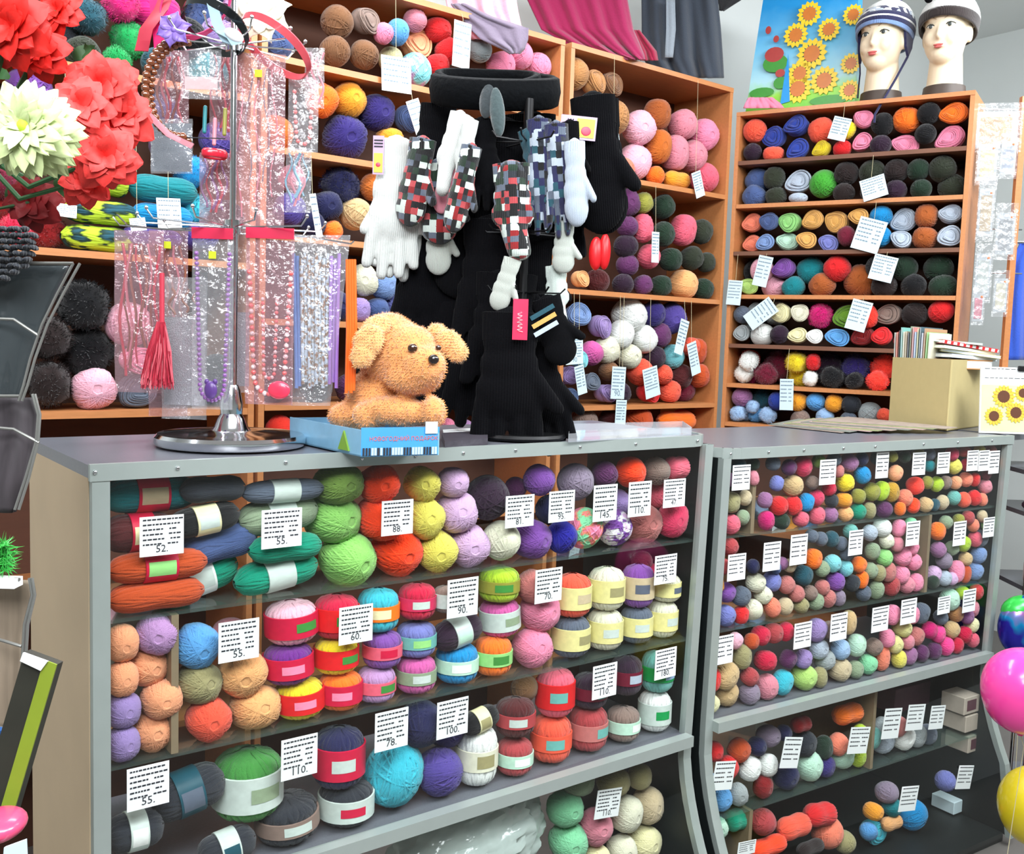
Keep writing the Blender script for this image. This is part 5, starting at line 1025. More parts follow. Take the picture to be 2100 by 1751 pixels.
def beads(c1, c2=None, r=.0038, drop=.9, top=.36, wid=.8):
    def f(t, c, R, W_, H_, rr):
        for nm, m_, par in (('beads', c1, 0), ('pale_beads', c2, 1)):
            if m_ is None: continue
            mb = MB(); R_ = W_*wid/2; Ls = max(.01, H_*(top+drop/2)-R_); tot = 2*Ls+PI*R_; n = int(tot/(r*2.05))
            for k in range(n):
                if c2 is not None and k % 2 != par: continue
                l = tot*k/(n-1)
                if l < Ls: x, dz = -R_*(1-.25*l/Ls), l
                elif l > tot-Ls: x, dz = R_*(1-.25*(tot-l)/Ls), tot-l
                else: a = (l-Ls)/R_; x, dz = -R_*.75*math.cos(a), Ls+R_*math.sin(a)
                mb.ell(c+R@Vector((x, 0, H_*top-dz)), r, None, 8, 6)
            put(nm, mb, m_, t, kind='stuff')
    return f
def strips(cols, n=7, lo=-.42, hi=.42, r=.002, wig=.006):
    def f(t, c, R, W_, H_, rr):
        for k in range(n):
            x = W_*.8*((k+.5)/n-.5); x += rr.uniform(-1, 1)*.003; l = rr.uniform(.75, 1)
            pts = [c+R@Vector((x+wig*math.sin(j*.9+k), .002*math.sin(k*2), H_*(hi-(hi-lo)*l*j/9))) for j in range(10)]
            put('strand', MB().tube(pts, r*rr.uniform(.8, 1.5), 5), cols[k % len(cols)], t)
    return f
def sheet(m_, x0=-.45, x1=.45, z0=-.45, z1=.4, nm='inner_card'):
    def f(t, c, R, W_, H_, rr): put(nm, MB().box(c+R@Vector((W_*(x0+x1)/2, .002, H_*(z0+z1)/2)), (W_*(x1-x0), .0012, H_*(z1-z0)), R), m_, t, smooth=False)
    return f
def combo(*fs):
    def f(*a): [g(*a) for g in fs]
    return f
PB = mat('violet_pearl_bead', (140, 84, 160), 0.25, coat=.6); CB = mat('coral_bead', (232, 104, 104), 0.25, coat=.6); WB = mat('white_pearl_bead', (236, 214, 214), 0.2, coat=.6)
GLIT = mat('silver_glitter_card', (150, 146, 152), 0.35, 0.35, bump=.6, scale=500, var=.4); RIBR = mat('crimson_satin_ribbon', (196, 56, 76), 0.4); RIBB = mat('brown_bronze_strand', (140, 84, 62), 0.4); RIBP = mat('dusty_pink_satin', (206, 130, 142), 0.4)
packet(285, 640, 100, 330, .03, 'clear packet of crimson and bronze ribbons, far left of the spinner', FILMP, None, None, strips([RIBR, RIBB, RIBP, RIBB], 9), 1)
packet(345, 665, 80, 380, .06, 'clear packet of bronze strands behind the crimson tassel', FILMP, None, .42, strips([RIBB, RIBP, RIBB], 6, lo=0), 2)
packet(378, 715, 92, 290, .0, 'clear packet with silver glitter card, lower left of the spinner', FILM, None, None, combo(sheet(GLIT, -.46, .46, -.4, .22), strips([RIBB], 3, lo=.2)), 3)
packet(436, 655, 84, 370, -.05, 'clear packet with violet bead necklace and crimson header', FILM, PINKH, .35, beads(PB, None, .0042), 4)
packet(492, 640, 40, 330, .03, 'narrow clear packet with silver glitter card beside the violet necklace', FILM, None, None, sheet(GLIT, -.48, .48, -.46, .0), 5)
packet(553, 650, 98, 360, -.05, 'clear packet with coral and white bead necklace, crimson header', FILMP, PINKH, None, combo(beads(CB, WB, .0046, .88, .25, .86), beads(WB, CB, .0036, .7, .1, .3)), 6)
put('heart_pendant', MB().ell(spx(572, 800, -.066), (22*PS, .006, 18*PS), RUP, 18, 12), mat('hot_coral_plastic', (252, 60, 90), .3, coat=.4), origin=spx(572, 800, -.066)-UP*18*PS, label='hot pink oval pendant hanging below the coral necklace packet', cat='pendant')
put('dog_pendant', MB().ell(spx(432, 800, -.064), (13*PS, .007, 18*PS), RUP, 14, 10).ell(spx(424, 783, -.064), (5*PS, .004, 6*PS), RUP, 8, 6).ell(spx(441, 783, -.064), (5*PS, .004, 6*PS), RUP, 8, 6), mat('violet_plastic', (92, 60, 130), .3), label='small violet figure pendant at the end of the violet necklace', cat='pendant')
# tassel
t = thing('hair_tassel', 'crimson fluffy hair tassel hanging on the left of the spinner', 'hair accessory', spx(330, 560, -.05)); mb = MB(); rr = random.Random(8)
mb.tube([spx(332, y, -.05) for y in (560, 600, 640, 680)], .0045, 8)
for k in range(260):
    a = rr.uniform(-1, 1); x0 = 330+a*8; x1 = 322+a*34; mb.tube([spx(x0, 660, -.05+rr.uniform(-.01, .01)), spx((x0+x1)/2+rr.uniform(-5, 5), 720, -.05+rr.uniform(-.015, .015)), spx(x1, 785+rr.uniform(-12, 14), -.05+rr.uniform(-.02, .02))], .0009, 3)
put('fringe', mb, RIBR, t, kind='stuff')
# stick bundle in a clear bag
st_b = thing('stick_packet', 'clear bag of slim patterned sticks hanging right of the spinner', 'packet', spx(660, 480), 'packets hanging on the chrome spinner')
SW = marbled('white_patterned_stick', 'silver grey', 'light grey', 'brown', 150); STP = mat('violet_plastic_stick', (150, 110, 186), .35); STB = mat('blue_plastic_stick', (96, 130, 190), .35); STO = mat('bright_orange_stick', (250, 104, 34), .35, coat=.2)
cols = [STB, STB, SW, SW, SW, SW, SW, SW, SW, SW, STP, STP, STP]
for k, m_ in enumerate(cols):
    x = 602+k*7.8; put('stick', MB().tube([spx(x, 520+(k % 3)*5, .0+.004*(k % 2)), spx(x+(6-k)*.6, 660, .004*(k % 2)), spx(x+(6-k)*1.0, 796-(k % 4)*4, .004*(k % 2))], 3.7*PS, 8), m_, st_b)
for sd in (-.012, .014):
    P = [[spx(597+(122-j*3)*i/8, 482+(350)*j/14, sd*(1 if 0 < i < 8 else .1)+rr.uniform(-1, 1)*.002) for i in range(9)] for j in range(15)]; put('clear_film', MB().grid(P), FILM, st_b, ang=1.2)
or_ = thing('orange_sticks', 'bundle of bright orange sticks hanging before the puppy', 'sticks', spx(718, 540, -.03))
for k in range(4): put('stick', MB().tube([spx(712+k*5, 532, -.03), spx(713+k*5.5, 680, -.03), spx(710+k*5.0, 806-(k % 2)*5, -.03)], 3.4*PS, 8), STO, or_)
wire('long_hook', [Vector((sb.x, sb.y, spx(478, 482).z)), spx(640, 486), spx(720, 500, -.03), spx(726, 494, -.03)])
wire('long_hook', [spx(232, 445, .02), spx(246, 462, .02), spx(300, 467, .02), spx(470, 478, .0)]); wire('long_hook', [spx(240, 440, .05), spx(262, 462, .03), spx(330, 470, .02), spx(478, 476, .0)])
# upper tier
packet(528, 295, 112, 360, -.03, 'long crinkled clear packet on the upper tier of the spinner', FILMP, None, .38, strips([RIBP, GLIT], 5, r=.0015), 7)
packet(412, 152, 84, 100, -.06, 'small glossy clear packet near the top of the spinner', FILM, None, .0, sheet(mat('pale_pink_insert', (226, 190, 190), .5), -.4, .4, -.3, -.05), 8)
packet(622, 235, 62, 150, -.02, 'clear packet with red and white beads at the upper right of the spinner', FILM, None, None, beads(CB, WB, .004, .8, .3, .6), 9)
packet(352, 300, 92, 110, .02, 'grey mesh sheet in clear film on the upper left of the spinner', FILM, None, None, sheet(mat('grey_mesh_fabric', (128, 136, 146), .8, bump=.6, scale=600, var=.4), -.5, .46, -.46, .42), 10, turn=-.15)
packet(352, 190, 70, 170, .04, 'pinkish clear packet of bronze strands beside the brown bead loop', FILMP, None, None, strips([RIBB, RIBP, RIBR], 6), 21)
packet(440, 390, 62, 150, .03, 'pinkish clear packet hanging between the two tiers, left of the pole', FILMP, None, None, strips([mat('violet_ribbon', (120, 80, 150), .4), RIBR], 5), 22)
packet(455, 190, 50, 190, .02, 'narrow packet of wine red ribbons on the upper tier', FILMP, None, None, strips([RIBR, mat('wine_ribbon', (110, 40, 60), .4)], 5), 23)
packet(612, 370, 52, 130, .03, 'clear packet with pale blue strands at the right of the upper tier', FILM, None, None, strips([mat('pale_blue_ribbon', (120, 170, 190), .4), RIBP], 5), 24)
packet(645, 160, 40, 120, .05, 'crinkled clear packet at the far right of the upper tier', FILM, None, None, strips([RIBP], 3), 25)
BRB = mat('amber_brown_bead', (120, 64, 36), .15, coat=.8)
nk = thing('bead_loop', 'loop of brown amber beads hanging at the top of the spinner', 'necklace', spx(360, 85, -.08)); mb = MB()
for k in range(46):
    a = 2*PI*k/46; x = 372+74*math.cos(a)*(1 if math.cos(a) < 0 else .55); y = 180-100*math.sin(a); 
    if math.cos(a) > .2: continue
    mb.ell(spx(x, y, -.08), 8.5*PS, None, 8, 6); mb.ell(spx(x+12, y+8, -.075), 6.5*PS, None, 8, 6)
put('beads', mb, BRB, nk, kind='stuff'); put('cord', MB().tube([spx(340, 262, -.08), spx(385, 282, -.08), spx(462, 284, -.08)], .001, 5), INK, nk)
def ringband(name, pts, wv, th, m_, label, cat='headband', closed=True, off=-.08, par=None):
    """a flat springy hair band: a closed curve with real width"""
    k = len(pts); vs = []; 
    for i, (x, y, dz) in enumerate(pts):
        p = spx(x, y, off+dz); a = spx(*pts[(i-1) % k][:2], off+pts[(i-1) % k][2]); b = spx(*pts[(i+1) % k][:2], off+pts[(i+1) % k][2]); T = (b-a).normalized(); Wd = Vector(wv).normalized(); nn = T.cross(Wd).normalized()
        vs.append([p-Wd*th[0]-nn*th[1], p+Wd*th[0]-nn*th[1], p+Wd*th[0]+nn*th[1], p-Wd*th[0]+nn*th[1]])
    rows = [v+[v[0]] for v in vs]; rows += [rows[0]] if closed else []
    return put(name, MB().grid(rows), m_, par, label=label, cat=cat, ang=.9)
def ell_pts(cx, cy, a, b, tilt, dz, n=36, a0=0, a1=2*PI): return [(cx+a*math.cos(t)*math.cos(tilt)-b*math.sin(t)*math.sin(tilt), cy+a*math.cos(t)*math.sin(tilt)+b*math.sin(t)*math.cos(tilt), dz*math.sin(t)) for t in [a0+(a1-a0)*i/n for i in range(n)]]
CORP = mat('coral_plastic', (238, 92, 104), .3, coat=.4)
ringband('hair_band', ell_pts(563, 94, 88, 36, .72, .05, 40), (FLATR*.6-FLATF*.5+UP*.5), (.0075, .0013), CORP, 'coral plastic hair band ring at the top right of the spinner')
ringband('hair_band', ell_pts(440, 55, 76, 42, .62, .05, 40), (FLATR*.5-FLATF*.5+UP*.5), (.008, .0014), mat('black_gloss_plastic', (14, 20, 24), .2, coat=.6), 'black glossy hair band ring at the top of the spinner')
ringband('hair_band', ell_pts(400, 10, 60, 80, .9, .04, 36), (FLATR*.4-FLATF*.6+UP*.4), (.008, .0014), mat('hot_pink_plastic', (236, 70, 130), .3, coat=.4), 'hot pink hair band behind the black ring, spinner top')
ringband('hair_band', [(428, -30, 0), (436, 10, 0), (446, 50, -.01), (466, 84, -.02), (486, 90, -.03), (476, 76, -.03), (452, 64, -.02)], (FLATR*.9+UP*.2), (.009, .0012), mat('pale_grey_blue_ribbon', (150, 176, 190), .5), 'pale blue satin band looped over the black ring', closed=False, off=-.12)
ringband('hair_band', [(290, 105, 0), (300, 60, -.01), (330, 20, -.01), (350, -30, 0)], (FLATR), (.012, .001), RIBR, 'crimson ribbon at the top left of the spinner', closed=False, off=-.04)
ringband('hair_band', [(330, 100, 0), (325, 50, -.01), (320, 0, -.01), (330, -30, 0)], (FLATR), (.012, .001), mat('magenta_ribbon', (220, 30, 110), .4), 'magenta ribbon at the top left of the spinner', closed=False, off=-.03)
ringband('hair_band', [(272, 180, 0), (300, 230, 0), (345, 275, -.01), (395, 300, -.01)], (FLATR*.5+UP*.8), (.005, .001), RIBP, 'dusty pink ribbon slanting across the grey mesh sheet', closed=False, off=-.09)
def bow(px, py, r, off, m_, label, n=7, nm='ribbon_flower'):
    c = spx(px, py, off); s = pxm(DS+off)*r; t = thing(nm, label, 'hair accessory', c); rr = random.Random(int(px))
    for k in range(n):
        a = 2*PI*k/n+.3; d = FLATR*math.cos(a)+UP*math.sin(a); e = d.cross(FLATF); P = []
        for i in range(7):
            u = i/6; wd = s*.42*math.sin(PI*min(1, u*1.05+.04)); P.append([c+d*s*u+e*wd*v-FLATF*(.25*s*math.sin(PI*u)+.1*s*abs(v)) for v in (-1, -.5, 0, .5, 1)])
        put('petal', MB().grid(P), m_, t, solid=.0012, ang=2)
    put('centre', MB().ell(c-FLATF*s*.1, s*.17, None, 10, 8), m_, t); return t
bow(358, 62, 38, -.10, mat('violet_organza', (140, 112, 196), .4), 'violet organza bow at the top of the spinner', 6)
bow(540, 28, 62, -.03, mat('cream_fabric_petal', (250, 244, 220), .7), 'large cream fabric flower behind the coral hair band', 8)
bow(500, -5, 44, .0, mat('lilac_fabric_petal', (206, 160, 206), .7), 'lilac fabric flower at the top edge above the spinner', 8)
put('crocodile_clip', MB().ell(spx(480, 72, -.15), (20*PS, .006, 11*PS), RUP @ Euler((0, .5, 0)).to_matrix(), 16, 10), mat('white_pearl_plastic', (236, 236, 240), .2, coat=.5), label='white pearly oval hair clip on the pale blue band', cat='hair clip')
RB = mat('red_gloss_plastic', (214, 30, 56), .3, coat=.5)
put('hair_clip', MB().lathe([(22*PS, 0), (26*PS, .004), (26*PS, .012), (22*PS, .016)], spx(440, 325, -.02), n=28, sc=(1, .6, 1)), RB, label='red plastic ring clip between the spinner packets', cat='hair clip', solid=.001)
for i, (x, y, m_, nme) in enumerate(((421, 245, 'teal', 'teal'), (462, 250, 'olive', 'olive green'), (441, 270, 'dusty pink', 'dusty pink'))):
    put('hair_stick', MB().caps(spx(x, y-25, -.03), spx(x-2, y+25, -.03), 4*PS, 4*PS), pal(m_, .4, 0), label='short %s hair stick hanging between the upper spinner packets' % nme, cat='hair accessory')
# ------------------------------------------------------------------ black stand with gloves and headbands
gb = hitz(1062, 897, ZT1); DG = depth_of(gb); PG = pxm(DG)
gs = thing('glove_stand', 'black metal stand carrying the gloves and headbands, standing on the counter', 'display stand', gb)
gtop = at(1016, 215, DG).z
put('base', MB().lathe([(.001, .001), (.10, .001), (.104, .006), (.10, .012), (.02, .018), (.012, .03), (.001, .03)], gb, n=36), BLKMET, gs)
put('pole', MB().cyl(gb+UP*.02, Vector((gb.x, gb.y, gtop)), .010, n=16), BLKMET, gs)
for yy in (300, 480, 600):
    zc_ = at(1040, yy, DG).z
    for k in range(8):
        a = 2*PI*k/8; d = Vector((math.cos(a), math.sin(a), 0)); q = Vector((gb.x, gb.y, zc_)); put('arm', MB().tube([q, q+d*.08, q+d*.09+UP*.01], .002, 6), BLKMET, gs)
def gx(px, py, off=0.0): return at(px, py, DG+off)
gc = Vector((gb.x, gb.y, 0))
def vband(cx, cy, rx, hh, tilt, off, label, m_=VELV, dip=.0):
    c = gx(cx, cy, off); R = RUP @ Euler((math.radians(tilt), 0, 0), 'XYZ').to_matrix(); s = PG; rows = []
    sec = [(-.5, 0), (-.42, .010), (0, .014), (.42, .010), (.5, 0), (.42, -.004), (0, -.006), (-.42, -.004), (-.5, 0)]
    for i in range(41):
        a = 2*PI*i/40; rows.append([c+R@Vector(((rx*s+o)*math.cos(a), (rx*s*.62+o)*math.sin(a), hh*s*z+dip*math.cos(a*2))) for z, o in sec])
    return put('headband', MB().grid(rows), m_, label=label, cat='headband', group='velvet headbands on the glove stand', ang=2)
vband(1015, 185, 122, 62, 20, .0, 'wide black velvet headband round the top of the glove stand')
vband(1000, 168, 98, 34, 26, .0, 'narrower black velvet headband inside the wide one, stand top', dip=.004)
put('fur_cuff', MB().ell(gx(1020, 230, -.085), (15*PG, .012, 48*PG), RUP @ Euler((0, -.12, 0)).to_matrix(), 16, 12), mat('grey_green_fur', (62, 78, 80), .9, bump=.6, scale=120, var=.4, sheen=.6), label='grey furry strip hanging at the centre of the glove stand', cat='fur strip')
put('fur_cuff', MB().ell(gx(1000, 205, -.08), (16*PG, .012, 36*PG), RUP @ Euler((0, .1, 0)).to_matrix(), 16, 12), mat('dark_grey_fur', (48, 56, 60), .9, bump=.6, scale=120, var=.4, sheen=.6), label='dark furry strip beside the grey one on the glove stand', cat='fur strip')
TAGY = mat('yellow_tag_print', (214, 200, 60), .4); TAGR = mat('red_heart_print', (222, 60, 90), .4); TAGP = mat('lilac_tag_print', (190, 160, 196), .4)
def gtag(px, py, w_, h_, off, tilt=0):
    def f(t, p, R, s):
        c = gx(px, py, off); R_ = RUP @ Euler((0, math.radians(tilt), 0)).to_matrix(); x, n, z = R_.col
        put('printed_tag', MB().box(c, (w_*PG, .001, h_*PG), R_), TAGP, t, smooth=False)
        put('tag_print', MB().box(c+x*w_*PG*(.2 if w_ > h_ else 0)-n*.0012-(z*h_*PG*.2 if h_ > w_ else z*0), (w_*PG*(.5 if w_ > h_ else .8), .0006, h_*PG*(.8 if w_ > h_ else .5)), R_), TAGY, t, smooth=False)
        put('tag_heart', MB().ell(c+x*w_*PG*(.22 if w_ > h_ else 0)-n*.002-z*h_*PG*(.12 if w_ > h_ else .25), (min(w_, h_)*PG*.22, .0008, min(w_, h_)*PG*.2), R_, 14, 8), TAGR, t)
        for k in range(3): put('tag_stripe', MB().box(c-x*(w_*PG*(.30-.07*k) if w_ > h_ else 0)+z*(h_*PG*(.38-.08*k) if h_ > w_ else 0)-n*.0012, (w_*PG*(.03 if w_ > h_ else .8), .0006, h_*PG*(.7 if w_ > h_ else .035)), R_), INK, t, smooth=False)
    return f
H = hang
H('glove', 815, 288, 272, DG-.02, KW, 'white fluffy gloves hanging at the far left of the stand', pair=.5, wx=1.0, tilt=2, turn=20, tag=gtag(776, 318, 22, 76, -.055))
H('mitten', 868, 285, 185, DG-.06, KN, 'red and grey patterned mitten with black tip, left of the white pair', tilt=10, turn=-20)
H('sock', 945, 232, 175, DG-.09, KW, 'left slim white mitten hanging near the centre of the stand', name='slim_mitten', tilt=14, wx=.85)
H('sock', 965, 245, 150, DG-.10, KW, 'right slim white mitten hanging near the centre of the stand', name='slim_mitten', tilt=9, wx=.8)
H('mitten', 925, 330, 112, DG-.05, KP, 'dusty pink mitten hanging below the slim white pair', tilt=10, wx=.95)
H('mitten', 905, 330, 175, DG-.03, KN, 'fair isle mitten with red band behind the dusty pink one', wx=1.15)
H('mitten', 902, 425, 142, DG-.0, KO, 'off-white mitten hanging under the fair isle mitten', wx=1.0)
H('glove', 992, 245, 180, DG-.06, KB, 'black glove hanging in the middle below the velvet headbands', wx=1.0)
H('mitten', 968, 300, 185, DG-.11, KN, 'fair isle mitten with red spot hanging in the middle', tilt=12, wx=.72)
H('sock', 1048, 335, 200, DG-.12, KN, 'long red and white checked glove hanging in the middle', name='checked_glove', tilt=-4, wx=1.3)
H('sock', 1085, 265, 165, DG-.06, KTEAL, 'teal glove hanging just right of the checked glove', name='teal_glove', tilt=-14, wx=1.0)
H('glove', 1105, 245, 225, DG-.07, KT, 'left navy snowflake glove on the stand', wx=.7, tilt=-4)
H('glove', 1140, 255, 220, DG-.08, KT, 'right navy snowflake glove on the stand', wx=.7, tilt=-6)
H('mitten', 1178, 290, 178, DG-.10, KG, 'pale grey tipped mitten hanging before the black gloves', tilt=-4, wx=.75)
H('mitten', 1168, 250, 150, DG-.06, KB, 'black mitten with grey motif near the right of the stand', tilt=-6, wx=.8)
H('mitten', 1215, 198, 285, DG-.03, KB, 'large black mitten pair at the right of the stand with heart tag', tilt=-6, turn=-10, wx=1.0, pair=.5, tag=gtag(1186, 262, 72, 46, -.06, 4))
H('mitten', 1158, 455, 108, DG-.05, KO, 'round white fluffy mitten hanging at the lower right of the stand', wx=1.15)
H('sock', 1140, 545, 125, DG-.02, knit('cream_brown_striped_knit', ['mist']), 'cream mitten with brown stripes under the white fluffy one', name='striped_mitten', tilt=-4, wx=1.2)
H('mitten', 1052, 530, 115, DG-.11, KO, 'white fluffy mitten hanging above the red tag', tilt=16, wx=1.0)
H('mitten', 1120, 610, 148, DG-.08, KB, 'black mitten with coloured striped cuff at the lower right', tilt=-18, wx=1.25, turn=10)
for i, c in enumerate(('dark teal', 'honey', 'silver grey')): put('striped_cuff_band', MB().box(gx(1112+i*4, 640+i*17, -.112), (52*PG, .002, 9*PG), RUP @ Euler((0, math.radians(-32), 0)).to_matrix()), pal(c), [o for o in COL.objects if o.get('label', '').startswith('black mitten with coloured')][0], smooth=False)
H('glove', 1048, 640, 288, DG-.10, KB, 'big black knitted glove reaching down to the counter', wx=1.25, turn=5)
H('glove', 1100, 700, 228, DG-.03, KB, 'black glove behind the big one, its fingers on the right', wx=1.0, tilt=-12)
for (kk, x_, y_, h_, o_, w_, t_, lab_) in (('glove', 900, 215, 190, .03, 1.2, 6, 'black glove behind the slim white mittens'), ('glove', 1035, 250, 250, .02, 1.3, 0, 'black glove behind the checked glove'), ('mitten', 1085, 235, 240, .03, 1.4, -3, 'black mitten behind the navy snowflake gloves'),
    ('glove', 1130, 300, 240, .02, 1.3, -4, 'black glove behind the pale grey tipped mitten'), ('mitten', 965, 400, 220, .02, 1.5, 3, 'black mitten behind the fair isle mitten in the middle'), ('glove', 880, 480, 220, .05, 1.3, 6, 'black glove behind the off-white mitten'), ('glove', 1010, 450, 260, -.01, 1.4, 0, 'black glove below the checked glove, before the pole'),
    ('mitten', 1090, 480, 200, .02, 1.3, -3, 'black mitten behind the round white fluffy mitten'), ('glove', 1040, 560, 240, -.02, 1.6, 2, 'black glove above the big one that reaches the counter'), ('glove', 985, 640, 230, .03, 1.3, 4, 'black glove right of the puppy ear')):
    H(kk, x_, y_, h_, DG+o_, KB, lab_, wx=w_, tilt=t_)
H('glove', 960, 520, 330, DG+.06, KB, 'black glove hanging behind the puppy ear', wx=1.1, tilt=4)
cloth('black_scarf', [(505, 835, 1010), (560, 815, 1020), (640, 805, 1030), (700, 806, 1040), (760, 850, 1060)], DG+.09, KB, nf=5, fold=.010, label='wide black knitted scarf hanging behind the puppy', cat='scarf')
cloth('black_scarf', [(300, 900, 1120), (420, 960, 1130), (560, 960, 1110), (700, 960, 1090), (800, 975, 1085)], DG+.03, KB, nf=5, fold=.012, label='black knitted scarf hanging along the pole of the glove stand', cat='scarf')
rt_ = thing('hang_tag', 'red paper hang tag on the black knitted glove', 'tag', gx(1067, 616, -.135)); put('tag_card', MB().box(gx(1067, 655, -.135), (29*PG, .0012, 78*PG), RUP), mat('raspberry_red_card', (226, 40, 84), .4), rt_, smooth=False)
put('tag_script', MB().tube([gx(1066+6*math.sin(k*1.7), 630+k*2.2, -.1365) for k in range(24)], .0006, 4), PAPER, rt_)
put('knitted_mitts', MB().ell(BK.hit(1222, 520, -.02), (.026, .02, .06), RUP, 16, 12).ell(BK.hit(1240, 516, -.04), (.022, .02, .065), RUP, 16, 12), mat('shiny_red_mitten', (210, 26, 34), .35), label='pair of shiny red mittens hanging before the plum yarn', cat='mittens')
# ------------------------------------------------------------------ bits lying on the left counter
def slab(nm, pts, z, h, m_, label, cat, parent=None, **kw): return put(nm, MB().extrude([hitz(x, y, z)+UP*.0005 for x, y in pts], UP*h), m_, parent, label=label, cat=cat, smooth=False, **kw)
slab('flat_packet', [(905, 900), (1000, 894), (1000, 912), (912, 919)], ZT1, .012, mat('dark_printed_packet', (70, 66, 74), .4, var=.5, scale=90), 'dark printed packet lying between puppy tray and black glove', 'packet')
slab('white_leaflet', [(908, 885), (1006, 880), (1008, 888), (910, 893)], ZT1, .004, PAPER, 'white folded leaflet lying behind the dark packet', 'leaflet')
at_ = thing('acrylic_tray', 'shallow clear acrylic tray on the right end of the left counter', 'tray', hitz(1290, 888, ZT1))
q = [hitz(x, y, ZT1)+UP*.001 for x, y in ((1165, 908), (1418, 893), (1400, 879), (1168, 886))]
put('tray_base', MB().extrude(q, UP*.003), ACRYL, at_, smooth=False)
for i in range(4): put('tray_side', MB().extrude([q[i], q[(i+1) % 4], q[(i+1) % 4]+UP*.018, q[i]+UP*.018], (q[(i+2) % 4]-q[(i+1) % 4]).normalized()*.002), ACRYL, at_, smooth=False)
# ------------------------------------------------------------------ right counter: carton of magazines, newspapers, calendar
N_ = hitz(1942, 884, ZT2)+UP*.001; Lc = hitz(1822, 868, ZT2)+UP*.001; Rc = hitz(2008, 875, ZT2)+UP*.001; hb_ = 146*pxm(depth_of(N_)); Bc = Lc+Rc-N_
cb = thing('cardboard_carton', 'open brown cardboard carton filled with magazines on the right counter', 'box', (N_+Bc)/2)
for a, b in ((Lc, N_), (N_, Rc), (Rc, Bc), (Bc, Lc)): d = (b-a).normalized(); put('carton_wall', MB().extrude([a, b, b+UP*hb_, a+UP*hb_], UP.cross(d)*.003), CARD, cb, smooth=False)
put('carton_bottom', MB().extrude([Lc, N_, Rc, Bc], UP*.003), CARD, cb, smooth=False)
u1 = (N_-Lc).normalized(); v1 = (Rc-N_).normalized(); wl = (N_-Lc).length; wr = (Rc-N_).length; rr = random.Random(4)
MC = ['mist', 'salmon', 'black', 'seafoam', 'ivory', 'beige', 'slate grey', 'sage', 'dusty rose', 'pale blue', 'cream', 'dark teal', 'silver grey', 'camel', 'pale green', 'ivory']
for k, c in enumerate(MC):
    th = rr.uniform(.003, .008); a = .012+k*(wl-.02)*.62/len(MC); h_ = hb_+rr.uniform(.075, .10); tl = .10-.008*k
    o_ = Lc+u1*a+v1*.01+UP*.005; upv = (UP-u1*tl*.5).normalized(); t = thing('magazine', 'magazine standing in the carton, %s cover, %s from left' % (c, ORD[k] if 0 < k < 12 else ('first' if k == 0 else 'number %d' % (k+1))), 'magazine', o_, 'magazines standing in the cardboard carton')
    R = Matrix((u1, v1, upv)).transposed(); L_ = min(wr*.9, .2)
    put('pages', MB().box(o_+v1*L_/2+upv*h_/2, (th*.7, L_*.98, h_*.99), R), PAPER, t, smooth=False)
    put('cover', MB().box(o_+v1*L_/2+upv*h_/2-u1*th*.42, (th*.2, L_, h_), R), pal(c, .35, 0), t, smooth=False); put('cover', MB().box(o_+v1*L_/2+upv*h_/2+u1*th*.42, (th*.2, L_, h_), R), pal(c, .35, 0), t, smooth=False)
def camslab(nm, pts, D, th, m_, label, cat, **kw):
    P = [at(x, y, D) for x, y in pts]; return put(nm, MB().extrude(P, fw*th), m_, label=label, cat=cat, smooth=False, **kw)
pc = Lc+u1*wl*.80+v1*wr*.52
for k, (c, w_, L_, W_, th, rz_, tx_, dx_) in enumerate((('camel', 'tan magazine lowest of the loose pile on the carton', .17, .13, .030, .1, .0, .00), ('silver grey', 'grey magazine second in the loose pile on the carton', .18, .13, .012, .3, .05, .01), ('pale yellow', 'yellow magazine in the middle of the loose pile on the carton', .18, .13, .009, -.2, .10, .03),
        ('ivory', 'ivory magazine under the red striped one on the carton', .19, .13, .009, .2, .10, .0), ('dusty red', 'red and white striped magazine in the loose pile on the carton', .19, .13, .012, .05, .14, .01), ('pale mint', 'pale mint magazine topmost of the loose pile on the carton', .17, .12, .006, -.3, .06, -.02))):
    z_ = hb_-.03+[.015, .038, .050, .061, .074, .086][k]; R = RUP @ Euler((.0, tx_, rz_), 'XYZ').to_matrix(); t = thing('loose_magazine', w_, 'magazine', pc+UP*z_, 'loose magazines on the carton')
    put('pages', MB().box(pc+FLATR*dx_+UP*z_, (L_*.985, W_*.985, th*.8), R), PAPER, t, smooth=False)
    for q_ in (-.45, .45): put('cover', MB().box(pc+FLATR*dx_+UP*(z_+th*q_), (L_, W_, th*.12), R), pal(c, .35, 0), t, smooth=False)
    if k == 4: 
        for j_ in range(9): put('red_stripe', MB().box(pc+FLATR*dx_+UP*z_+R@Vector((L_*(j_/9-.44), -W_*.5, 0)), (L_*.045, .001, th*.8), R), pal('red', .4, 0), t, smooth=False)
for k in range(9): 
    rr2 = random.Random(k); x0 = 1570+k*14+rr2.uniform(-8, 8); y0 = 884-k*.6
    slab('newspaper', [(x0, y0-12-k*.5), (x0+150+k*14, y0+4-k*.4), (x0+190+k*12, y0-2), (x0+60, y0-24)], ZT2+k*.0018, .0015, mat('newsprint_%d' % (k % 4), ((150, 136, 126), (112, 116, 108), (176, 150, 144), (134, 140, 100))[k % 4], .6, var=.6, scale=28), 'grey printed newspaper in the flat pile, %s from the bottom' % (ORD[k] or 'first'), 'newspaper', group='flat pile of newspapers on the right counter')
ca = hitz(2008, 888, ZT2)+UP*.001; Dc = depth_of(ca); cw, ch_ = 112*pxm(Dc), 136*pxm(Dc)
cal = thing('sunflower_calendar', 'white calendar board with sunflowers at the right end of the counter', 'calendar', ca+FLATR*cw/2); cR = RUP @ Euler((math.radians(-6), 0, 0)).to_matrix(); cx_, cn_, cz_ = cR.col
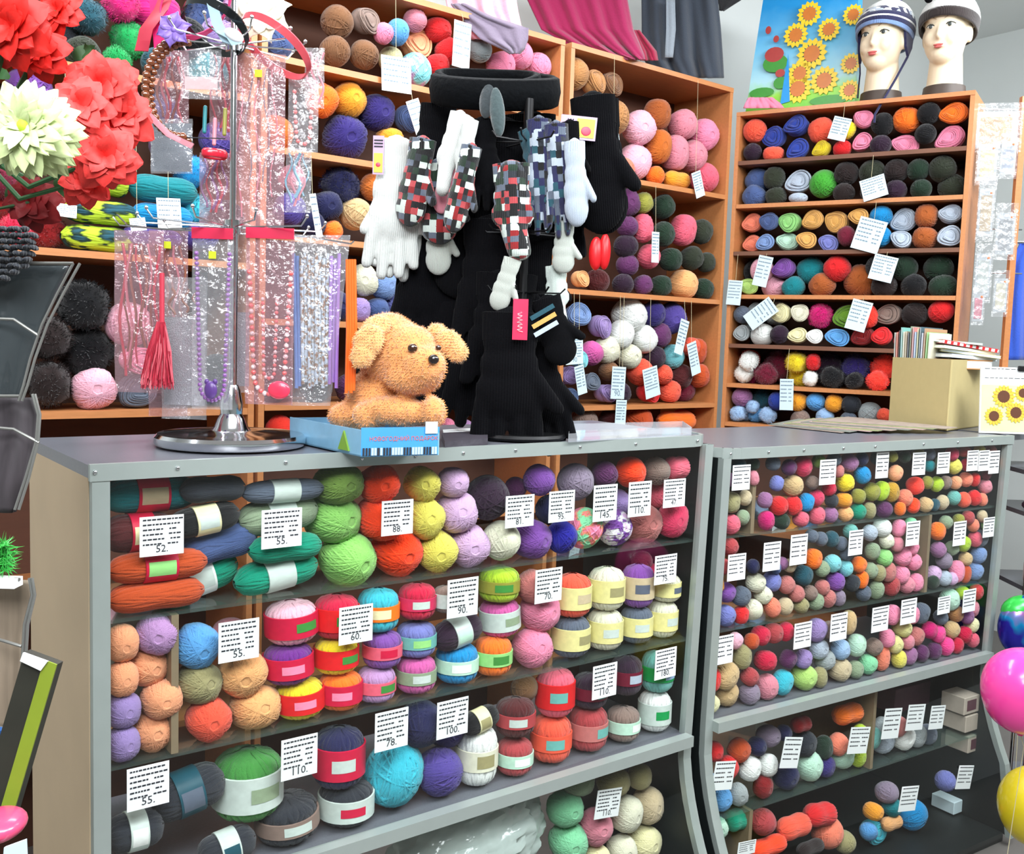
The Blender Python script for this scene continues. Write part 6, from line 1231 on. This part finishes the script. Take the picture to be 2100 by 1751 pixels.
cc = ca+FLATR*cw/2+cz_*ch_/2+FLATF*.002
put('calendar_board', MB().box(cc, (cw, .006, ch_), cR), PAPER, cal, smooth=False)
put('printed_picture', MB().box(cc-cz_*ch_*.12-cn_*.0036, (cw*.96, .0006, ch_*.7), cR), mat('calendar_pale_green_print', (196, 206, 160), .4, scale=18, var=.25), cal, smooth=False)
def cpos(px, py): return hitp(px, py, cc-cn_*.0044, cn_)
for q_ in ((2058, 813, 24), (2038, 853, 20), (2083, 846, 22), (2098, 806, 18)): flat_flower(q_[0], q_[1], q_[2], 16, mat('sunflower_brown_print', (90, 52, 30), .5), cal, cpos, cR, mat('calendar_yellow_print', (232, 180, 60), .5))
pm = MB(); rr = random.Random(2); [card_part(pm, cc+cz_*ch_*.38-cn_*.003, cx_, cz_, cw, ch_*.22, 2, rr)]; put('printed_heading', pm, INK, cal, smooth=False, kind='stuff')
put('binder_clip', MB().box(cpos(2095, 756)-cn_*.004, (.026, .008, .016), cR, bev=.002), BLKMET, label='black binder clip on the upper edge of the calendar', cat='clip')
sc_ = thing('side_counter', 'narrow grey counter board continuing the right case at its far end', 'counter', (3.26, 1.80, 0))
put('counter_board', MB().box((3.27, 1.80, ZT2-.01), (.50, .36, .02)), LAM, sc_, smooth=False)
for x_, y_ in ((3.035, 1.66), (3.035, 1.94)): put('leg', MB().cyl((x_, y_, 0), (x_, y_, ZT2-.02), .012, n=12), CHROME, sc_)
# ------------------------------------------------------------------ hanging craft kits at the right edge
DK = depth_of(RUZ.W(aE, -.02, 1.6))+.02
kt0 = thing('kit_stand', 'slim stand with hooks for craft kits beside the corner unit', 'display stand', at(2066, 880, DK)); zk = at(2060, 200, DK).z
kp = at(2062, 700, DK+.06); put('post', MB().box(Vector((kp.x, kp.y, zk/2)), (.022, .022, zk), RUP), WOOD, kt0, smooth=False)
for yy in (225, 345, 470, 560): a_ = at(2062, yy, DK+.05); put('hook_bar', MB().tube([a_-FLATR*.09, a_+FLATR*.06], .003, 6), CHROME, kt0)
for i, (px, py, w_, h_, inner, c) in enumerate(((2042, 262, 100, 90, 'sand', 'upper wide'), (2025, 330, 44, 90, 'cream', 'narrow upper left'), (2068, 320, 34, 84, 'silver grey', 'upper right'), (2022, 430, 34, 120, 'beige', 'middle left'), (2062, 475, 42, 105, 'light grey', 'middle right'), (2016, 560, 34, 110, 'mist', 'lower left'), (2052, 602, 30, 86, 'ivory', 'lower right'), (2006, 628, 24, 70, 'dusty pink', 'lowest left'))):
    D = DK-.01-.006*i; s = pxm(D); c_ = at(px, py, D); t = thing('craft_kit', 'clear-bagged craft kit with %s picture card, %s of the hanging kits' % (inner, c), 'craft kit', c_+UP*h_*s/2, 'craft kits hanging beside the corner unit')
    R = RUP @ Euler((0, 0, -.25)).to_matrix(); P = [[c_+R@Vector((w_*s*(u/6-.5), -.003+.0015*math.sin(u*3+v), h_*s*(.55-v/8*1.1))) for u in range(7)] for v in range(9)]
    put('clear_film', MB().grid(P), FILM, t, ang=1); put('picture_card', MB().box(c_+R@Vector((0, .001, -.04*h_*s)), (w_*s*.84, .0012, h_*s*.8), R), pal('light grey', .5, 0), t, smooth=False)
    put('picture', MB().box(c_+R@Vector((0, -.0006, -.06*h_*s)), (w_*s*.6, .0008, h_*s*.6), R), mat('stitched_picture_'+inner.replace(' ', '_'), tuple(int(v*.82) for v in PAL[inner]), .6, scale=45, var=.5), t, smooth=False)
    put('small_mark', MB().ell(c_+R@Vector((.25*w_*s, -.002, .28*h_*s)), (.005, .001, .004), R, 10, 6), mat('orange_logo_print', (226, 116, 60), .5), t)
rl = thing('clothes_rail', 'chrome clothes rail carrying the blue cloth at the right edge', 'clothes rail', Vector((at(2150, 500, DK+.22).x, at(2150, 500, DK+.22).y, 0)))
q0, q1 = at(2085, 497, DK+.22), at(2215, 497, DK+.22); q1.z = q0.z
put('rail_bar', MB().tube([q0, q1], .006, 10), CHROME, rl)
for q_ in (q1,): put('rail_post', MB().cyl(Vector((q_.x, q_.y, 0)), q_, .009, n=12), CHROME, rl)
put('rail_foot', MB().box(Vector((q1.x, q1.y, .012)), (.06, .5, .02), RUP), CHROME, rl, smooth=False)
cloth('blue_cloth', [(495, 2094, 2200), (540, 2072, 2200), (600, 2064, 2200), (680, 2060, 2200), (738, 2058, 2200)], DK+.22, FAB('bright_blue_fabric', (44, 84, 190)), nf=3, fold=.015, label='bright blue cloth hanging at the right edge behind the counter', cat='cloth')
# ------------------------------------------------------------------ right edge below: neighbouring wire rack, balloons
def balloon(px, py, rpx, D, m_, label, z0=None):
    c = at(px, py, D); r = rpx*pxm(D); t = thing('balloon', label, 'balloon', c-UP*r)
    put('balloon_skin', MB().lathe([(max(1e-4, r*math.sin(PI*i/24)**(.9)), -r*math.cos(PI*i/24)*(1.12 if i < 12 else 1)) for i in range(25)]+[(1e-4, r)], c, n=36), m_, t)
    put('knot', MB().cyl(c-UP*r*1.10, c-UP*r*1.2, r*.03, r*.07, 10), m_, t)
    put('string', MB().tube([c-UP*r*1.18, c-UP*(r*1.5)+FLATR*.01, Vector((c.x-.02, c.y, .35)), Vector((c.x, c.y, .003))], .0008, 5), THREAD, t); return t
PKB = mat('hot_pink_latex', (246, 70, 160), .22, var=.03, coat=.3); YLB = mat('golden_yellow_latex', (206, 186, 30), .25, var=.04, coat=.3)
FOILB = marbled('blue_foil', 'ultramarine', 'azure', 'orchid', 6); FOILB.node_tree.nodes['Principled BSDF'].inputs['Roughness'].default_value = .2; FOILB.node_tree.nodes['Principled BSDF'].inputs['Metallic'].default_value = .5
GRF = mat('green_foil', (60, 200, 80), .25, .3)
balloon(2100, 1412, 82, 2.20, PKB, 'hot pink balloon in front of the right glass case')
balloon(2128, 1650, 76, 2.30, YLB, 'golden yellow balloon at the lower right edge')
DF = 3.05
fb = thing('foil_balloon', 'shiny blue and green foil balloon at the right edge behind the pink one', 'balloon', at(2105, 1345, DF)); put('foil_skin', MB().ell(at(2105, 1285, DF), (58*pxm(DF), 34*pxm(DF), 66*pxm(DF)), RUP, 28, 18), FOILB, fb); put('green_top', MB().ell(at(2100, 1254, DF), (46*pxm(DF), 30*pxm(DF), 34*pxm(DF)), RUP, 20, 12), GRF, fb, label='green foil top')
put('string', MB().tube([at(2105, 1345, DF), at(2092, 1420, DF), Vector((at(2105, 1345, DF).x, at(2105, 1345, DF).y, .003))], .0008, 5), THREAD, fb)
gfm = marbled('red_gold_foil_print', 'maroon', 'mustard', 'dark olive', 12)

# side rack at the right edge
DQ = 3.25; sr = thing('wire_rack', 'low metal rack at the right edge beyond the right glass case', 'rack', Vector((at(2160, 1000, DQ).x, at(2160, 1000, DQ).y, 0)))
for py in (962, 1045, 1195, 1606):
    c = at(2150, py, DQ); put('rack_shelf', MB().box(c, (.26, .3, .014), RUP), LAM, sr, smooth=False)
for dx in (-.13, .13):
    for dy in (-.14, .14): c = at(2150, 1045, DQ)+FLATR*dx+FLATF*dy; put('rack_post', MB().cyl(Vector((c.x, c.y, 0)), Vector((c.x, c.y, at(2150, 930, DQ).z)), .006, n=10), CHROME, sr)
def onrack(nm, px, pyb, w_, h_, m_, label, cat, bev=.01): c = at(px, pyb, DQ)-FLATF*.11+UP*.008; s = pxm(DQ); c = c+UP*(h_*s/2); return put(nm, MB().box(c, (w_*s, .07, h_*s), RUP, bev=bev), m_, label=label, cat=cat)
onrack('white_packet', 2082, 1190, 34, 58, mat('pinkish_white_wrap', (236, 206, 206), .5), 'pinkish white wrapped packet on the right-hand wire rack', 'packet', .02)
onrack('dark_pot', 2110, 1190, 26, 80, mat('wine_red_wrap', (120, 16, 44), .5), 'wine red wrapped box beside the pinkish packet', 'box')
onrack('foil_bag', 2118, 1602, 110, 120, gfm, 'red and gold printed foil bag behind the pink balloon', 'bag', .02)
onrack('mint_box', 2098, 958, 40, 44, mat('pale_mint_box', (200, 226, 216), .5), 'pale mint box with red stripe on the top rack shelf', 'box')
onrack('dark_pouch', 2090, 1040, 46, 18, mat('dark_violet_pouch', (66, 44, 66), .6), 'dark violet pouch lying on the rack under the mint box', 'pouch')
# ------------------------------------------------------------------ things in the lower parts of the cases
bagm = clear('milky_crinkled_bag', (.9, .95, .92), .6, haze=.55, bump=1.0, rough=.18, hazecol=(.62, .72, .68, 1), scale=14)
c = C1.hit(960, 1725, .13); mb = MB(); mb.ell((0, 0, 0), 1, None, 64, 40); rr = random.Random(5)
mb.v = [v*(1+.16*abs(noise.noise(v*2.2))+.10*noise.noise(v*6.0)+.05*noise.noise(v*14)) for v in mb.v]; s = pxm(depth_of(c))
zf = .125; mb.v = [c+C1.R@Vector((v.x*165*s*1.05, v.y*.10, (v.z*95+v.x*22)*s)) for v in mb.v]; mn = min(v.z for v in mb.v); mb.v = [Vector((v.x, v.y, max(v.z, mn))) for v in mb.v]
put('plastic_bag', mb, bagm, label='crumpled milky white plastic bag under the rail of the left case', cat='bag')
PICB = mat('cream_picture_box', (176, 164, 150), .5); WIN = mat('plum_window_print', (84, 46, 56), .5)
def pbox(x, y, w_, h_, d, label, win, m_=PICB):
    c = C2.hit(x, y, d+.04); s = pxm(depth_of(c)); W_, H_ = w_*s*1.2, h_*s; t = thing('picture_box', label, 'box', c-UP*H_/2, 'boxes below the rail of the right glass case'); put('box_body', MB().box(c, (W_, .08, H_), C2.R, bev=.002), m_, t, smooth=False)
    for (u, v, a, b) in win: put('printed_window', MB().box(c+C2.u*W_*u+UP*H_*v-C2.n*.0404, (W_*a, .0012, H_*b), C2.R), WIN, t, smooth=False)
zb2 = C2b
pbox(1972, 1436, 52, 36, .03, 'cream picture box with plum window, topmost in the pile', [(-.1, 0, .5, .6)])
pbox(1976, 1472, 56, 34, .03, 'plain cream box in the middle of the pile', [])
pbox(1985, 1512, 66, 34, .03, 'cream box with two plum windows at the bottom of the pile', [(-.25, 0, .28, .6), (.2, 0, .3, .6)])
pbox(1855, 1420, 110, 50, .2, 'wide dusty plum box standing behind the white yarn', [], mat('dusty_plum_box', (110, 78, 88), .6))
pbox(1955, 1640, 62, 26, .06, 'small white box beside the grey yarn ball on the case bottom', [], PAPERB)
# ------------------------------------------------------------------ left foreground: wire rack with dark packets, flowers
DL = 1.12; PL = pxm(DL)
def lx(px, py, off=0.0): return at(px, py, DL+off)
lp = lx(-95, 800); lr = thing('wire_display_rack', 'curved chrome wire rack with dark packets at the left edge', 'rack', Vector((lp.x, lp.y, 0)))
put('post', MB().cyl(Vector((lp.x, lp.y, 0)), Vector((lp.x, lp.y, lx(-95, 150).z)), .012, n=14), CHROME, lr)
put('foot', MB().cyl(Vector((lp.x, lp.y, 0)), Vector((lp.x, lp.y, .02)), .16, n=28), CHROME, lr)
WRM = mat('dull_grey_wire', (140, 140, 136), .35, .6)
for off, dx in ((0, 0), (0.0, 14)):
    put('curved_wire', MB().tube([lx(150+dx, 540, 0), lx(118+dx*.9, 600), lx(86+dx*.8, 665), lx(62+dx*.7, 735), lx(48+dx*.6, 790), lx(38+dx*.5, 822)], .0016, 7), WRM, lr)
    put('curved_wire', MB().tube([lx(66+dx*.4, 808, 0), lx(78+dx*.3, 850), lx(74+dx*.3, 905), lx(52+dx*.5, 980), lx(30+dx*.6, 1045)], .0016, 7), WRM, lr)
    put('curved_wire', MB().tube([lx(60+dx*.4, 1185), lx(66+dx*.4, 1220), lx(50+dx*.5, 1280), lx(44+dx*.5, 1380), lx(40+dx*.4, 1500)], .0018, 7), WRM, lr)
for y0, x1, y1, x2, y2 in ((650, 28, 655, 78, 688), (870, 28, 880, 80, 908), (1305, 0, 1312, 44, 1325), (1530, 0, 1532, 54, 1552), (484, 10, 486, 60, 498)):
    put('cross_wire', MB().tube([lp+UP*(lx(-95, y0).z-lp.z), lx(x1, y1), lx(x2, y2)], .0018, 7), WRM, lr)
for yy in (540, 812, 1188, 1500): put('cross_wire', MB().tube([Vector((lp.x, lp.y, lx(-95, yy).z)), lx(40 if yy > 600 else 150, yy, .0)], .002, 7), WRM, lr)
dkp = clear('dark_glossy_film', (.5, .55, .56), .9, haze=.75, bump=.5, rough=.15, hazecol=(.05, .06, .065, 1), scale=12)
plaid = mat('dark_plaid_fabric', (58, 52, 56), .7, scale=26, var=.9, stretch=(3, 3, .3))
cloth('dark_packet', [(545, -120, 140), (600, -120, 112), (665, -120, 82), (735, -120, 60), (818, -120, 40)], DL+.02, dkp, nf=1, fold=.006, label='dark glossy film packet in the upper part of the left wire rack', cat='packet')
cloth('dark_scarf', [(560, -120, 90), (700, -120, 44), (800, -120, 20)], DL+.05, FAB('dark_grey_green_fabric', (52, 60, 60)), nf=2, fold=.008, label='dark grey scarf folded inside the upper rack packet', cat='scarf')
cloth('plaid_packet', [(815, -120, 66), (850, -120, 78), (905, -120, 74), (980, -120, 54), (1050, -120, 30)], DL+.02, plaid, nf=2, fold=.006, label='dark plaid folded scarf in the lower part of the left wire rack', cat='scarf')
cloth('striped_packet', [(1190, -120, 64), (1230, -120, 66), (1300, -120, 48), (1400, -120, 42), (1495, -120, 36)], DL+.03, mat('grey_brown_striped_fabric', (120, 106, 90), .7, scale=20, var=.6, stretch=(5, 5, .2)), nf=1, fold=.006, label='grey and brown striped packet lower down on the left wire rack', cat='packet')
ck = thing('chunky_knit', 'chunky dark grey knitted piece at the left edge', 'knitwear', lx(0, 570, -.02)); rr = random.Random(6)
CKM = knit('chunky_charcoal_knit', ['charcoal'])
for r_ in range(9):
    for c_ in range(12):
        px = -80+c_*13+(r_ % 2)*6; py = 470+r_*12.5; lim = 36+60*math.sin(min(1, (r_+1)/3.5)*PI/2) if r_ < 5 else 80-14*(r_-4)
        if px < lim: put('knit_stitch', MB().ell(lx(px, py, -.02+.004*math.sin(c_*2+r_)), (8.5*PL, .009, 5.6*PL), RUP @ Euler((0, .5 if c_ % 2 else -.5, 0)).to_matrix(), 10, 8), CKM, ck)
# leaning book, blue box, tinsel
bt = [(50, 1337), (118, 1362), (22, 1690), (-46, 1665)]
P = [at(x, y, .95) for x, y in bt]; bk = thing('gift_box', 'tall leaning gift box with yellow-green edge and white top, lower left', 'box', P[2])
put('box_body', MB().extrude(P, fw*.012), mat('dark_brown_green_print', (44, 44, 36), .5, scale=14, var=.6), bk, smooth=False)
e1 = [at(x, y, .948) for x, y in ((92, 1352), (118, 1362), (22, 1690), (-4, 1680))]; put('green_edge', MB().extrude(e1, -fw*.002), mat('yellow_green_edge', (128, 146, 40), .45, scale=12, var=.3), bk, smooth=False, label='yellow-green edge strip')
e1 = [at(x, y, .947) for x, y in ((50, 1337), (100, 1355), (86, 1374), (44, 1354))]; put('white_top', MB().extrude(e1, -fw*.003), PAPER, bk, smooth=False, label='white top flap')
pk = camslab('blue_box', [(-40, 1490), (36, 1506), (10, 1600), (-40, 1660)], .97, .01, mat('bright_royal_blue', (16, 74, 136), .5), 'bright blue box below the striped packet at the left edge', 'box')
tn = thing('green_tinsel', 'green tinsel tuft at the left edge beside the case', 'tinsel', lx(5, 1182)); mb = MB(); rr = random.Random(3)
for k in range(420):
    d = Vector((rr.gauss(0, 1), rr.gauss(0, 1), rr.gauss(0, 1))).normalized(); c = lx(2+rr.uniform(-26, 14), 1142+rr.uniform(-26, 26)); e = d.orthogonal().normalized()*.0012; mb.add([c-e, c+e, c+d*.018], [(0, 1, 2)])
put('tinsel_strips', mb, mat('green_tinsel_film', (60, 170, 70), .3, .2), tn, kind='stuff', fix=False)
tr_ = lx(-30, 1192); put('white_tray', MB().box(tr_, (136*PL, .02, 18*PL), RUP), PAPER, label='white tray under the green tinsel at the left edge', cat='tray', smooth=False)
put('pink_balloon', MB().ell(at(-5, 1692, .9), (54*pxm(.9), .03, 27*pxm(.9)), RUP, 24, 14), mat('deep_pink_latex', (214, 70, 110), .25, coat=.3), label='deep pink long balloon at the lower left corner', cat='balloon')
camslab('white_paper', [(8, 1738), (52, 1722), (54, 1765), (5, 1775)], .88, .003, PAPERB, 'white paper corner at the lower left edge', 'paper')
# flowers: every petal is a part
def flower(px, py, rpx, D, m_, label, rings, name='artificial_flower', stem=None, face=None, curl=.35, wid=.34, centre=None, tip=None):
    c = at(px, py, D); r = rpx*pxm(D); N0 = (Vector(face) if face else -fw).normalized(); F = frame(N0, rt); t = thing(name, label, 'flower', c, 'artificial flowers at the upper left')
    pm = MB(); rows = []
    for i in range(8):
        u = i/7; wdt = wid*(math.sin(PI*min(1, .12+.84*u))**.8)*(1 if u < .97 else .5); rows.append([Vector((v*wdt, u, curl*u*u-.12*abs(v)*wdt*2+.05*math.sin(6*u+v*3))) for v in (-1, -.5, 0, .5, 1)])
    pme = pm.grid(rows).mesh('petal', m_, ang=2); rr = random.Random(int(px*3+py))
    for (n, sc, el) in rings:
        for k in range(n):
            a = 2*PI*(k+rr.uniform(-.25, .25))/n; e_ = el+rr.uniform(-.12, .12); d = Vector((math.cos(a)*math.cos(e_), math.sin(a)*math.cos(e_), math.sin(e_))); 
            y = d; x = Vector((-math.sin(a), math.cos(a), 0)); z = x.cross(y); R = F @ Matrix((x, y, z)).transposed(); s = r*sc*rr.uniform(.88, 1.08)
            fmesh('petal', pme, TRS(c+N0*r*.06*n*0, R, (s, s, s)), t)
    if centre: put('flower_centre', MB().ell(c+N0*r*.1, r*.16, None, 12, 8), centre, t)
    q = stem or lx(-95, 260); put('stem', MB().tube([c-N0*r*.05, (c+q)/2-UP*.05, q], .003, 6), mat('dark_green_stem', (40, 80, 40), .7), t)
    return t
WHP = mat('white_green_petal', (206, 220, 160), .7, scale=20, var=.08); RDP = mat('scarlet_petal', (214, 24, 14), .6, scale=14, var=.2); COP = mat('coral_pink_petal', (240, 58, 54), .6, scale=14, var=.22); GRN = mat('yellow_green_flower_heart', (190, 210, 60), .7)
flower(55, 262, 98, .98, WHP, 'large white chrysanthemum with yellow-green heart at the left edge', [(26, 1.0, .0), (24, .92, .35), (20, .8, .7), (14, .62, 1.0), (9, .42, 1.3)], curl=.55, wid=.26, centre=GRN, name='white_chrysanthemum')
for i, (px, py, r, D, m_, w_) in enumerate(((205, 175, 72, 1.10, COP, 'coral silk flower, uppermost of the coral bunch'), (250, 235, 66, 1.12, COP, 'coral silk flower at the right of the coral bunch'), (165, 215, 66, 1.08, COP, 'coral silk flower just right of the white chrysanthemum'), (215, 320, 70, 1.10, COP, 'coral silk flower near the bottom of the bunch'), (175, 370, 56, 1.12, COP, 'coral silk flower, lowest of the coral bunch'), (245, 160, 42, 1.16, COP, 'small coral silk flower behind the coral bunch'),
      (20, 55, 80, 1.04, RDP, 'scarlet silk flower at the top left corner'), (75, 105, 62, 1.10, RDP, 'scarlet silk flower between the corner one and the coral bunch'), (115, 22, 50, 1.12, RDP, 'scarlet silk flower at the top edge'), (60, 415, 60, 1.16, mat('dark_red_petal', (130, 14, 20), .6), 'dark red silk flower below the white chrysanthemum'))):
    flower(px, py, r, D, m_, w_, [(9, 1.0, .05), (8, .85, .5), (6, .6, .9)], wid=.42, curl=.4, name='silk_flower', face=(-fw+rt*(.25 if px > 150 else -.1)-dn*.1*(i % 3-1)))
lf = MB(); rr = random.Random(9); lvm = MB().grid([[Vector((v*.3*math.sin(PI*min(1, .08+u/7*.92)), u/7, .1*math.sin(u)))for v in (-1, -.4, .4, 1)] for u in range(8)]).mesh('leaf', mat('dark_leaf_green', (44, 84, 40), .6, var=.3), ang=2)
lt = thing('leaf_spray', 'dark green artificial leaves between the flowers at the upper left', 'foliage', lx(-60, 300, .05))
put('stem', MB().tube([lx(-95, 330, .05), lx(0, 340, .1), lx(90, 380, .1)], .003, 6), MATS['dark_green_stem'], lt)
for (px, py, a, s_) in ((20, 380, 200, 60), (70, 400, 160, 60), (110, 390, 120, 66), (100, 120, 30, 50), (150, 120, 300, 56), (55, 130, 80, 50), (182, 128, 10, 40), (120, 355, 200, 60), (20, 160, 60, 50), (185, 145, 350, 34)):
    R = RUP @ Euler((PI/2, 0, 0)).to_matrix() @ Euler((0, 0, math.radians(a)), 'XYZ').to_matrix(); s = s_*PL; fmesh('leaf', lvm, TRS(lx(px, py, .05), R, (s, s, s)), lt)
kinds = {}
for it in ITEMS: nm_ = it['o'].name.split('.')[0]; kinds[nm_] = kinds.get(nm_, 0)+1
